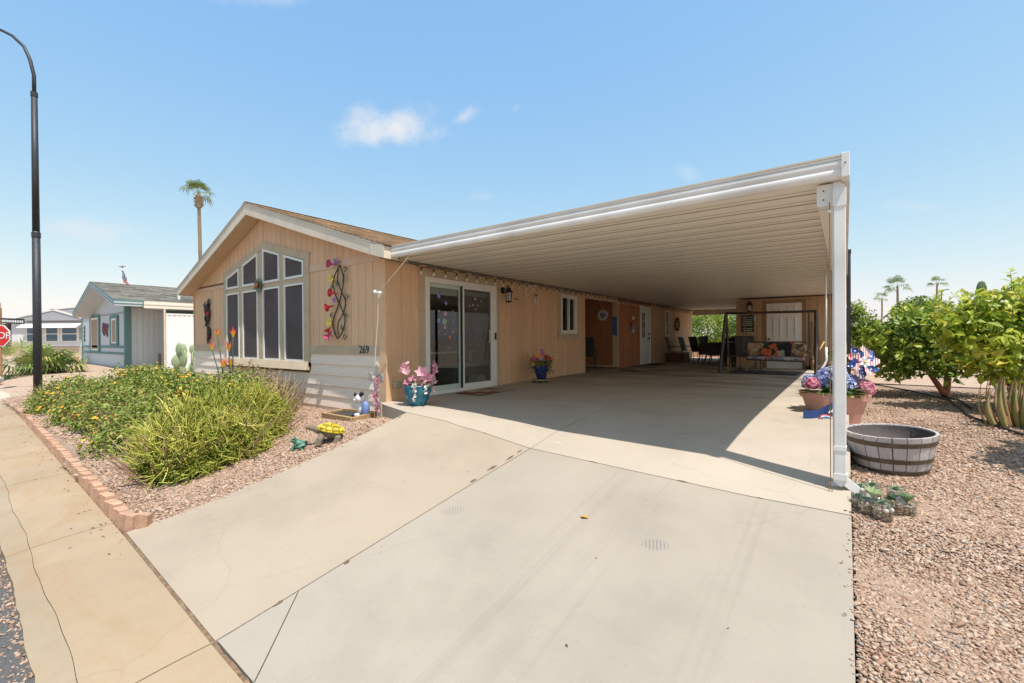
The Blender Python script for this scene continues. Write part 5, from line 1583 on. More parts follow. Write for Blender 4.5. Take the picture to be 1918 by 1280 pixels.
# ------------------------------------------------------------------ lamps, chime, lights along the side wall
M_LGL = mat('lamp_glass', (.62, .60, .55), .15, .1, 8, spec=.8)
def lantern(name, label, x, y, z, dirv, sc=1.0):
    t = root(name, label, 'wall lamp', (x, y, z), 'wall lanterns')
    d = Vector(dirv); s_ = Vector((-d.y, d.x, 0))
    P = lambda a, b, c: Vector((x, y, z)) + d * a * sc + s_ * b * sc + Vector((0, 0, c * sc))
    mb = MB(); q = Vector((0, 0, 1)).rotation_difference(d).to_matrix()
    mb.lathe([(.075, 0), (.075, .012), (.05, .03), (.03, .035)], 12, (x, y, z), q); mb.tube([P(.03, 0, 0), P(.1, 0, .03), P(.15, 0, .10), P(.17, 0, .06)], .012, 6)
    obj('arm', mb, M_BLK, t, smooth=True)
    c = P(.17, 0, 0)
    mb = MB(); mb.lathe([(.004, .06 * sc), (.03 * sc, .04 * sc), (.05 * sc, 0), (.09 * sc, -.05 * sc), (.092 * sc, -.06 * sc), (.07 * sc, -.06 * sc)], 12, c); obj('cap', mb, M_BLK, t, smooth=True)
    mb = MB()
    for k in range(6):
        a = k * 1.047; mb.tube([c + Vector((.07 * math.cos(a), .07 * math.sin(a), -.05 / sc)) * sc, c + Vector((.055 * math.cos(a), .055 * math.sin(a), -.24 / 1)) * sc], .005, 4)
    mb.lathe([(.066 * sc, -.235 * sc), (.066 * sc, -.255 * sc), (.03 * sc, -.27 * sc)], 12, c); mb.lathe([(.068 * sc, -.13 * sc), (.068 * sc, -.138 * sc)], 12, c, caps=False); obj('cage', mb, M_BLK, t)
    mb = MB(); mb.lathe([(.06 * sc, -.055 * sc), (.052 * sc, -.235 * sc)], 12, c); obj('glass', mb, M_LGL, t, smooth=True)
lantern('wall_lantern', 'black carriage lantern on the wall right of the sliding glass door', XW, 7.5, 2.02, (1, 0, 0))
lantern('wall_lantern', 'dark lantern on the shed wall above the dark text sign', -2.45, 16.0, 2.05, (0, -1, 0), .9)
obj('back_plate', MB().prism([(-2.56, 15.99, 1.85), (-2.35, 15.99, 1.85), (-2.33, 15.99, 2.05), (-2.455, 15.99, 2.17), (-2.58, 15.99, 2.05)], (0, .012, 0)), mat('plate_tan', (.3, .2, .12), .6, .1, 6), bpy.data.objects['wall_lantern.001'])

ch = root('wind_chime', 'small wind chime hanging from a white wall bracket between lantern and window', 'wind chime', (XW, 8.35, 2.1))
mb = MB(); mb.tube([(XW + .01, 8.35, 1.9), (XW + .01, 8.35, 2.18), (XW + .30, 8.37, 2.18)], .012, 5); mb.tube([(XW + .01, 8.35, 1.93), (XW + .14, 8.36, 2.06), (XW + .27, 8.37, 2.17)], .01, 5); obj('bracket', mb, M_WHT, ch)
mb = MB(); mb.tube([(XW + .28, 8.37, 2.17), (XW + .28, 8.37, 1.95)], .003, 4); mb.ball((XW + .28, 8.37, 1.97), (.05, .05, .03), 8, 5); mb.ball((XW + .28, 8.37, 1.90), (.03, .03, .03), 8, 5); obj('hanger', mb, mat('chime_metal', (.25, .2, .16), .4, .3, 12), ch)
for k in range(5):
    a = k * 1.257; mb = MB(); mb.tube([(XW + .28 + .035 * math.cos(a), 8.37 + .035 * math.sin(a), 1.92), (XW + .28 + .035 * math.cos(a), 8.37 + .035 * math.sin(a), 1.70 + .02 * k)], .008, 5); obj('tube', mb, M_ALU, ch, smooth=True)

sl_ = root('string_lights', 'string of small clear bulbs sagging along the top of the side wall', 'string lights', (XW + .1, 13, 2.2))
pts = []; bulbs = []
n = 58
for i in range(n + 1):
    t = i / n; y = 5.0 + (21.5 - 5.0) * t
    pts.append((XW + .09, y, 2.235 - .012 * (i % 2)))
    if i < n:
        pts.append((XW + .10, y + .142, 2.205))
        bulbs.append((XW + .10, y + .142, 2.20))
obj('cable', MB().tube(pts, .007, 4), M_BLK, sl_)
mb = MB(); mb.lathe([(.012, .0), (.014, -.045)], 6); bs_ = mb.mesh('socket'); bs_.materials.append(M_BLK)
mb = MB(); mb.lathe([(.012, -.045), (.026, -.075), (.027, -.09), (.012, -.115), (.002, -.12)], 8); bb_ = mb.mesh('bulb'); bb_.materials.append(mat('clear_bulb', (.75, .66, .5), .1, .1, 8, spec=.9))
bb_.polygons.foreach_set('use_smooth', [True] * len(bb_.polygons))
for i, b in enumerate(bulbs):
    s_ = inst('socket', bs_, sl_, b); inst('bulb', bb_, s_, b)

cord = root('pull_cord', 'thin white cord hanging from the carport corner with a white knob at head height', 'cord', (-5.72, 4.25, 1.7))
mb = MB(); mb.tube([(-5.08, 4.30, 2.19), (-5.35, 4.27, 1.97), (-5.64, 4.25, 1.75), (-5.72, 4.25, 1.68)], .007, 5); obj('upper_cord', mb, mat('cream_cord', (.66, .56, .4), .8, .1, 20), cord)
mb = MB(); mb.tube([(-5.72, 4.25, 1.68), (-5.74, 4.25, 1.3), (-5.79, 4.24, .8), (-5.82, 4.24, .42)], .006, 5); mb.tube([(-5.75, 4.25, 1.66), (-5.95, 4.3, 1.0), (-5.99, 4.3, .93)], .002, 3); obj('lower_cord', mb, mat('cream_cord', (.66, .56, .4)), cord)
mb = MB(); mb.ball((-5.77, 4.24, 1.715), (.05, .04, .04), 8, 6); mb.ball((-5.69, 4.25, 1.70), (.045, .04, .04), 8, 6); mb.ball((-5.7, 4.25, 1.655), (.03, .03, .04), 8, 6); obj('knob', mb, M_WHT, cord, smooth=True)

# ornaments of the recessed porch
clk = root('wall_plate', 'round white wall clock with blue flowers on the porch end wall', 'clock', (-6.36, 13.46, 1.74))
qy = Matrix.Rotation(math.pi / 2, 3, 'X')
mb = MB(); mb.lathe([(.175, 0), (.18, .012), (.165, .022), (.155, .016), (.001, .016)], 24, (-6.36, 13.488, 1.745), qy); obj('plate', mb, mat('plate_white', (.74, .73, .7), .3, .05, 6), clk, smooth=True)
for (dx, dz, r, c) in ((-.06, .03, .045, (.08, .12, .4)), (.02, .06, .035, (.35, .3, .2)), (.07, .0, .04, (.1, .14, .35)), (.0, -.07, .04, (.3, .28, .1)), (-.05, -.06, .03, (.12, .2, .1)), (.04, -.03, .03, (.45, .25, .2)), (-.01, .0, .03, (.07, .1, .35))):
    mb = MB(); mb.lathe([(r, .0), (r * .4, .006)], 7, (-6.36 + dx, 13.471, 1.745 + dz), qy); obj('painted_flower', mb, mat('plate_%d' % int(c[0] * 100 + c[2] * 1000), c, .4, .3, 30), clk)
sgn = root('blue_sign', 'tall narrow blue text sign on the porch corner pilaster', 'sign', (-5.93, 13.44, 1.38))
obj('board', MB().box(-6.015, -5.855, 13.452, 13.468, 1.085, 1.685), mat('sign_blue', (.075, .22, .46), .6, .12, 8), sgn)
for k in range(12):
    w = random.uniform(.035, .065); z = 1.64 - k * .045
    mb = MB(); mb.box(-5.935 - w, -5.935 + w, 13.449, 13.452, z - .011, z + .011)
    if k not in (2, 9): obj('text_line', mb, mat('sign_ink', (.03, .07, .19), .6, .1, 8), sgn)
dol = root('snowman_ornament', 'white and red hanging figure ornament on the side wall before the white entry door', 'wall ornament', (XW + .03, 14.65, 1.5))
for (dz, r, c, nm) in ((1.68, .075, (.72, .66, .55), 'head'), (1.53, .10, (.38, .16, .13), 'torso'), (1.36, .11, (.28, .25, .4), 'skirt'), (1.24, .075, (.7, .68, .68), 'base')):
    mb = MB(); mb.ball((XW + .05, 14.65, dz), (.05, r * 1.5, r), 10, 7); obj(nm, mb, mat('doll_' + nm, c, .7, .4, 25), dol, smooth=True)
mb = MB()
for k in range(14): mb.ball((XW + .07, 14.65 + rng.normal(0, .14), 1.48 + rng.normal(0, .12)), .03, 6, 4, tint=rng.uniform())
o = obj('decorations', mb, mat('doll_bits', (.45, .2, .16), .6, .6, 40, tint=.6), dol); o['kind'] = 'stuff'
wre = root('oval_wreath', 'dark oval wreath on the side wall right of the far small window', 'wreath', (XW + .03, 19.66, 1.57))
mb = MB()
for k in range(40):
    a = k * .157; mb.ball((XW + .05, 19.66 + .27 * math.cos(a) + rng.normal(0, .02), 1.57 + .25 * math.sin(a) + rng.normal(0, .02)), (.03, .06, .045), 6, 4, tint=rng.uniform())
obj('ring', mb, mat('wreath_dark', (.05, .05, .04), .8, .5, 25, tint=.6), wre)
mb = MB()
for k in range(18): mb.ball((XW + .06, 19.66 + rng.normal(0, .12), 1.57 + rng.normal(0, .12)), .028, 6, 4, tint=rng.uniform())
o = obj('berries', mb, mat('wreath_berry', (.4, .34, .2), .7, .5, 25, tint=.5), wre)

# ------------------------------------------------------------------ pots by the house wall
def petals(mb, c, n_, L, w, up, rot=0, nrm=(0, 0, 1), tint=.5, curl=.2):
    N = Vector(nrm).normalized(); a0 = N.orthogonal().normalized(); b0 = N.cross(a0)
    for k in range(n_):
        a = rot + 6.2832 * k / n_
        d = (a0 * math.cos(a) + b0 * math.sin(a)); s_ = N.cross(d)
        t = c + d * L * math.cos(up) + N * L * math.sin(up)
        m_ = c + d * L * .55 * math.cos(up) + N * (L * .55 * math.sin(up) + curl * L)
        mb.add([c, m_ + s_ * w, t, m_ - s_ * w], [(0, 1, 2), (0, 2, 3)], min(1, max(0, tint + rng.normal(0, .12))))
M_PINK = leaf_mat('pink_petal', [(0, (.55, .14, .28)), (.5, (.78, .38, .48)), (1, (.86, .66, .68))], .5, .3)
M_WPET = leaf_mat('white_petal', [(0, (.72, .6, .5)), (1, (.84, .82, .76))], .5, .3)
M_PLEAF = leaf_mat('pot_leaf', [(0, (.03, .08, .02)), (.6, (.10, .2, .04)), (1, (.35, .4, .12))], .5, .25)
bp = root('blue_flower_pot', 'glazed turquoise pot of pink and white silk flowers at the house corner', 'flower pot', (-5.16, 4.5, 0))
pc = Vector((-5.16, 4.52, 0))
M_TEAL = mat('teal_glaze', (.015, .16, .24), .22, .25, 9, bmp=.3, bscale=18, spec=.6)
mb = MB(); prof = [(.10, 0), (.115, .01), (.155, .09), (.185, .18), (.198, .25), (.200, .285), (.208, .29), (.208, .305), (.19, .305), (.185, .26)]
mb.lathe(prof, 36, pc)
for i, v in enumerate(mb.v):
    v = Vector(v) - pc; a = math.atan2(v.y, v.x)
    if .02 < v.z < .28:
        k = 1 + .035 * (abs(math.sin(a * 6 + (1.57 if v.z > .15 else 0))) - .5)
        mb.v[i] = tuple(pc + Vector((v.x * k, v.y * k, v.z)))
obj('pot', mb, M_TEAL, bp, smooth=True)
for row, (z0, z1, r0, r1) in enumerate(((.03, .15, .13, .182), (.15, .27, .180, .203))):
    for k in range(12):
        a = (k + .5 * row) * .5236
        P = lambda an, r, z: pc + Vector((r * math.cos(an), r * math.sin(an), z))
        mb = MB(); zm = (z0 + z1) / 2; rm_ = (r0 + r1) / 2
        mb.add([P(a, r1 + .004, z1), P(a - .2, rm_ + .004, zm), P(a, r0 + .004, z0), P(a + .2, rm_ + .004, zm), P(a, rm_ + .016, zm + .01)], [(0, 1, 4), (1, 2, 4), (2, 3, 4), (3, 0, 4)])
        obj('relief_leaf', mb, M_TEAL, bp)
obj('soil', MB().lathe([(.18, .27), (.001, .28)], 16, pc, caps=False), M_DIRT, bp)
lf = MB()
for k in range(60):
    a = rng.uniform(0, 6.28); c = pc + Vector((.1 * math.cos(a), .1 * math.sin(a), .28)); d = Vector((math.cos(a), math.sin(a), rng.uniform(.1, 1.4))).normalized() * rng.uniform(.08, .2); s_ = d.cross(Vector((0, 0, 1))).normalized() * .025
    lf.add([c, c + d * .5 + s_, c + d, c + d * .5 - s_], [(0, 1, 2), (0, 2, 3)], rng.uniform())
o = obj('leaves', lf, M_PLEAF, bp); o['kind'] = 'stuff'
right = _R.copy(); right.z = 0; right.normalize(); toward = -_f.copy(); toward.z = 0; toward.normalize()
def PP(a, b, z): return pc + right * a + toward * b + Vector((0, 0, z))
def lily(c, L, tn, up=.9, n_=6, m=M_PINK, nrm=None):
    mb = MB(); petals(mb, Vector(c), n_, L, L * .26, up, rng.uniform(0, 6), nrm or (toward * .7 + Vector((0, 0, .8))), tn, .12)
    obj('lily', mb, m, bp)
lily(PP(.10, .05, .44), .17, .7, .75); lily(PP(.17, .08, .38), .14, .55, .6); lily(PP(-.14, .05, .45), .13, .8, 1.0); lily(PP(-.03, .1, .38), .09, .25, .5); lily(PP(-.11, .12, .34), .09, .15, .4); lily(PP(.05, .12, .35), .08, .5, .4); lily(PP(.2, .02, .32), .12, .9, .5, m=M_WPET)
def spray(pts, n_, r, m, tn, nm='blossom_spray'):
    mb = MB(); pts = [Vector(p) for p in pts]
    for k in range(n_):
        t = k / (n_ - 1) * (len(pts) - 1); i = min(int(t), len(pts) - 2); c = pts[i].lerp(pts[i + 1], t - i) + Vector(rng.normal(0, r * .55, 3))
        petals(mb, c, 5, r, r * .45, .3, rng.uniform(0, 6), rng.normal(0, 1, 3) + np.array(toward) * .8, tn)
    obj(nm, mb, m, bp)
spray([PP(-.12, 0, .32), PP(-.2, .03, .48), PP(-.19, .04, .57)], 4, .03, M_PINK, .4); spray([PP(-.2, .03, .56), PP(-.17, .05, .60)], 6, .045, M_PINK, .55); spray([PP(-.22, .03, .52), PP(-.2, .05, .50)], 4, .03, M_WPET, .5)
spray([PP(.2, .02, .34), PP(.25, .03, .45), PP(.27, .03, .57), PP(.28, .02, .62)], 18, .035, M_PINK, .35)
spray([PP(.25, .04, .42), PP(.27, .05, .32), PP(.26, .05, .22)], 14, .026, M_PINK, .9); spray([PP(0, .16, .36), PP(.0, .21, .28), PP(.01, .22, .12)], 26, .026, M_WPET, .6); spray([PP(.14, .14, .36), PP(.16, .18, .28), PP(.17, .19, .2)], 16, .026, M_WPET, .7); spray([PP(.05, .1, .36), PP(.1, .14, .33)], 8, .03, M_PINK, .6)
mb = MB()
for (a, b, z) in ((-.2, .03, .56), (.27, .03, .58), (-.14, .05, .44), (.1, .05, .42)): mb.tube([pc + Vector((0, 0, .28)), PP(a * .6, b, .28 + (z - .28) * .55), PP(a, b, z)], .005, 4)
obj('stems', mb, mat('silk_stem', (.1, .2, .05), .6, .2, 10), bp)

vp = root('small_blue_pot', 'small dark blue pot of mixed flowers on a round wheeled stand by the tan wall', 'flower pot', (-5.42, 8.25, .02))
vc = Vector((-5.42, 8.3, .02))
mb = MB(); mb.lathe([(.20, .045), (.205, .05), (.205, .07), (.19, .075), (.001, .075)], 16, vc); obj('stand', mb, mat('stand_wood', (.36, .27, .15), .6, .2, 10), vp)
for k in range(4):
    a = k * 1.57 + .4; mb = MB(); mb.ball(vc + Vector((.14 * math.cos(a), .14 * math.sin(a), .022)), .024, 8, 6); obj('caster', mb, M_BLK, vp)
mb = MB(); q = Matrix.Rotation(-.1, 3, 'Y'); mb.lathe([(.10, .08), (.13, .2), (.165, .33), (.175, .345), (.175, .365), (.155, .365), (.15, .33)], 22, vc + Vector((.04, 0, 0)), q); obj('pot', mb, mat('cobalt_glaze', (.02, .045, .17), .3, .25, 9), vp, smooth=True)
lf = MB()
for k in range(230):
    a = rng.uniform(0, 6.28); rr = rng.uniform(.05, .3); c = vc + right * rr * math.cos(a) + toward * rr * math.sin(a) * .7 + Vector((0, 0, .38 + rng.uniform(-.28, .18) * (rr / .3) + .06))
    petals(lf, c, 2, .06, .018, rng.uniform(-.6, .8), rng.uniform(0, 6), rng.normal(0, 1, 3), rng.uniform())
o = obj('leaves', lf, leaf_mat('vine_leaf', [(0, (.06, .10, .03)), (.5, (.16, .2, .06)), (1, (.34, .3, .12))], .6, .25), vp); o['kind'] = 'stuff'
for (a, b, z, L, c, nm) in ((-.14, .1, .52, .07, (.55, .12, .3), 'mum'), (-.2, .1, .46, .05, (.65, .25, .05), 'mum'), (-.06, .1, .58, .075, (.8, .32, .02), 'mum'), (.04, .06, .62, .08, (.6, .2, .32), 'mum'), (.12, .08, .54, .07, (.6, .08, .06), 'mum'), (.2, .06, .52, .06, (.62, .1, .05), 'mum'), (.03, .02, .70, .05, (.5, .16, .4), 'mum'), (.0, .1, .52, .06, (.65, .4, .5), 'mum'), (-.16, .12, .40, .05, (.7, .5, .1), 'mum'), (-.1, .1, .47, .05, (.65, .15, .35), 'mum')):
    mb = MB(); petals(mb, vc + right * a + toward * b + Vector((0, 0, z)), 9, L, L * .25, .3, rng.uniform(0, 6), toward * .8 + Vector((0, 0, .6)), .5); obj(nm, mb, mat('mum_%d' % int(sum(c) * 1000 + c[1] * 77), c, .6, .2, 30), vp)

dm = root('doormat', 'patchwork doormat of red and tan squares in front of the sliding door', 'doormat', (-5.33, 6.3, .01))
obj('mat_base', MB().box(-5.66, -5.06, 5.86, 6.84, .004, .016), mat('mat_edge', (.10, .055, .03), .95, .2, 20), dm)
cc = ((.28, .06, .03), (.42, .34, .2), (.2, .09, .04), (.46, .38, .24), (.34, .22, .1))
for i in range(3):
    for j in range(5):
        mb = MB(); mb.box(-5.64 + i * .19, -5.64 + i * .19 + .185, 5.88 + j * .19, 5.88 + j * .19 + .185, .015, .0185); c = cc[(i * 2 + j * 3) % 5]
        obj('mat_square', mb, mat('mat_%d' % ((i * 2 + j * 3) % 5), c, .95, .2, 30), dm)
dm2 = root('doormat', 'dark doormat at the white entry door in the shade of the carport', 'doormat', (-5.5, 16, .04))
obj('mat_base', MB().box(-5.8, -5.25, 15.5, 16.4, .036, .052), mat('dark_mat', (.03, .028, .025), .95, .2, 20), dm2)

# ------------------------------------------------------------------ by the corner of the house
M_OAK = mat('weathered_wood', (.42, .27, .13), .85, .2, 8, (1, 6, 6), bmp=.5)
sbx = root('timber_frame', 'low timber frame holding a dark mat at the foot of the lap siding', 'planter frame', (-6.35, 4.15, -.25))
fa, fb_, fc, fd = Vector((-6.95, 4.05, -.30)), Vector((-5.83, 3.86, -.245)), Vector((-5.9, 4.36, -.22)), Vector((-6.95, 4.42, -.28))
def plk(a, b, h=.055, w=.028):
    mb = MB(); d = (b - a).normalized(); s_ = d.cross(Vector((0, 0, 1))).normalized(); mb.obox((a + b) / 2 + Vector((0, 0, .03)), ((b - a).length / 2, w, h), Matrix((d, s_, s_.cross(d))).transposed()); return mb
for (a, b) in ((fa, fb_), (fb_, fc), (fc, fd), (fd, fa)): obj('side_board', plk(a, b), M_OAK, sbx, bevel=.004)
mb = MB(); mb.prism([v + Vector((0, 0, .045)) for v in (fa, fb_, fc, fd)], (0, 0, .01)); obj('dark_mat', mb, mat('soil_mat', (.055, .045, .035), .95, .4, 18, bmp=.8), sbx)


cct = root('cactus_stake', 'grey metal cactus shaped garden stake draped with pink blossoms by the house corner', 'garden stake', (-5.72, 4.1, -.22))
M_GRYM = mat('galvanised', (.42, .43, .40), .4, .2, 10, metal=.4)
def cap_(c, w, h, m, nm, y=4.2):
    mb = MB(); pts = []
    for k in range(18):
        a = 6.2832 * k / 18; pts.append((c[0] + w * math.cos(a), y, c[1] + (h - w) * (1 if math.sin(a) > 0 else -1) + w * math.sin(a)))
    mb.prism(pts, (0, .025, 0)); return obj(nm, mb, m, cct)
cap_((-5.745, .36), .05, .14, M_GRYM, 'cactus_body'); cap_((-5.70, .52), .048, .085, M_GRYM, 'cactus_body', 4.19); cap_((-5.86, .42), .042, .07, M_GRYM, 'cactus_arm', 4.18); cap_((-5.63, .40), .04, .07, M_GRYM, 'cactus_arm', 4.21)
obj('stake', MB().tube([(-5.74, 4.215, .3), (-5.74, 4.2, -.24)], .009, 5), M_BLK, cct)
mb = MB()
for k in range(70):
    t = rng.uniform(); c = Vector((-5.66 + .02 * math.sin(t * 9) + rng.normal(0, .028), 4.16 + rng.normal(0, .012), .44 - t * .52)); petals(mb, c, 5, .032, .014, .3, rng.uniform(0, 6), (rng.normal(0, .4), -1, rng.normal(0, .4)), .35 + .5 * rng.uniform())
obj('blossom_chain', mb, M_PINK, cct)['kind'] = 'stuff'
mb = MB(); mb.prism([(-5.80, 4.26, -.2), (-5.70, 4.26, -.2), (-5.70, 4.26, .03), (-5.80, 4.26, .03)], (0, .03, 0)); obj('base_post', mb, mat('post_grey', (.45, .41, .33), .8, .1, 8), cct)

dog = root('puppy_figurine', 'white and blue puppy figurine with black ears sitting on the timber frame', 'figurine', (-5.95, 4.15, -.2))
M_DW = mat('figurine_white', (.74, .74, .76), .4, .08, 10); M_DB = mat('figurine_blue', (.16, .24, .48), .4, .2, 10)
mb = MB(); mb.ball((-5.90, 4.13, -.08), (.07, .06, .13), 10, 8); obj('coat', mb, M_DB, dog, smooth=True)
mb = MB(); mb.ball((-5.99, 4.10, -.06), (.06, .05, .11), 10, 8); mb.ball((-5.97, 4.07, .085), (.075, .06, .065), 10, 8); mb.ball((-6.04, 4.05, .06), (.04, .035, .03), 8, 6); mb.ball((-6.06, 4.08, -.03), (.035, .03, .05), 8, 6); mb.ball((-6.02, 4.06, -.17), (.06, .04, .03), 8, 6); obj('body', mb, M_DW, dog, smooth=True)
mb = MB(); mb.ball((-5.9, 4.06, .16), (.065, .025, .035), 8, 6, Matrix.Rotation(-.5, 3, 'Y')); obj('ear', mb, M_BLK, dog, smooth=True)
mb = MB(); mb.ball((-6.03, 4.04, .15), (.03, .02, .03), 8, 6); obj('ear', mb, M_BLK, dog, smooth=True)
mb = MB(); mb.ball((-6.09, 4.05, -.18), (.035, .03, .03), 8, 6); obj('foot', mb, M_BLK, dog, smooth=True)
mb = MB(); mb.ball((-6.075, 4.045, .062), .012, 6, 5); obj('nose', mb, M_BLK, dog)

tor = root('tortoise_statue', 'tortoise garden statue with a yellow shell beside the driveway edge', 'statue', (-5.2, 3.02, -.31))
tc_ = Vector((-5.19, 3.1, -.305))
# the statue faces left and towards the street
tf_ = (-right * .93 + toward * .25).normalized(); tr_ = Vector((-tf_.y, tf_.x, 0))
def TP(f, s_, z): return tc_ + (tf_ * f + tr_ * s_) * 1.12 + Vector((0, 0, z * 1.45))
Mt = Matrix((tf_, tr_, Vector((0, 0, 1)))).transposed()
Mt2 = Mt @ Matrix.Rotation(-.22, 3, 'Y')
mb = MB()
mb.ball(TP(-.02, 0, .085), (.135, .095, .06), 14, 8, Mt2)
mb.tube([TP(.08, 0, .10), TP(.14, 0, .125), TP(.185, 0, .14)], [.045, .036, .034], 8); mb.ball(TP(.205, 0, .145), (.045, .034, .032), 10, 7, Mt)
for (f, s_) in ((.085, .085), (.085, -.085), (-.10, .07), (-.10, -.07)): mb.tube([TP(f * .7, s_ * .6, .08), TP(f, s_, .05), TP(f + .02, s_ * 1.1, .0)], [.045, .042, .045], 8)
mb.tube([TP(-.13, 0, .06), TP(-.18, 0, .03)], [.02, .006], 6)
o = obj('body', mb, mat('tortoise_skin', (.21, .165, .115), .85, .3, 20, bmp=.8, bscale=60), tor)
md = o.modifiers.new('blend', 'REMESH'); md.mode = 'VOXEL'; md.voxel_size = .007; md.use_smooth_shade = True
mb = MB(); k = 16
for i in range(6):
    th0, th1 = 1.57 * i / 6, 1.57 * (i + 1) / 6
    for j in range(k):
        a0, a1 = 6.2832 * j / k, 6.2832 * (j + 1) / k
        f = lambda th, a: TP(-.02, 0, .105) + Mt2 @ Vector((.155 * math.sin(th) * math.cos(a), .115 * math.sin(th) * math.sin(a), .085 * math.cos(th) + .006 * math.cos(a * 5) * math.sin(2 * th)))
        mb.add([f(th0, a0), f(th1, a0), f(th1, a1), f(th0, a1)], [(0, 1, 2, 3)])
obj('shell_core', mb, mat('shell_dark', (.16, .12, .03), .7, .3, 20), tor)
def scute(th, a, dth, da, tn):
    mb = MB(); f = lambda t_, a_, e: TP(-.02, 0, .105) + Mt2 @ Vector(((.158 + e) * math.sin(t_) * math.cos(a_), (.118 + e) * math.sin(t_) * math.sin(a_), (.088 + e) * math.cos(t_)))
    o4 = [f(th - dth, a - da, 0), f(th + dth, a - da, 0), f(th + dth, a + da, 0), f(th - dth, a + da, 0)]
    i4 = [f(th - dth * .5, a - da * .55, .012), f(th + dth * .5, a - da * .55, .012), f(th + dth * .5, a + da * .55, .012), f(th - dth * .5, a + da * .55, .012)]
    mb.add(o4 + i4, [(4, 5, 6, 7)] + [(i, (i + 1) % 4, 4 + (i + 1) % 4, 4 + i) for i in range(4)], tn)
    obj('scute', mb, mat('shell_yellow', (.60, .45, .03), .5, .3, 14, tint=.35), tor)
for j in range(6): scute(.45, j * 1.047, .27, .46, random.random())
for j in range(10): scute(1.05, j * .628 + .2, .26, .27, random.random())
for j in range(12): scute(1.48, j * .5236, .13, .235, random.random() * .4)

frg = root('frog_statue', 'small mottled green frog statue on the gravel near the tortoise', 'statue', (-5.38, 2.78, -.36))
fc_ = Vector((-5.40, 2.84, -.36))
def FP(f, s_, z): return fc_ + (tf_ * f + tr_ * s_) * 1.2 + Vector((0, 0, z * 1.2))
mb = MB()
mb.ball(FP(0, 0, .055), (.075, .055, .05), 12, 8, Mt @ Matrix.Rotation(-.4, 3, 'Y')); mb.ball(FP(.055, 0, .09), (.042, .045, .03), 10, 7, Mt); mb.ball(FP(.055, .028, .118), .016, 8, 6); mb.ball(FP(.055, -.028, .118), .016, 8, 6)
for s_ in (-1, 1):
    mb.tube([FP(-.05, s_ * .045, .05), FP(.01, s_ * .085, .035), FP(-.04, s_ * .075, .008)], [.03, .022, .018], 7); mb.tube([FP(.05, s_ * .035, .05), FP(.07, s_ * .05, .0)], [.018, .014], 6)
o = obj('body', mb, mat('frog_green', (.06, .17, .12), .4, .7, 22, bmp=.3), frg)
md = o.modifiers.new('blend', 'REMESH'); md.mode = 'VOXEL'; md.voxel_size = .005; md.use_smooth_shade = True

# ------------------------------------------------------------------ right side: planter, barrel, jars
pk = root('pink_planter', 'square pink planter of blue and pink hydrangeas behind the white carport post', 'planter', (-.13, 7.1, -.12))
kc = Vector((-.13, 7.16, -.125)); M_TERR = mat('pink_terracotta', (.62, .33, .26), .7, .1, 7, bmp=.15)
rt = Matrix.Rotation(YAW - .1, 3, 'Z')
def sq(r, z): return [kc + rt @ Vector((sx * r, sy * r, z)) for sx, sy in ((-1, -1), (1, -1), (1, 1), (-1, 1))]
mb = MB(); lv = [sq(.19, 0), sq(.255, .30), sq(.275, .30), sq(.285, .385), (sq(.262, .385)), sq(.25, .30)]
vs = [p for l in lv for p in l]
mb.add(vs, [(3, 2, 1, 0)] + [(i * 4 + j, i * 4 + (j + 1) % 4, i * 4 + 4 + (j + 1) % 4, i * 4 + 4 + j) for i in range(5) for j in range(4)])
obj('planter_box', mb, M_TERR, pk, bevel=.006)
mb = MB(); mb.add(sq(.25, .335), [(0, 1, 2, 3)]); obj('soil', mb, M_DIRT, pk)
kr = right; kt = toward
def KP(a, b, z): return kc + kr * a + kt * b + Vector((0, 0, z))
lf = MB()
for k in range(90):
    a = rng.uniform(0, 6.28); c = KP(.25 * math.cos(a), .25 * math.sin(a), .38 + rng.uniform(0, .1)); d = (kr * math.cos(a) + kt * math.sin(a) + Vector((0, 0, rng.uniform(-.4, .7)))).normalized() * rng.uniform(.1, .19); s_ = d.cross(Vector((0, 0, 1))).normalized() * d.length * .33
    lf.add([c, c + d * .5 + s_, c + d, c + d * .5 - s_], [(0, 1, 2), (0, 2, 3)], rng.uniform())
o = obj('leaves', lf, M_PLEAF, pk); o['kind'] = 'stuff'
def hydr(c, R_, m, tn):
    mb = MB(); c = Vector(c)
    for k in range(90):
        d = Vector(rng.normal(0, 1, 3)).normalized()
        if d.z < -.45: d.z *= -1
        petals(mb, c + d * R_ * rng.uniform(.8, 1.02), 4, R_ * .27, R_ * .13, .12, rng.uniform(0, 6), d + Vector(rng.normal(0, .25, 3)), tn)
    mb.ball(c, R_ * .7, 8, 6, tint=.1)
    obj('hydrangea', mb, m, pk)
M_HBL = leaf_mat('hydrangea_blue', [(0, (.16, .2, .45)), (.5, (.36, .42, .68)), (1, (.70, .72, .82))], .5, .25)
M_HPK = leaf_mat('hydrangea_pink', [(0, (.5, .08, .2)), (.5, (.75, .28, .38)), (1, (.85, .6, .62))], .5, .25)
hydr(KP(-.20, .12, .55), .125, M_HBL, .5); hydr(KP(-.10, .18, .62), .12, M_HBL, .75); hydr(KP(-.33, .1, .50), .09, M_HPK, .5); hydr(KP(.04, .14, .50), .12, M_HBL, .6); hydr(KP(.27, .16, .45), .12, M_HPK, .6); hydr(KP(.18, .05, .52), .11, M_HBL, .4); hydr(KP(-.02, -.1, .58), .12, M_HBL, .55); hydr(KP(-.22, -.1, .5), .11, M_HBL, .4)
mb = MB(); petals(mb, KP(-.03, .24, .40), 5, .05, .02, .3, 0, kt, .5); obj('small_flower', mb, mat('orange_petal', (.7, .16, .03), .6, .2, 20), pk)
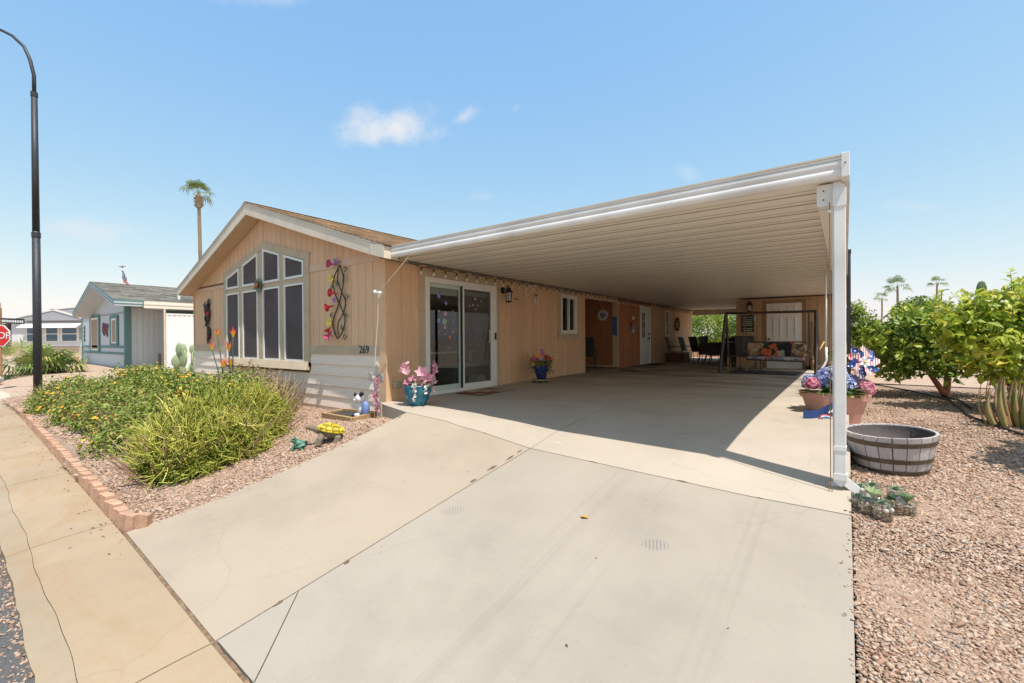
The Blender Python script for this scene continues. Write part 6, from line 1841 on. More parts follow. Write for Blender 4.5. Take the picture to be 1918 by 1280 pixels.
for s_ in (-.14, .17):
    mb = MB(); mb.obox(kc + kr * s_ + Vector((0, 0, -.0)), (.03, .2, .03), Matrix((kr, -kt, Vector((0, 0, 1)))).transposed()); obj('foot_block', mb, M_OAK, pk)

pw = root('pinwheel', 'stars and stripes pinwheel stuck in the pink planter right of the white post', 'pinwheel', (.17, 7.0, .3))
wc = KP(.245, .17, .78)
def striped(name, c1, c2, sc):
    m, nd, lk, bs = new_mat(name)
    w = nd.new('ShaderNodeTexWave'); w.inputs['Scale'].default_value = sc; w.bands_direction = 'X'
    a = nd.new('ShaderNodeTexCoord'); lk.new(a.outputs['Generated'], w.inputs['Vector'])
    r = ramp(nd, [(.48, c1), (.52, c2)]); lk.new(w.outputs['Fac'], r.inputs[0]); lk.new(r.outputs[0], bs.inputs['Base Color']); bs.inputs['Roughness'].default_value = .45
    return m
def dotted(name, c1, c2, sc):
    m, nd, lk, bs = new_mat(name)
    v = nd.new('ShaderNodeTexVoronoi'); v.inputs['Scale'].default_value = sc; v.inputs['Randomness'].default_value = .3
    a = nd.new('ShaderNodeTexCoord'); lk.new(a.outputs['Object'], v.inputs['Vector'])
    r = ramp(nd, [(.27, c1), (.30, c2)]); lk.new(v.outputs['Distance'], r.inputs[0]); lk.new(r.outputs[0], bs.inputs['Base Color']); bs.inputs['Roughness'].default_value = .45
    return m
M_STRP = striped('red_white_stripes', (.62, .03, .05), (.82, .80, .78), 2.2); M_STAR = dotted('blue_white_stars', (.82, .82, .84), (.02, .06, .26), 26)
Nw = (kt + Vector((0, 0, .25))).normalized(); aw = Nw.cross(Vector((0, 0, 1))).normalized(); bw_ = Nw.cross(aw)
for k in range(10):
    a = k * .6283 + .15
    d = aw * math.cos(a) + bw_ * math.sin(a); s_ = Nw.cross(d)
    mb = MB(); L = .215; off = Nw * (.012 * (k % 2))
    vs = [wc + off, wc + off + d * L * .45 - s_ * .07 + Nw * .03, wc + off + d * L * .8 - s_ * .045 + Nw * .035, wc + off + d * L * 1.05, wc + off + d * L * .7 + s_ * .05, wc + off + d * L * .35 + s_ * .025]
    mb.prism(vs, Nw * .002)
    obj('petal', mb, M_STRP if k % 2 else M_STAR, pw)
for k in range(6):
    a = k * 1.047 + .4; d = aw * math.cos(a) + bw_ * math.sin(a); s_ = Nw.cross(d); mb = MB(); mb.prism([wc + Nw * .03, wc + Nw * .045 + d * .05 - s_ * .02, wc + Nw * .04 + d * .085, wc + Nw * .045 + d * .05 + s_ * .02], Nw * .002); obj('inner_petal', mb, mat('silver_petal', (.7, .72, .74), .3, .1, 20), pw)
mb = MB(); mb.ball(wc + Nw * .05, .014, 8, 6); obj('hub', mb, M_YEL, pw)
obj('stick', MB().tube([wc, KP(.2, .1, .3)], .007, 5), M_WHT, pw)

fl_ = root('garden_flag', 'dark blue garden flag with a red white and blue ribbon leaning on the pink planter', 'flag', (-.27, 6.6, -.1))
fo = Vector((-.22, 6.52, 0)); M_FBLU = mat('flag_blue', (.018, .05, .16), .8, .25, 10)
def GP(a, b, z): return fo + kr * a + kt * b + Vector((0, 0, z))
mb = MB(); n = 8
top = [(-.21, .06), (-.1, .05), (.0, .06), (.18, .21)]
for i in range(n + 1):
    t = i / n; a = -.215 + .40 * t
    zt = .10 if t < .5 else .10 + (t - .5) * 2 * .14
    yb = .02 * math.sin(t * 9)
    mb.v += [tuple(GP(a - .03 * (1 - t), yb, -.13)), tuple(GP(a, yb - .03, zt))]; mb.t += [.5, .5]
mb.f += [(2 * i, 2 * i + 2, 2 * i + 3, 2 * i + 1) for i in range(n)]
o = obj('cloth', mb, M_FBLU, fl_); sm_ = o.modifiers.new('thick', 'SOLIDIFY'); sm_.thickness = .006
for (r_, c, dz) in ((.085, (.6, .04, .04), .006), (.073, (.8, .79, .78), .0), (.060, (.06, .2, .5), -.006)):
    mb = MB(); pts = [GP(.03 + 1.25 * r_ * math.cos(a), .04 + .01 * math.sin(3 * a), .0 + dz + .5 * r_ * math.sin(a) - .02 * math.cos(a)) for a in np.linspace(.3, 6.0, 18)]
    pts = [GP(-.16, .04, -.09 + dz * 3)] + pts + [GP(-.12, .045, -.02)]
    mb.tube(pts, .007, 5); obj('ribbon', mb, mat('ribbon_%d' % int(c[0] * 100), c, .5, .1, 10), fl_, smooth=True)
for k in range(3): mb = MB(); mb.prism([GP(.04 + .03 * k, .03, .075 + .01 * k), GP(.065 + .03 * k, .03, .075 + .01 * k), GP(.07 + .035 * k, .025, .12 + .015 * k)], kt * .003); obj('white_mark', mb, M_WHT, fl_)

bar = root('half_barrel', 'grey wooden half barrel planter with dark metal hoops on the gravel', 'barrel planter', (.36, 5.42, -.25))
bc = Vector((.335, 5.40, -.232)); M_STV = mat('grey_stave', (.50, .46, .45), .85, .14, 8, (8, 8, .5), bmp=.6, bscale=14, tint=.12); M_HOOP = mat('hoop_rust', (.12, .09, .065), .6, .3, 12, metal=.3, dirt=.2)
Mb_ = Matrix.Rotation(.06, 3, Vector(kt)) 
def rb(z): return .255 + .084 * (max(z, 0) / .34) ** .85
NS = 20
for k in range(NS):
    mb = MB(); a0 = 6.2832 * k / NS + .012; a1 = 6.2832 * (k + 1) / NS - .012; vs = []
    zz = [0, .085, .17, .255, .345]
    for z in zz:
        for r in (rb(z), rb(z) - .022):
            for j in range(3):
                a = a0 + (a1 - a0) * j / 2; vs.append(bc + Mb_ @ Vector((r * math.cos(a), r * math.sin(a), z + .0)))
    fs = []
    for i in range(4):
        o_ = i * 6
        for j in range(2): fs += [(o_ + j, o_ + j + 1, o_ + 6 + j + 1, o_ + 6 + j), (o_ + 3 + j + 1, o_ + 3 + j, o_ + 9 + j, o_ + 9 + j + 1)]
        fs += [(o_, o_ + 6, o_ + 9, o_ + 3), (o_ + 2, o_ + 5, o_ + 11, o_ + 8)]
    for j in range(2): fs += [(24 + j, 24 + j + 1, 27 + j + 1, 27 + j), (j, 3 + j, 3 + j + 1, j + 1)]
    mb.add(vs, fs, random.random()); obj('stave', mb, M_STV, bar)
for (z0, z1) in ((.255, .30), (.105, .148), (-.004, .042)):
    mb = MB(); mb.lathe([(rb(z0) + .0005, z0), (rb(z0) + .006, z0 + .002), (rb(z1) + .006, z1 - .002), (rb(z1) + .0005, z1)], 48, bc, Mb_, caps=False); obj('hoop', mb, M_HOOP, bar, smooth=False)
mb = MB(); mb.lathe([(rb(.33) - .026, .335), (rb(.20) - .028, .18), (.001, .19)], 32, bc, Mb_, caps=False); obj('liner', mb, mat('barrel_inside', (.09, .075, .07), .8, .3, 8, bmp=.4), bar, smooth=True)
mb = MB(); mb.lathe([(rb(.20) - .03, .215), (.001, .235)], 24, bc, Mb_, caps=False); obj('soil', mb, mat('barrel_soil', (.10, .075, .055), .95, .4, 25, bmp=.9), bar)
mb = MB()
for k in range(40): c = bc + Vector((-.02 + rng.normal(0, .08), -.1 + rng.normal(0, .06), .245)); petals(mb, c, 1, .06, .014, .3, rng.uniform(0, 6), (0, 0, 1), rng.uniform(0, .8))
o = obj('dead_leaves', mb, M_DRY, bar); o['kind'] = 'stuff'
mb = MB(); petals(mb, bc + Vector((.12, -.12, .25)), 3, .1, .03, .15, .6, (0, 0, 1), .9); obj('green_leaf', mb, M_CITR, bar)

M_JAR = glass_mat('jar_plastic', (.93, .96, .95), .03, .04); M_ROS = leaf_mat('succulent_leaf', [(0, (.06, .14, .07)), (.5, (.2, .3, .16)), (1, (.42, .48, .25))], .5, .1)
jars = [(.075, 4.20, .042, .10, 'smallest clear jar of pebbles and succulents, tight against the slab edge'), (.125, 4.12, .058, .125, 'clear jar with dark pebbles and a spiky yellow green succulent'), (.205, 4.06, .06, .13, 'clear jar with two white shells, nearest the street in the cluster'), (.285, 4.20, .048, .13, 'clear jar with a long dark green leaf leaning over its rim'),
        (.345, 4.24, .058, .10, 'clear jar with a fine grey green plant, furthest from the slab'), (.165, 4.46, .055, .12, 'clear jar with a blue grey rosette below the downspout end'), (.30, 4.40, .055, .14, 'tallest clear jar with dark green foliage at the back of the cluster'), (.09, 4.42, .045, .11, 'clear jar with white pebbles behind the downspout elbow')]
for i, (x, y, r, h, lab) in enumerate(jars):
    z = z_right(x, y) + .005
    j = root('succulent_jar', lab, 'jar', (x, y, z), 'jars of succulents at the foot of the downspout')
    c = Vector((x, y, z))
    mb = MB(); mb.lathe([(r * .9, 0), (r, .012), (r, h * .5), (r * 1.02, h), (r * .985, h), (r * .965, h * .5), (r * .965, .014), (r * .86, .006)], 18, c); obj('jar_wall', mb, M_JAR, j, smooth=True)
    mb = MB()
    for k in range(80):
        a = rng.uniform(0, 6.28); rr = r * .86 * rng.uniform(.3, 1) ** .5; mb.ball(c + Vector((rr * math.cos(a), rr * math.sin(a), .012 + rng.uniform(0, h * .55))), (rng.uniform(.007, .015), rng.uniform(.007, .013), rng.uniform(.006, .011)), 5, 4, tint=rng.beta(1.6, 1.6))
    o = obj('pebbles', mb, M_PEB, j); o['kind'] = 'stuff'
    if i in (2, 7):
        for (dx, dz) in ((-.018, .075), (.02, .08)): mb = MB(); mb.ball(c + toward * r * .85 + right * dx + Vector((0, 0, dz)), (.016, .012, .016), 8, 6); obj('shell', mb, M_WPET, j)
    pm = MB(); top = c + Vector((0, 0, h * .75))
    if i == 3:
        d = (right * -.6 + toward * .3 + Vector((0, 0, .35))).normalized(); s_ = d.cross(Vector((0, 0, 1))).normalized(); pm.prism([top, top + d * .06 + s_ * .025, top + d * .14, top + d * .06 - s_ * .025], (0, 0, .006), .05)
        pm.prism([top, top - right * .02 + Vector((0, 0, .05)), top - right * .1 + Vector((0, 0, .02))], toward * .01, .0)
    elif i == 4: petals(pm, top, 26, .085, .006, .9, 0, (0, 0, 1), .6)
    elif i == 1:
        petals(pm, top + right * .03 + Vector((0, 0, .03)), 9, .085, .012, .7, 0, (.2, -.2, 1), .95); petals(pm, top, 12, .04, .014, .4, .3, (0, 0, 1), .3)
    else:
        for q in range(3): petals(pm, top + Vector((0, 0, .006 * q)), 8 - q, .045 - .01 * q, .014, .3 + .35 * q, q * .4, (0, 0, 1), .25 + .12 * (i % 4))
    obj('succulent', pm, M_ROS, j)

hose = root('drip_hose', 'black irrigation tubing running across the side yard gravel past the shrub', 'hose', (1.3, 9.5, -.05))
hp = [(.1, 12.6), (.55, 12.0), (.95, 11.2), (1.2, 10.6), (1.35, 10.0), (1.32, 9.0), (1.3, 8.3), (1.4, 7.85), (1.55, 7.35), (1.75, 7.1), (2.3, 6.9)]
mb = MB(); mb.tube([(x, y, z_right(x, y) + .025) for x, y in hp], .014, 5); mb.tube([(x + .12, y + .02, z_right(x, y) + .025) for x, y in hp[3:6]], .012, 5); obj('tubing', mb, M_BLK, hose, smooth=True)

pole = root('dark_pole', 'dark narrow post with black cap standing behind the white carport post', 'post', (.05, 11.3, 0))
obj('shaft', MB().box(.015, .085, 11.25, 11.32, -.08, 2.66), mat('dark_bronze', (.055, .05, .05), .5, .2, 6), pole); obj('cap', MB().box(.008, .092, 11.243, 11.327, 2.66, 2.74), M_BLK, pole)
rod = root('crank_rod', 'white crank rod hanging from the carport side beam left of the post', 'rod', (-.25, 8.55, 1.4))
mb = MB(); mb.tube([(-.245, 8.55, 2.04), (-.245, 8.55, .80)], .014, 6); obj('shaft', mb, M_WHT, rod, smooth=True)
mb = MB(); mb.tube([(-.245, 8.55, .82), (-.243, 8.55, .62), (-.265, 8.54, .55), (-.30, 8.52, .50), (-.29, 8.52, .42), (-.28, 8.53, .36)], .018, 6); obj('crank_handle', mb, M_WHT, rod, smooth=True)
mb = MB(); mb.tube([(-.245 + .03 * math.cos(a), 8.55, 2.07 + .04 * math.sin(a)) for a in np.linspace(0, 6.28, 12)], .009, 5); obj('eye_loop', mb, mat('eye_cream', (.6, .52, .36), .5, .1, 8), rod)
wire = root('anchor_wire', 'thin brown wire with a white ball beside the white carport post', 'wire', (-.096, 4.3, 1))
mb = MB(); mb.tube([(-.1, 4.305, 2.04), (-.098, 4.302, 1.6), (-.097, 4.29, -.16)], .0035, 5); mb.tube([(-.097, 4.29, -.16), (-.107, 4.288, -.22), (-.097, 4.286, -.27), (-.087, 4.288, -.22), (-.097, 4.29, -.16)], .0035, 4); obj('cable', mb, mat('wire_brown', (.2, .13, .08), .6, .2, 8), wire)
mb = MB(); mb.ball((-.1, 4.302, 1.965), .014, 8, 6); obj('ball', mb, M_WHT, wire, smooth=True)

# ------------------------------------------------------------------ patio at the back of the carport
ZB = .035
M_BRZ = mat('bronze_frame', (.07, .05, .04), .5, .25, 10)
swg = root('porch_swing', 'dark metal frame swing with patterned cushions in front of the white shed door', 'swing', (-1.65, 13.5, ZB))
def sq_tube(a, b, r, m, nm, par):
    a, b = Vector(a), Vector(b); mb = MB(); d = (b - a).normalized(); s_ = d.orthogonal().normalized()
    mb.obox((a + b) / 2, ((b - a).length / 2, r, r), Matrix((d, s_, d.cross(s_))).transposed()); return obj(nm, mb, m, par)
sq_tube((-2.68, 13.5, 1.66), (-.57, 13.5, 1.63), .024, M_BRZ, 'top_bar', swg)
for (tx, bx_) in ((-2.66, -2.76), (-.59, -.58)):
    sq_tube((tx, 13.48, 1.64), (bx_, 13.15, ZB), .03, M_BRZ, 'leg', swg); sq_tube((tx, 13.52, 1.64), (bx_ + .02, 14.25, ZB), .026, M_BRZ, 'leg', swg); sq_tube((bx_ + .01, 13.2, ZB + .2), (bx_ + .02, 14.2, ZB + .2), .018, M_BRZ, 'foot_rail', swg)
st = obj('seat_frame', MB().tube([(-2.1, 13.25, .40), (-.83, 13.25, .37), (-.83, 13.8, .40), (-2.1, 13.8, .42), (-2.1, 13.25, .40)], .02, 6), M_BRZ, swg)
obj('back_frame', MB().tube([(-2.1, 13.85, .42), (-2.1, 13.95, .86), (-.83, 13.95, .86), (-.83, 13.85, .4)], .018, 6), M_BRZ, swg)
for xx in (-2.2, -.75):
    obj('hanger', MB().tube([(xx, 13.5, 1.63), (xx, 13.3, .62)], .012, 5), M_BRZ, swg); obj('hanger', MB().tube([(xx, 13.5, 1.63), (xx, 13.85, .65)], .012, 5), M_BRZ, swg); obj('armrest', MB().box(xx - .03, xx + .03, 13.22, 13.9, .60, .63), M_BRZ, swg)
def pattern(name, cols, sc):
    m, nd, lk, bs = new_mat(name); v = nd.new('ShaderNodeTexVoronoi'); v.inputs['Scale'].default_value = sc
    P = pos(nd, lk); n_ = nd.new('ShaderNodeTexNoise'); n_.inputs['Scale'].default_value = sc * .5; lk.new(P, n_.inputs['Vector'])
    mx = nd.new('ShaderNodeMix'); mx.data_type = 'RGBA'; mx.inputs[0].default_value = .25; lk.new(P, mx.inputs[6]); lk.new(n_.outputs['Color'], mx.inputs[7]); lk.new(mx.outputs[2], v.inputs['Vector'])
    s_ = nd.new('ShaderNodeSeparateColor'); lk.new(v.outputs['Color'], s_.inputs[0]); r = ramp(nd, [(i / len(cols), c) for i, c in enumerate(cols)], 'CONSTANT'); lk.new(s_.outputs[0], r.inputs[0]); lk.new(r.outputs[0], bs.inputs['Base Color']); bs.inputs['Roughness'].default_value = .9
    return m
M_PT1 = pattern('print_dark', ((.02, .02, .018), (.02, .05, .03), (.03, .09, .05), (.02, .02, .018), (.5, .12, .04), (.45, .4, .34), (.04, .03, .05)), 8)
M_PT2 = pattern('print_floral', ((.40, .28, .17), (.34, .2, .11), (.10, .09, .05), (.45, .32, .2), (.42, .17, .10)), 13)
M_PT3 = pattern('print_striped', ((.2, .2, .24), (.3, .3, .36), (.42, .10, .06), (.13, .13, .2), (.4, .38, .38)), 15)
def cushion(c, h, rot, m, nm, par):
    mb = MB(); mb.obox((0, 0, 0), h); o = obj(nm, mb, m, par); o.data.transform(Matrix.Translation(ORG[par.name])); o.data.transform(Matrix.Translation(Vector(c) - ORG[par.name]) @ Euler(rot).to_matrix().to_4x4())
    b = o.modifiers.new('b', 'BEVEL'); b.width = min(h) * .8; b.segments = 3; return o
cushion((-1.47, 13.55, .43), (.63, .3, .05), (0, .015, 0), M_PT3, 'seat_cushion', swg); cushion((-1.47, 13.84, .65), (.42, .06, .20), (-.15, 0, 0), M_PT1, 'back_cushion', swg)
cushion((-2.0, 13.78, .66), (.19, .07, .18), (-.2, 0, .1), M_PT2, 'pillow', swg); cushion((-.98, 13.76, .64), (.17, .07, .18), (-.2, 0, -.1), M_PT2, 'pillow', swg); cushion((-1.72, 13.7, .58), (.13, .05, .1), (-.2, .3, .1), mat('orange_print', (.5, .11, .05), .9, .6, 22), 'pillow', swg)
rug = root('outdoor_rug', 'dark striped outdoor rug on the slab in front of the swing', 'rug', (-1.7, 13.3, ZB))
obj('rug_body', MB().box(-2.55, -.95, 13.0, 14.4, ZB + .003, ZB + .012), pattern('rug_print', ((.03, .03, .04), (.06, .055, .06), (.02, .02, .03), (.14, .12, .12)), 9), rug)
sgn2 = root('text_sign', 'dark sign with yellowish lines of writing on the shed wall', 'sign', (-2.52, 15.98, 1.43))
obj('board', MB().box(-2.70, -2.34, 15.97, 16.003, 1.17, 1.70), mat('sign_black', (.025, .028, .025), .6, .2, 8), sgn2)
for k, z in enumerate((1.63, 1.55, 1.49, 1.43, 1.37, 1.27, 1.21)):
    w = (.155, .15, .14, .15, .14, .155, .12)[k]; mb = MB(); x = -2.52 - w
    while x < -2.52 + w: l = random.uniform(.02, .07); mb.box(x, min(x + l, -2.52 + w), 15.966, 15.97, z - .014, z + .014); x += l + .012
    o = obj('lettering', mb, mat('sign_letters', (.5, .47, .3), .6, .15, 8), sgn2); o['kind'] = 'stuff'
obj('pinned_note', MB().box(-2.35, -2.28, 15.975, 15.99, 1.5, 1.66), mat('note_blue', (.4, .5, .62), .6, .1, 8), sgn2)
# leaning tools by the shed door
for i, (x0, x1, z1, c, lab, nm) in enumerate(((-.86, -.80, 1.45, (.24, .16, .09), 'tall brown garden rake handle leaning on the shed wall right of its door', 'rake'), (-.78, -.72, 1.25, (.34, .25, .15), 'pale broom handle leaning on the shed wall next to the rake', 'broom'), (-.66, -.5, .95, (.55, .33, .13), 'orange curved wooden stick leaning at the right end of the shed', 'walking stick'))):
    t = root('leaning_' + nm.replace(' ', '_'), lab, nm, (x0, 15.8, ZB)); mb = MB()
    if i == 2: mb.tube([(x0, 15.7, ZB), (-.65, 15.75, .4), (-.62, 15.8, .6), (-.5, 15.9, .85)], .022, 6)
    else: mb.tube([(x0, 15.75, ZB), (x1, 15.98, z1)], .018, 6)
    obj('handle', mb, mat('tool_%d' % i, c, .7, .15, 10), t, smooth=True)
    mb = MB(); mb.obox((x0, 15.75, ZB + .05), (.09 if i < 2 else .03, .03, .05)); obj('head' if i < 2 else 'tip', mb, M_BRZ, t)
for i, (x, y, r, h, c, lab) in enumerate(((-.72, 15.5, .12, .3, (.4, .2, .12), 'terracotta pot with a pale top beside the shed door'), (-.35, 15.3, .12, .28, (.16, .10, .07), 'dark pot with a leafy plant at the right end of the shed'), (-.13, 15.4, .14, .34, (.025, .025, .04), 'black bucket at the shed corner behind the white post'))):
    t = root('shed_pot', lab, 'pot', (x, y, ZB)); mb = MB(); mb.lathe([(r * .7, ZB), (r, ZB + h), (r * .9, ZB + h), (.001, ZB + h - .03)], 14, (x, y, 0)); obj('pot', mb, mat('shed_pot_%d' % i, c, .7, .15, 8), t, smooth=True)
    if i == 0: mb = MB(); mb.ball((x, y, ZB + h + .06), (.1, .1, .08), 10, 6); obj('round_top', mb, mat('pale_ball', (.55, .48, .4), .8, .1, 8), t, smooth=True)
    if i == 1:
        mb = MB()
        for k in range(18): petals(mb, Vector((x, y, ZB + h + rng.uniform(0, .15))), 1, .22, .03, rng.uniform(.3, 1.3), rng.uniform(0, 6), (0, 0, 1), rng.uniform())
        obj('leaves', mb, M_PLEAF, t)

def chair(label, x, y, rz_, sling, folded=False):
    t = root('patio_chair', label, 'chair', (0, 0, 0), 'patio chairs under the carport'); T = Matrix.Translation((x, y, ZB)) @ Matrix.Rotation(rz_, 4, 'Z')
    def put(nm, mb, m, sm=True):
        o = obj(nm, mb, m, t, sm); return o
    for s_ in (-.27, .27):
        put('leg', MB().tube([(s_, -.28, 0), (s_, -.24, .6), (s_, .2, .62)], .013, 5), M_BRZ); put('leg', MB().tube([(s_, .3, 0), (s_, .18, .42), (s_, .34, .98)], .013, 5), M_BRZ)
    m_ = MB(); m_.prism([(-.25, -.26, .44), (.25, -.26, .44), (.25, .2, .40), (-.25, .2, .40)], (0, 0, .014)); put('seat', m_, sling, False)
    m_ = MB(); m_.prism([(-.25, .2, .42), (.25, .2, .42), (.25, .36, 1.0), (-.25, .36, 1.0)], (0, .014, 0)); put('backrest', m_, sling, False)
    t.location = (x, y, ZB); t.rotation_euler = (0, 0, rz_)
    return t
M_SLB1 = mat('sling_blue', (.12, .17, .2), .8, .2, 12); M_SLB2 = mat('sling_dark', (.05, .045, .045), .8, .2, 12)
chair('blue grey sling chair against the side wall, closest to the white entry door', -5.3, 17.7, 1.75, M_SLB1)
chair('blue grey sling chair against the side wall below the dark wreath', -5.2, 19.2, 1.5, M_SLB1)
chair('grey sling chair with a dark cloth on its back by the open end', -4.7, 20.4, 2.3, M_SLB1)
chair('dark sling chair behind the covered patio table', -3.6, 19.6, -.3, M_SLB2)
chair('dark sling chair at the left end of the covered patio table', -4.5, 18.2, 1.2, M_SLB2)
chair('brown framed chair between the swing post and the shed', -2.35, 14.9, .4, M_SLB2)
chair('black folding chair in the porch recess by the security door', -6.2, 12.0, .6, mat('sling_black', (.02, .02, .02), .6, .2, 12))
jk = root('hung_cloth', 'dark cloth hanging over the back of the chair at the open end', 'cloth', (-4.8, 20.5, .8)); mb = MB(); mb.prism([(-5.05, 20.55, 1.05), (-4.82, 20.75, 1.05), (-4.8, 20.7, .5), (-5.0, 20.5, .35)], (-.03, .03, .01)); obj('cloth', mb, M_SLB2, jk)
tb = root('patio_table', 'round patio table under a dark drooping cover at the back of the carport', 'table', (-3.75, 17.6, ZB))
mb = MB(); mb.lathe([(.62, ZB + .70), (.62, ZB + .73), (.001, ZB + .735)], 20, (-3.75, 17.6, 0)); obj('table_top', mb, M_BRZ, tb)
mb = MB(); n = 28
ring = [[(-3.75 + r * math.cos(a) * (1 + .03 * math.sin(a * 7 + r * 9)), 17.6 + r * math.sin(a) * (1 + .03 * math.sin(a * 7 + r * 9)), z + .02 * math.sin(a * 5)) for a in [6.2832 * j / n for j in range(n)]] for r, z in ((.02, .80), (.6, .795), (.64, .75), (.67, .36))]
for l in ring: mb.v += l; mb.t += [.5] * n
mb.f += [(i * n + j, i * n + (j + 1) % n, i * n + n + (j + 1) % n, i * n + n + j) for i in range(3) for j in range(n)]; obj('cover', mb, mat('dark_cover', (.05, .04, .045), .7, .4, 6), tb, smooth=True)
for (dx, dy) in ((-.4, -.4), (.4, -.4), (.4, .4), (-.4, .4)): obj('leg', MB().tube([(-3.75 + dx * .6, 17.6 + dy * .6, ZB + .7), (-3.75 + dx, 17.6 + dy, ZB)], .018, 5), M_BRZ, tb)
gr = root('gas_grill', 'dark gas grill with a rounded lid beside the patio table', 'grill', (-3.15, 17.0, ZB))
mb = MB(); mb.box(-3.4, -2.95, 16.8, 17.2, ZB + .12, ZB + .7); obj('cabinet', mb, M_SLB2, gr); mb = MB(); mb.lathe([(.2, -.25), (.2, .25)], 14, (-3.17, 17.0, ZB + .75), Matrix.Rotation(1.5708, 3, 'Y')); obj('lid', mb, M_BLK, gr, smooth=True); mb = MB(); mb.tube([(-3.35, 16.78, ZB + .8), (-3.0, 16.78, ZB + .8)], .015, 6); obj('handle', mb, M_ALU, gr)
for xx in (-3.38, -2.97): mb = MB(); mb.lathe([(.06, -.02), (.06, .02)], 10, (xx, 16.85, ZB + .06), Matrix.Rotation(1.5708, 3, 'Y')); obj('wheel', mb, M_BLK, gr)
um = root('folded_umbrella', 'folded dark umbrella standing at the patio table behind the swing frame', 'umbrella', (-2.75, 17.6, ZB))
mb = MB(); mb.tube([(-2.75, 17.6, ZB), (-2.75, 17.6, 1.95)], .02, 6); obj('pole', mb, M_BRZ, um); mb = MB(); mb.lathe([(.13, .75), (.11, 1.1), (.07, 1.6), (.02, 1.9)], 9, (-2.75, 17.6, 0)); obj('canopy', mb, M_SLB2, um)
st2 = root('side_table', 'small low table with bright bits left of the swing seat', 'table', (-2.4, 13.9, ZB))
obj('table_top', MB().box(-2.75, -2.2, 13.9, 14.3, ZB + .40, ZB + .43), M_BRZ, st2)
for (xx, yy) in ((-2.7, 13.95), (-2.25, 13.95), (-2.25, 14.25), (-2.7, 14.25)): obj('leg', MB().box(xx - .02, xx + .02, yy - .02, yy + .02, ZB, ZB + .40), mat('table_leg_ochre', (.4, .28, .1), .6, .1, 8), st2)
bn = root('storage_bin', 'brown wooden bin against the side wall beneath the blue grey chairs', 'box', (-5.4, 18.3, ZB)); obj('bin_body', MB().box(-5.75, -5.1, 18.0, 18.9, ZB, ZB + .33), mat('bin_brown', (.16, .06, .03), .7, .2, 6), bn); obj('bin_lid', MB().box(-5.77, -5.08, 17.98, 18.92, ZB + .33, ZB + .37), mat('bin_lid', (.25, .16, .08), .7, .2, 6), bn)
"""lit things beyond the open end"""
lw_ = root('low_garden_wall', 'low pale orange wall behind the carport before the green shrubs', 'wall', (-5, 25.2, -.05)); obj('wall_body', MB().box(-7.5, -2.9, 25.2, 25.35, -.1, .42), mat('pale_orange_wall', (.55, .36, .25), .85, .15, 4), lw_); obj('coping', MB().box(-7.52, -2.88, 25.17, 25.38, .42, .47), mat('wall_coping', (.6, .48, .38), .85, .1, 4), lw_)
"""pole lamps"""

# ------------------------------------------------------------------ street lamp, signs
M_LPB = mat('lamp_post_paint', (.035, .036, .042), .5, .3, 20, bmp=.3)
lp = root('street_lamp', 'tall dark street lamp post with a curved arm at the left edge', 'street lamp', (-16.68, 1.93, -.55))
bx, by = -16.69, 1.895
mb = MB(); mb.tube([(bx, by, -.6), (bx, by, 1.6), (bx, by, 3.72)], [.088, .084, .08], 14); obj('base_shaft', mb, M_LPB, lp, smooth=True)
mb = MB(); mb.lathe([(.088, 3.68), (.088, 3.80), (.072, 3.83)], 14, (bx, by, 0)); obj('collar', mb, M_LPB, lp)
mb = MB(); mb.tube([(bx, by, 3.75), (bx - .03, by, 7.35)], [.073, .062], 12); obj('upper_shaft', mb, M_LPB, lp, smooth=True)
mb = MB(); mb.lathe([(.07, 7.3), (.07, 7.42)], 12, (bx - .03, by, 0)); obj('collar', mb, M_LPB, lp)
mb = MB(); mb.tube([(bx - .03, by, 7.35), (bx - .035, by - .0, 7.85), (bx - .09, by - .06, 8.25), (bx - .24, by - .15, 8.6), (bx - .46, by - .33, 8.87), (bx - .74, by - .5, 9.04), (bx - 1.3, by - .8, 9.17), (bx - 1.9, by - 1.1, 9.2)], [.042, .04, .04, .038, .036, .034, .032, .03], 8); obj('arm', mb, M_LPB, lp, smooth=True)
mb = MB(); mb.ball((bx - 2.2, by - 1.27, 9.2), (.32, .2, .1), 10, 6); obj('lamp_head', mb, M_LPB, lp, smooth=True)

ang = math.atan2(-_f.y, -_f.x) + math.pi / 2
RR = Vector((_R.x, _R.y, 0)).normalized(); FF = Vector((_f.x, _f.y, 0)).normalized()
def plane_pt(c, a, z, d=0): return Vector((c[0], c[1], 0)) + RR * a + FF * d + Vector((0, 0, z))
txtrot = (math.pi / 2, 0, math.atan2(RR.y, RR.x))
sc = (-25.79, 1.93)
sg_ = root('stop_sign', 'red octagonal stop sign on a wooden post half cut by the left edge', 'road sign', (sc[0], sc[1], -.6))
def octo(r, d, t, nm, m):
    mb = MB(); mb.prism([plane_pt(sc, r * math.cos(a), 1.24 + r * math.sin(a), d) for a in [.3927 + k * .7854 for k in range(8)]], FF * t); return obj(nm, mb, m, sg_)
octo(.44, .0, .02, 'white_border', mat('sign_white', (.78, .78, .76), .5, .05, 5)); octo(.405, -.006, .005, 'red_face', mat('sign_red', (.62, .025, .02), .5, .08, 5))
text('lettering', 'STOP', .36, plane_pt(sc, 0, 1.24, -.012), txtrot, mat('sign_white', (.78, .78, .76)), sg_, .003)
mb = MB(); mb.tube([plane_pt(sc, -.02, -.7, .05), plane_pt(sc, -.02, 2.3, .05)], .05, 8); obj('post', mb, mat('rust_post', (.33, .19, .09), .8, .2, 8), sg_)
ss = root('street_name_sign', 'black street name sign with white lettering on a post by the stop sign', 'road sign', (sc[0], sc[1], 1.8))
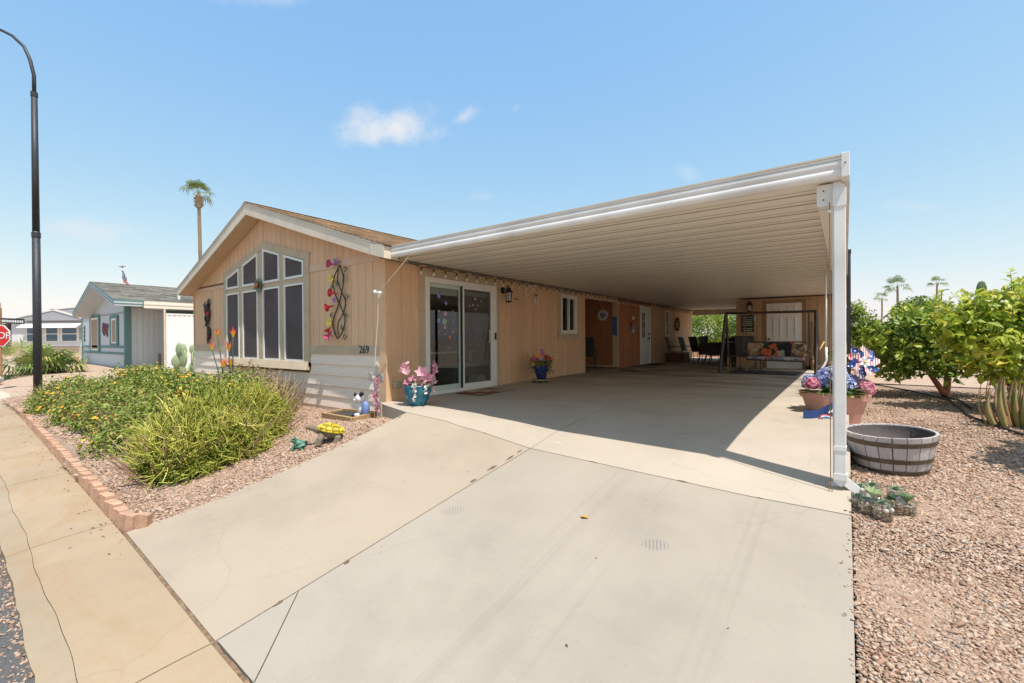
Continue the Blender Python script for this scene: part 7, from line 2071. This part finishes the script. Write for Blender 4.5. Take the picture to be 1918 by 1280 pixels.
mb = MB(); mb.prism([plane_pt(sc, .06, 1.72, .0), plane_pt(sc, .82, 1.68, .12), plane_pt(sc, .82, 1.88, .12), plane_pt(sc, .06, 1.92, .0)], FF * .02); obj('blade', mb, mat('sign_black2', (.02, .02, .022), .5, .1, 8), ss)
mb = MB(); x = .10
while x < .76: w = random.uniform(.03, .055); d = (x - .06) / .76 * .12; mb.prism([plane_pt(sc, x, 1.765 - (x - .06) * .05, d - .006), plane_pt(sc, x + w, 1.765 - (x - .06) * .05, d - .004), plane_pt(sc, x + w, 1.855 - (x - .06) * .05 - random.uniform(0, .02), d - .004), plane_pt(sc, x, 1.855 - (x - .06) * .05, d - .006)], FF * .004); x += w + .018
o = obj('lettering', mb, mat('sign_white', (.78, .78, .76)), ss); o['kind'] = 'stuff'
mb = MB(); mb.tube([plane_pt(sc, -.10, -.6, .03), plane_pt(sc, -.10, 2.5, .03)], .09, 8); obj('post', mb, mat('tan_post', (.45, .32, .18), .8, .15, 8), ss)

# ------------------------------------------------------------------ neighbouring house
M_NB = mat('pale_blue_siding', (.56, .60, .62), .8, .06, 4, (5, 5, .5), tint=.05); M_TEA = mat('teal_trim', (.12, .24, .24), .7, .12, 6); M_CRM = mat('cream_gutter', (.76, .70, .58), .5, .05, 5); M_SHG2 = mat('grey_shingle', (.21, .20, .175), .95, .25, 5, bmp=.5, bscale=50, tint=.4); M_TSC = mat('tan_window_screen', (.40, .28, .20), .8, .08, 6)
nh = root('pale_blue_house', 'pale blue manufactured home with teal trim and grey shingle roof next door', 'house', (-33, 6.3, -.3))
NX0, NX1, NY = -37.95, -28.4, 6.24
nw = obj('gable_wall', MB().prism([(NX0, NY + .01, -.6), (NX1, NY + .01, -.6), (NX1, NY + .01, 2.75), (-33.2, NY + .01, 4.15), (NX0, NY + .01, 2.72)], (0, .2, 0)), M_NB, nh)
for (a, b) in ((.33, .45), (.66, .78)): obj('trim_band', MB().box(NX0, NX1, NY - .03, NY + .012, a, b), M_TEA, nh)
obj('corner_board', MB().box(NX1 - .22, NX1 + .03, NY - .04, NY + .2, -.6, 2.78), M_TEA, nh); obj('corner_board', MB().box(NX0 - .03, NX0 + .12, NY - .04, NY + .2, -.6, 2.7), M_TEA, nh); obj('belt_line', MB().box(NX0, NX1, NY - .02, NY + .012, 2.42, 2.47), mat('belt_grey', (.3, .32, .32), .8, .1, 5), nh)
for (x0, x1, z0, z1) in ((-35.75, -33.5, .38, 2.52), (-31.2, -29.7, .78, 2.36)):
    mb = MB(); w = .26; y0, y1 = NY - .06, NY + .0
    mb.box(x0, x0 + w, y0, y1, z0, z1); mb.box(x1 - w, x1, y0, y1, z0, z1); mb.box(x0 + w, x1 - w, y0, y1, z1 - .16, z1); mb.box(x0 + w, x1 - w, y0, y1, z0, z0 + .12)
    wn = obj('window', mb, M_TEA, nh); mb = MB(); k = .12; mb.box(x0 + w, x0 + w + k, y0 + .01, y1, z0 + .12, z1 - .16); mb.box(x1 - w - k, x1 - w, y0 + .01, y1, z0 + .12, z1 - .16); mb.box(x0 + w + k, x1 - w - k, y0 + .01, y1, z1 - .26, z1 - .16); mb.box(x0 + w + k, x1 - w - k, y0 + .01, y1, z0 + .12, z0 + .2)
    obj('frame', mb, M_WHT, wn); obj('screen', MB().box(x0 + w + k, x1 - w - k, y0 + .03, y1, z0 + .2, z1 - .26), M_TSC, wn)
for (x, z, nm) in ((-32.6, 1.72, 'wall_figure'), (-31.95, 1.66, 'wall_figure')):
    mb = MB(); mb.tube([(x, NY - .03, z + .3), (x + .1, NY - .03, z + .05), (x, NY - .03, z - .2), (x + .12, NY - .03, z - .4)], [.05, .1, .07, .03], 5); mb.tube([(x + .05, NY - .03, z + .1), (x + .3, NY - .03, z + .2)], .04, 4); obj(nm, mb, mat('mauve_metal', (.2, .1, .13), .6, .3, 8), nh)
for k in range(4): mb = MB(); mb.box(-37.42, -37.22, NY - .03, NY - .005, 1.75 - k * .25, 1.95 - k * .25); mb.v = [(x, y, z) for x, y, z in mb.v]; obj('house_digit', mb, M_BLK, nh)
fz = NY - .75; RXn = -31.35
roofn = obj('roof', MB().prism([(-35.6, fz, 2.66), (RXn, fz, 4.08), (-26.72, fz, 2.88), (-26.72, fz, 2.8), (RXn, fz, 3.98), (-35.6, fz, 2.58)], (0, 17, 0)), M_SHG2, nh)
for k, (dz0, dz1, m) in enumerate(((0.02, -.05, M_TEA), (-.052, -.13, M_NB), (-.132, -.19, M_TEA), (-.192, -.25, M_NB))):
    mb = MB(); y_ = fz - .05 + .01 * k
    mb.prism([(-35.65, y_, 2.64 + dz0), (RXn, y_, 4.08 + dz0), (RXn, y_, 4.08 + dz1), (-35.65, y_, 2.64 + dz1)], (0, .05, 0)); mb.prism([(RXn, y_, 4.08 + dz0), (-26.75, y_, 2.90 + dz0), (-26.75, y_, 2.90 + dz1), (RXn, y_, 4.08 + dz1)], (0, .05, 0))
    mb.box(-26.75 - .01 * k, -26.68 - .01 * k, y_, 6.5, 2.90 + dz1, 2.90 + dz0); obj('fascia_board', mb, m, roofn)
obj('soffit', MB().prism([(-35.5, fz + .01, 2.42), (RXn, fz + .01, 3.82), (-26.8, fz + .01, 2.66), (-26.8, fz + .01, 2.64), (RXn, fz + .01, 3.80), (-35.5, fz + .01, 2.40)], (0, .8, 0)), M_NB, roofn)
mb = MB()
for r in range(26):
    t0, t1 = r / 26, (r + 1.2) / 26; xa, xb = RXn + (4.63) * t1, RXn + 4.63 * t0; y = fz - .03
    while y < 21: l = random.uniform(.35, .8); mb.prism([(xa, y, 4.12 - 1.2 * t1 + .03), (xb, y, 4.12 - 1.2 * t0), (xb, y, 4.10 - 1.2 * t0), (xa, y, 4.10 - 1.2 * t1 + .0)], (0, l - .01, 0), random.random()); y += l
o = obj('shingles', mb, M_SHG2, roofn); o['kind'] = 'stuff'
obj('vent_pipe', MB().tube([(-27.6, 8.2, 3.1), (-27.6, 8.2, 3.65)], .06, 7), M_ALU, roofn)
wb = obj('side_wall', MB().box(NX1 - .2, NX1 - .02, NY + .2, 20, -.6, 2.75), M_NB, nh); y = NY + .2
for k in range(7): obj('plank', MB().box(NX1 - .02, NX1, y + .012, y + .218, -.55, 2.68, random.random()), M_NB, wb); y += .225
obj('porch_post', MB().box(-26.64, -26.57, 7.27, 7.34, -.6, 2.56), mat('tan_post2', (.6, .48, .36), .7, .1, 6), nh)
mb = MB(); y = 7.36
while y < 12: mb.box(-26.63 + .02 * (int(y * 10) % 2), -26.60 + .02 * (int(y * 10) % 2), y, y + .1, -.40, 2.28); y += .1
o = obj('corrugated_panel', mb, mat('white_corrugated', (.78, .77, .75), .5, .04, 5), nh); o['kind'] = 'stuff'
obj('panel_rail', MB().box(-26.65, -26.57, 7.36, 12, 2.285, 2.36), M_ALU, nh); obj('awning_shade', MB().box(NX1 + .01, NX1 + .03, 7.9, 12, 2.2, 2.6), M_TEA, nh)
ag = obj('awning_gutter', MB().box(NX1 + 1.72, NX1 + 1.80, 6.52, 13, 2.74, 2.90), M_CRM, nh); obj('awning_gutter', MB().box(NX1 + 1.70, NX1 + 1.78, 6.52, 13, 2.58, 2.735), M_CRM, nh); obj('awning_roof', MB().box(NX1 + .1, NX1 + 1.7, 6.95, 13, 2.6, 2.66), M_ALU, nh)
fp_ = root('flagpole', 'white flagpole with an eagle finial and a small american flag behind the pale blue house', 'flagpole', (-51.9, 11.2, -.3))
fpx = (-51.9, 11.19); obj('pole', MB().tube([(*fpx, -.3), (*fpx, 7.6)], [.06, .035], 6), M_WHT, fp_)
mb = MB(); mb.ball((*fpx, 7.68), (.08, .08, .1), 6, 5); mb.tube([plane_pt(fpx, -.32, 7.72), plane_pt(fpx, 0, 7.74), plane_pt(fpx, .32, 7.72)], [.02, .06, .02], 5); obj('eagle', mb, mat('bronze_eagle', (.25, .18, .09), .5, .2, 8), fp_)
flg = root('national_flag', 'limp stars and stripes flag hanging from the white flagpole', 'flag', (-51.8, 11.25, 6.5))
for k in range(13):
    mb = MB(); t0, t1 = k / 13, (k + 1) / 13
    zt = lambda a, t: 7.4 - 1.3 * t - a * (.9 - .55 * t)
    w0 = .25 + .85 * t0; w1 = .25 + .85 * t1; n = 5
    for i in range(n + 1):
        a = i / n; mb.v += [tuple(plane_pt(fpx, .06 + w0 * a, zt(a, t0), .05 * math.sin(a * 7))), tuple(plane_pt(fpx, .06 + w1 * a, zt(a, t1), .05 * math.sin(a * 7)))]; mb.t += [.5, .5]
    mb.f += [(2 * i, 2 * i + 2, 2 * i + 3, 2 * i + 1) for i in range(n)]
    obj('stripe', mb, mat('flag_red', (.5, .03, .05), .7, .1, 6) if k % 2 == 0 else M_WHT, flg)
mb = MB(); mb.v = [tuple(plane_pt(fpx, .05, 7.42, -.09)), tuple(plane_pt(fpx, .32, 7.0, -.09)), tuple(plane_pt(fpx, .52, 6.5, -.09)), tuple(plane_pt(fpx, .05, 6.72, -.09))]; mb.t = [.5] * 4; mb.f = [(0, 1, 2, 3)]; obj('canton', mb, M_FBLU, flg)
mb = MB()
for k in range(9): c = plane_pt(fpx, .1 + .13 * (k % 3), 7.15 - .15 * (k // 3) - .1 * (k % 3), -.1); petals(mb, c, 5, .05, .02, .1, 0, -FF, .5)
o = obj('stars', mb, M_WHT, flg); o['kind'] = 'stuff'

h2 = root('grey_house', 'grey and white house with a striped awning over its windows beyond the palm shrub', 'house', (-60, 7.5, -.4))
hc = (-60.15, 7.5); Q = lambda a, z, d=0: plane_pt(hc, a, z, d)
M_G2 = mat('grey_gable', (.36, .36, .38), .8, .08, 3); M_W2 = mat('white_wall2', (.66, .66, .67), .8, .05, 3); M_GL2 = mat('blue_glass', (.03, .10, .15), .12, .3, 3, spec=.8)
obj('wall', MB().prism([Q(-3.4, -1, 0), Q(4.2, -1, 0), Q(4.2, 3.0, 0), Q(-3.4, 3.0, 0)], FF * 6), M_W2, h2); obj('gable', MB().prism([Q(-1.9, 2.75, -.02), Q(3.9, 2.75, -.02), Q(3.9, 3.0, -.02), Q(1.0, 3.95, -.02), Q(-1.9, 3.1, -.02)], FF * 5), M_G2, h2)
for pts in ([(-3.9, 3.05), (1.05, 4.12), (1.05, 3.94), (-3.9, 2.93)], [(1.05, 4.12), (4.2, 3.12), (4.2, 2.98), (1.05, 3.94)], [(.5, 4.05), (4.2, 4.5), (4.2, 4.3), (.9, 3.98)]): obj('fascia_board', MB().prism([Q(a, z, -.5) for a, z in pts], FF * .15), M_ALU, h2)
obj('roof', MB().prism([Q(-3.9, 3.0, -.45), Q(1.05, 4.05, -.45), Q(4.2, 4.4, -.45), Q(4.2, 3.0, -.45)], FF * 7 + Vector((0, 0, .3))), M_G2, h2); mb = MB(); mb.lathe([(.35, 4.35), (.35, 4.55), (.05, 4.6)], 10, Q(1.3, 0, 3)); obj('roof_vent', mb, M_BRZ, h2)
for k in range(6): z0 = 2.33 + k * .09; obj('awning_slat', MB().prism([Q(-2.0, z0, -.9 + .13 * k), Q(3.55, z0, -.9 + .13 * k), Q(3.55, z0 + .085, -.8 + .13 * k), Q(-2.0, z0 + .085, -.8 + .13 * k)], FF * .02), M_ALU, h2)
for (a, b) in ((-1.9, -.9), (-.1, .95), (1.4, 2.75)):
    wn = obj('window', MB().prism([Q(a - .12, 1.0, -.03), Q(b + .12, 1.0, -.03), Q(b + .12, 2.4, -.03), Q(a - .12, 2.4, -.03)], FF * .03), M_WHT, h2); obj('pane', MB().prism([Q(a, 1.1, -.04), Q(b, 1.1, -.04), Q(b, 1.72, -.04), Q(a, 1.72, -.04)], FF * .01), M_GL2, wn); obj('pane', MB().prism([Q(a, 1.8, -.04), Q(b, 1.8, -.04), Q(b, 2.3, -.04), Q(a, 2.3, -.04)], FF * .01), M_GL2, wn)
obj('carport_shade', MB().prism([Q(-4.6, -1, .3), Q(-3.4, -1, .3), Q(-3.4, 2.85, .3), Q(-4.6, 2.75, .3)], FF * .2), mat('dark_brown_slats', (.06, .035, .03), .8, .3, 8), h2); obj('shutter', MB().prism([Q(2.98, 1.2, -.03), Q(3.2, 1.2, -.03), Q(3.2, 2.3, -.03), Q(2.98, 2.3, -.03)], FF * .02), M_G2, h2); obj('base_wall', MB().prism([Q(-3.4, -1, -.05), Q(4.2, -1, -.05), Q(4.2, .6, -.05), Q(-3.4, .6, -.05)], FF * .05), mat('tan_base', (.5, .4, .3), .85, .1, 3), h2)
wp = root('wooden_planter', 'small brown wooden planter box by the corner of the pale blue house', 'planter', (-36.9, 5.4, -.4)); mb = MB(); mb.box(-37.3, -36.2, 5.2, 5.8, -.2, .1); obj('box', mb, M_OAK, wp); mb = MB(); mb.box(-37.1, -36.3, 5.25, 5.75, -.6, -.2); obj('stand', mb, M_BRZ, wp)
stub = root('garden_stake', 'short dark metal stake standing in the bed before the pale blue side wall', 'stake', (-14.77, 3.94, -.3)); obj('rod', MB().tube([(-14.77, 3.94, -.4), (-14.77, 3.94, .66)], .04, 6), M_BRZ, stub)
for i, (x, y, r, lab) in enumerate(((-24.6, 1.7, .22, 'pale rock at the foot of the palm shrub nearest the stop sign'), (-25.4, 1.65, .28, 'wide grey rock at the left edge beneath the stop sign'), (-16.6, 5.2, .2, 'whitish rock under the prickly pear'), (-17.3, 5.1, .16, 'small grey rock left of the prickly pear'))):
    t = root('garden_rock', lab, 'rock', (x, y, -.5)); mb = MB(); mb.ball((x, y, -.36 if x < -20 else -.25), (r * 1.5, r, r * .7), 8, 6); mb.v = [tuple(Vector(v) + Vector((mnoise.noise(Vector(v) * 5), mnoise.noise(Vector(v) * 5 + Vector((9, 0, 0))), mnoise.noise(Vector(v) * 6))) * r * .3) for v in mb.v]; obj('rock_body', mb, mat('pale_rock', (.5, .45, .4), .9, .15, 6, bmp=.5), t)

# ------------------------------------------------------------------ palms
def fan(V, F, T, base_, d, L, R_, nb, rg, droop, tn):
    """one fan leaf: petiole and a half disc of narrow blades"""
    d = Vector(d).normalized(); s_ = d.cross(Vector((0, 0, 1))); s_ = s_.normalized() if s_.length > .01 else Vector((1, 0, 0)); up = s_.cross(d).normalized()
    c = base_ + d * L
    def tri(a, b, c_, t):
        i = len(V); V.extend([tuple(a), tuple(b), tuple(c_)]); F.append((i, i + 1, i + 2)); T.extend([t] * 3)
    w = s_ * R_ * .02
    tri(base_ - w, base_ + w, c, tn * .6)
    for k in range(nb):
        a = (k / (nb - 1) - .5) * 2 * 1.9
        e = d * math.cos(a) + s_ * math.sin(a); q = s_ * math.cos(a) - d * math.sin(a)
        l = R_ * (1 - .25 * abs(a) / 1.9) * rg.uniform(.85, 1.1)
        m_ = c + e * l * .55 + up * l * .06; tip = c + e * l - Vector((0, 0, droop * l * rg.uniform(.6, 1.4)))
        ww = q * l * .055; t = min(1, max(0, tn + rg.normal(0, .1)))
        tri(c, m_ - ww, m_ + ww, t); tri(m_ - ww, tip, m_ + ww, min(1, t + .1))
def palm(name, label, base_, crown, n_, L, R_, tr, rg, low=-.5, group=None, skirt=0, nb=13):
    r_ = root(name, label, 'palm tree', base_, group)
    b, c = Vector(base_), Vector(crown); V = []; F = []; T = []
    for k in range(n_):
        a = rg.uniform(0, 6.283); e = rg.uniform(low, 1.35)
        fan(V, F, T, c, (math.cos(a) * math.cos(e), math.sin(a) * math.cos(e), math.sin(e)), L * rg.uniform(.7, 1.1), R_ * rg.uniform(.8, 1.1), nb, rg, .25 + .3 * (e < .2), rg.uniform(.15, .75))
    po = np.array(ORG[r_.name]); np_obj('crown', np_mesh('crown', np.array(V) - po, np.array(F), T), M_PALM, r_, ORG[r_.name])
    n = 14; mb = MB(); mb.tube([b.lerp(c, i / n) + Vector((math.sin(i * .7) * tr * .12, 0, 0)) for i in range(n + 1)], [tr * (1.1 - .25 * i / n) * (1 + .06 * (i % 2)) for i in range(n + 1)], 9); obj('trunk', mb, mat('palm_trunk', (.26, .185, .12), .9, .25, 3, bmp=.6, bscale=20), r_)
    if skirt:
        mb = MB(); mb.lathe([(tr * .9, -skirt * 1.6), (tr * 1.7, -skirt * 1.5), (tr * 2.1, -skirt * .9), (tr * 1.3, -skirt * .2), (tr * .8, 0)], 9, c)
        for k in range(22): a = rg.uniform(0, 6.28); z = -rg.uniform(.3, 1.5) * skirt; d = Vector((math.cos(a), math.sin(a), 0)); p = c + d * tr * 1.6 + Vector((0, 0, z)); mb.tube([p, p + d * tr * 1.1 + Vector((0, 0, rg.uniform(-.2, .3)))], [.07, .03], 3)
        obj('dead_skirt', mb, mat('palm_skirt', (.33, .24, .16), .95, .35, 4, bmp=.6), r_)
rp = np.random.default_rng(4)
palm('fan_palm', 'tall slender fan palm with a brown dead skirt above the gable roof', (-51.9, 17.4, -.3), (-52.2, 17.25, 15.9), 20, .95, .95, .17, rp, -.35, 'tall fan palms', skirt=.95)
palm('fan_palm', 'tallest of the thin palms right of the post, with the widest crown', (5.58, 79, -.1), (5.59, 79.1, 7.75), 15, 1.0, .95, .14, rp, -.3, 'tall fan palms')
palm('fan_palm', 'short thin palm left of the tallest palm behind the yard shrubs', (3.9, 77.8, -.1), (3.92, 77.9, 6.15), 10, .6, .65, .1, rp, -.3, 'tall fan palms')
palm('fan_palm', 'slim palm between the tallest palm and the saguaro', (11.2, 95.8, -.1), (11.5, 96, 9.3), 11, .8, .85, .13, rp, -.2, 'tall fan palms')
sl2 = root('distant_street_lamp', 'small far away street lamp beside the slim palm', 'street lamp', (11.9, 96, 0)); mb = MB(); mb.tube([(11.95, 96, -.2), (12.0, 96, 7.8), (12.3, 96.2, 8.2), (12.9, 96.6, 8.3)], .07, 5); obj('pole', mb, M_LPB, sl2)
sag = root('saguaro', 'single saguaro cactus column rising behind the yellow green shrub', 'cactus', (6.05, 35.7, 0))
mb = MB(); n = 16
pr = [(.2, -.1), (.2, 2.2), (.205, 3.3), (.19, 3.75), (.12, 4.0), (.02, 4.08)]; mb.lathe(pr, 32, (6.1, 35.8, 0)); mb.v = [tuple(Vector((6.1 + (v[0] - 6.1) * (1 + .09 * (i % 2 * 2 - 1)), 35.8 + (v[1] - 35.8) * (1 + .09 * (i % 2 * 2 - 1)), v[2]))) for i, v in enumerate(mb.v)]
obj('column', mb, mat('saguaro_skin', (.13, .19, .08), .8, .2, 6), sag)
# low fan palm clump by the neighbour's drive
pb = root('palm_shrub', 'bushy low fan palm with drooping green and yellow fronds behind the street lamp', 'palm', (-27.5, 3.2, -.45))
V = []; F = []; T = []
for k in range(105):
    a = rp.uniform(0, 6.283); e = rp.uniform(-.15, 1.3); o3 = Vector((rp.normal(0, .3), rp.normal(0, .3), rp.uniform(-.3, .2)))
    fan(V, F, T, Vector((-27.4, 3.25, -.3)) + o3, (math.cos(a) * math.cos(e), math.sin(a) * math.cos(e), math.sin(e)), rp.uniform(.45, 1.0), rp.uniform(.5, .75), 13, rp, .2 + .35 * (e < .5), rp.uniform(.2, .9))
np_obj('fronds', np_mesh('fronds', np.array(V) - np.array(ORG[pb.name]), np.array(F), T), M_PALM, pb, ORG[pb.name])
mb = MB()
for k in range(5): mb.tube([(-27.4 + rp.normal(0, .15), 3.25 + rp.normal(0, .15), -.6), (-27.4 + rp.normal(0, .25), 3.25 + rp.normal(0, .25), .2)], .09, 6)
obj('trunk', mb, M_BARK, pb)
# low planting and roofs along the horizon so that the far ground does not end bare
for (x, y, w, h, lab) in ((-75, 16, 3, 3.4, 'dark tree far off left of the grey house'), (-48, 40, 3, 3, 'rounded tree far behind the pale blue house'), (14, 60, 3.4, 2.6, 'wide tree far back right of the saguaro'), (3, 62, 2.6, 2.3, 'small far tree between the short palm and the round tree')):
    r_ = root('far_tree', lab, 'tree', (x, y, 0), 'trees on the horizon'); foliage('crown', [(x, y, h * .6, w, w, h * .45), (x - w * .6, y, h * .5, w * .6, w * .6, h * .35), (x + w * .5, y, h * .52, w * .7, w * .7, h * .35)], 2200, .3, .5, M_CITD, r_, rng, jitter=.8, rmin=.5)
    mb = MB(); limb(mb, (x, y, -.8), (x, y, h * .6), .15, .08); obj('trunk', mb, M_BARK, r_)
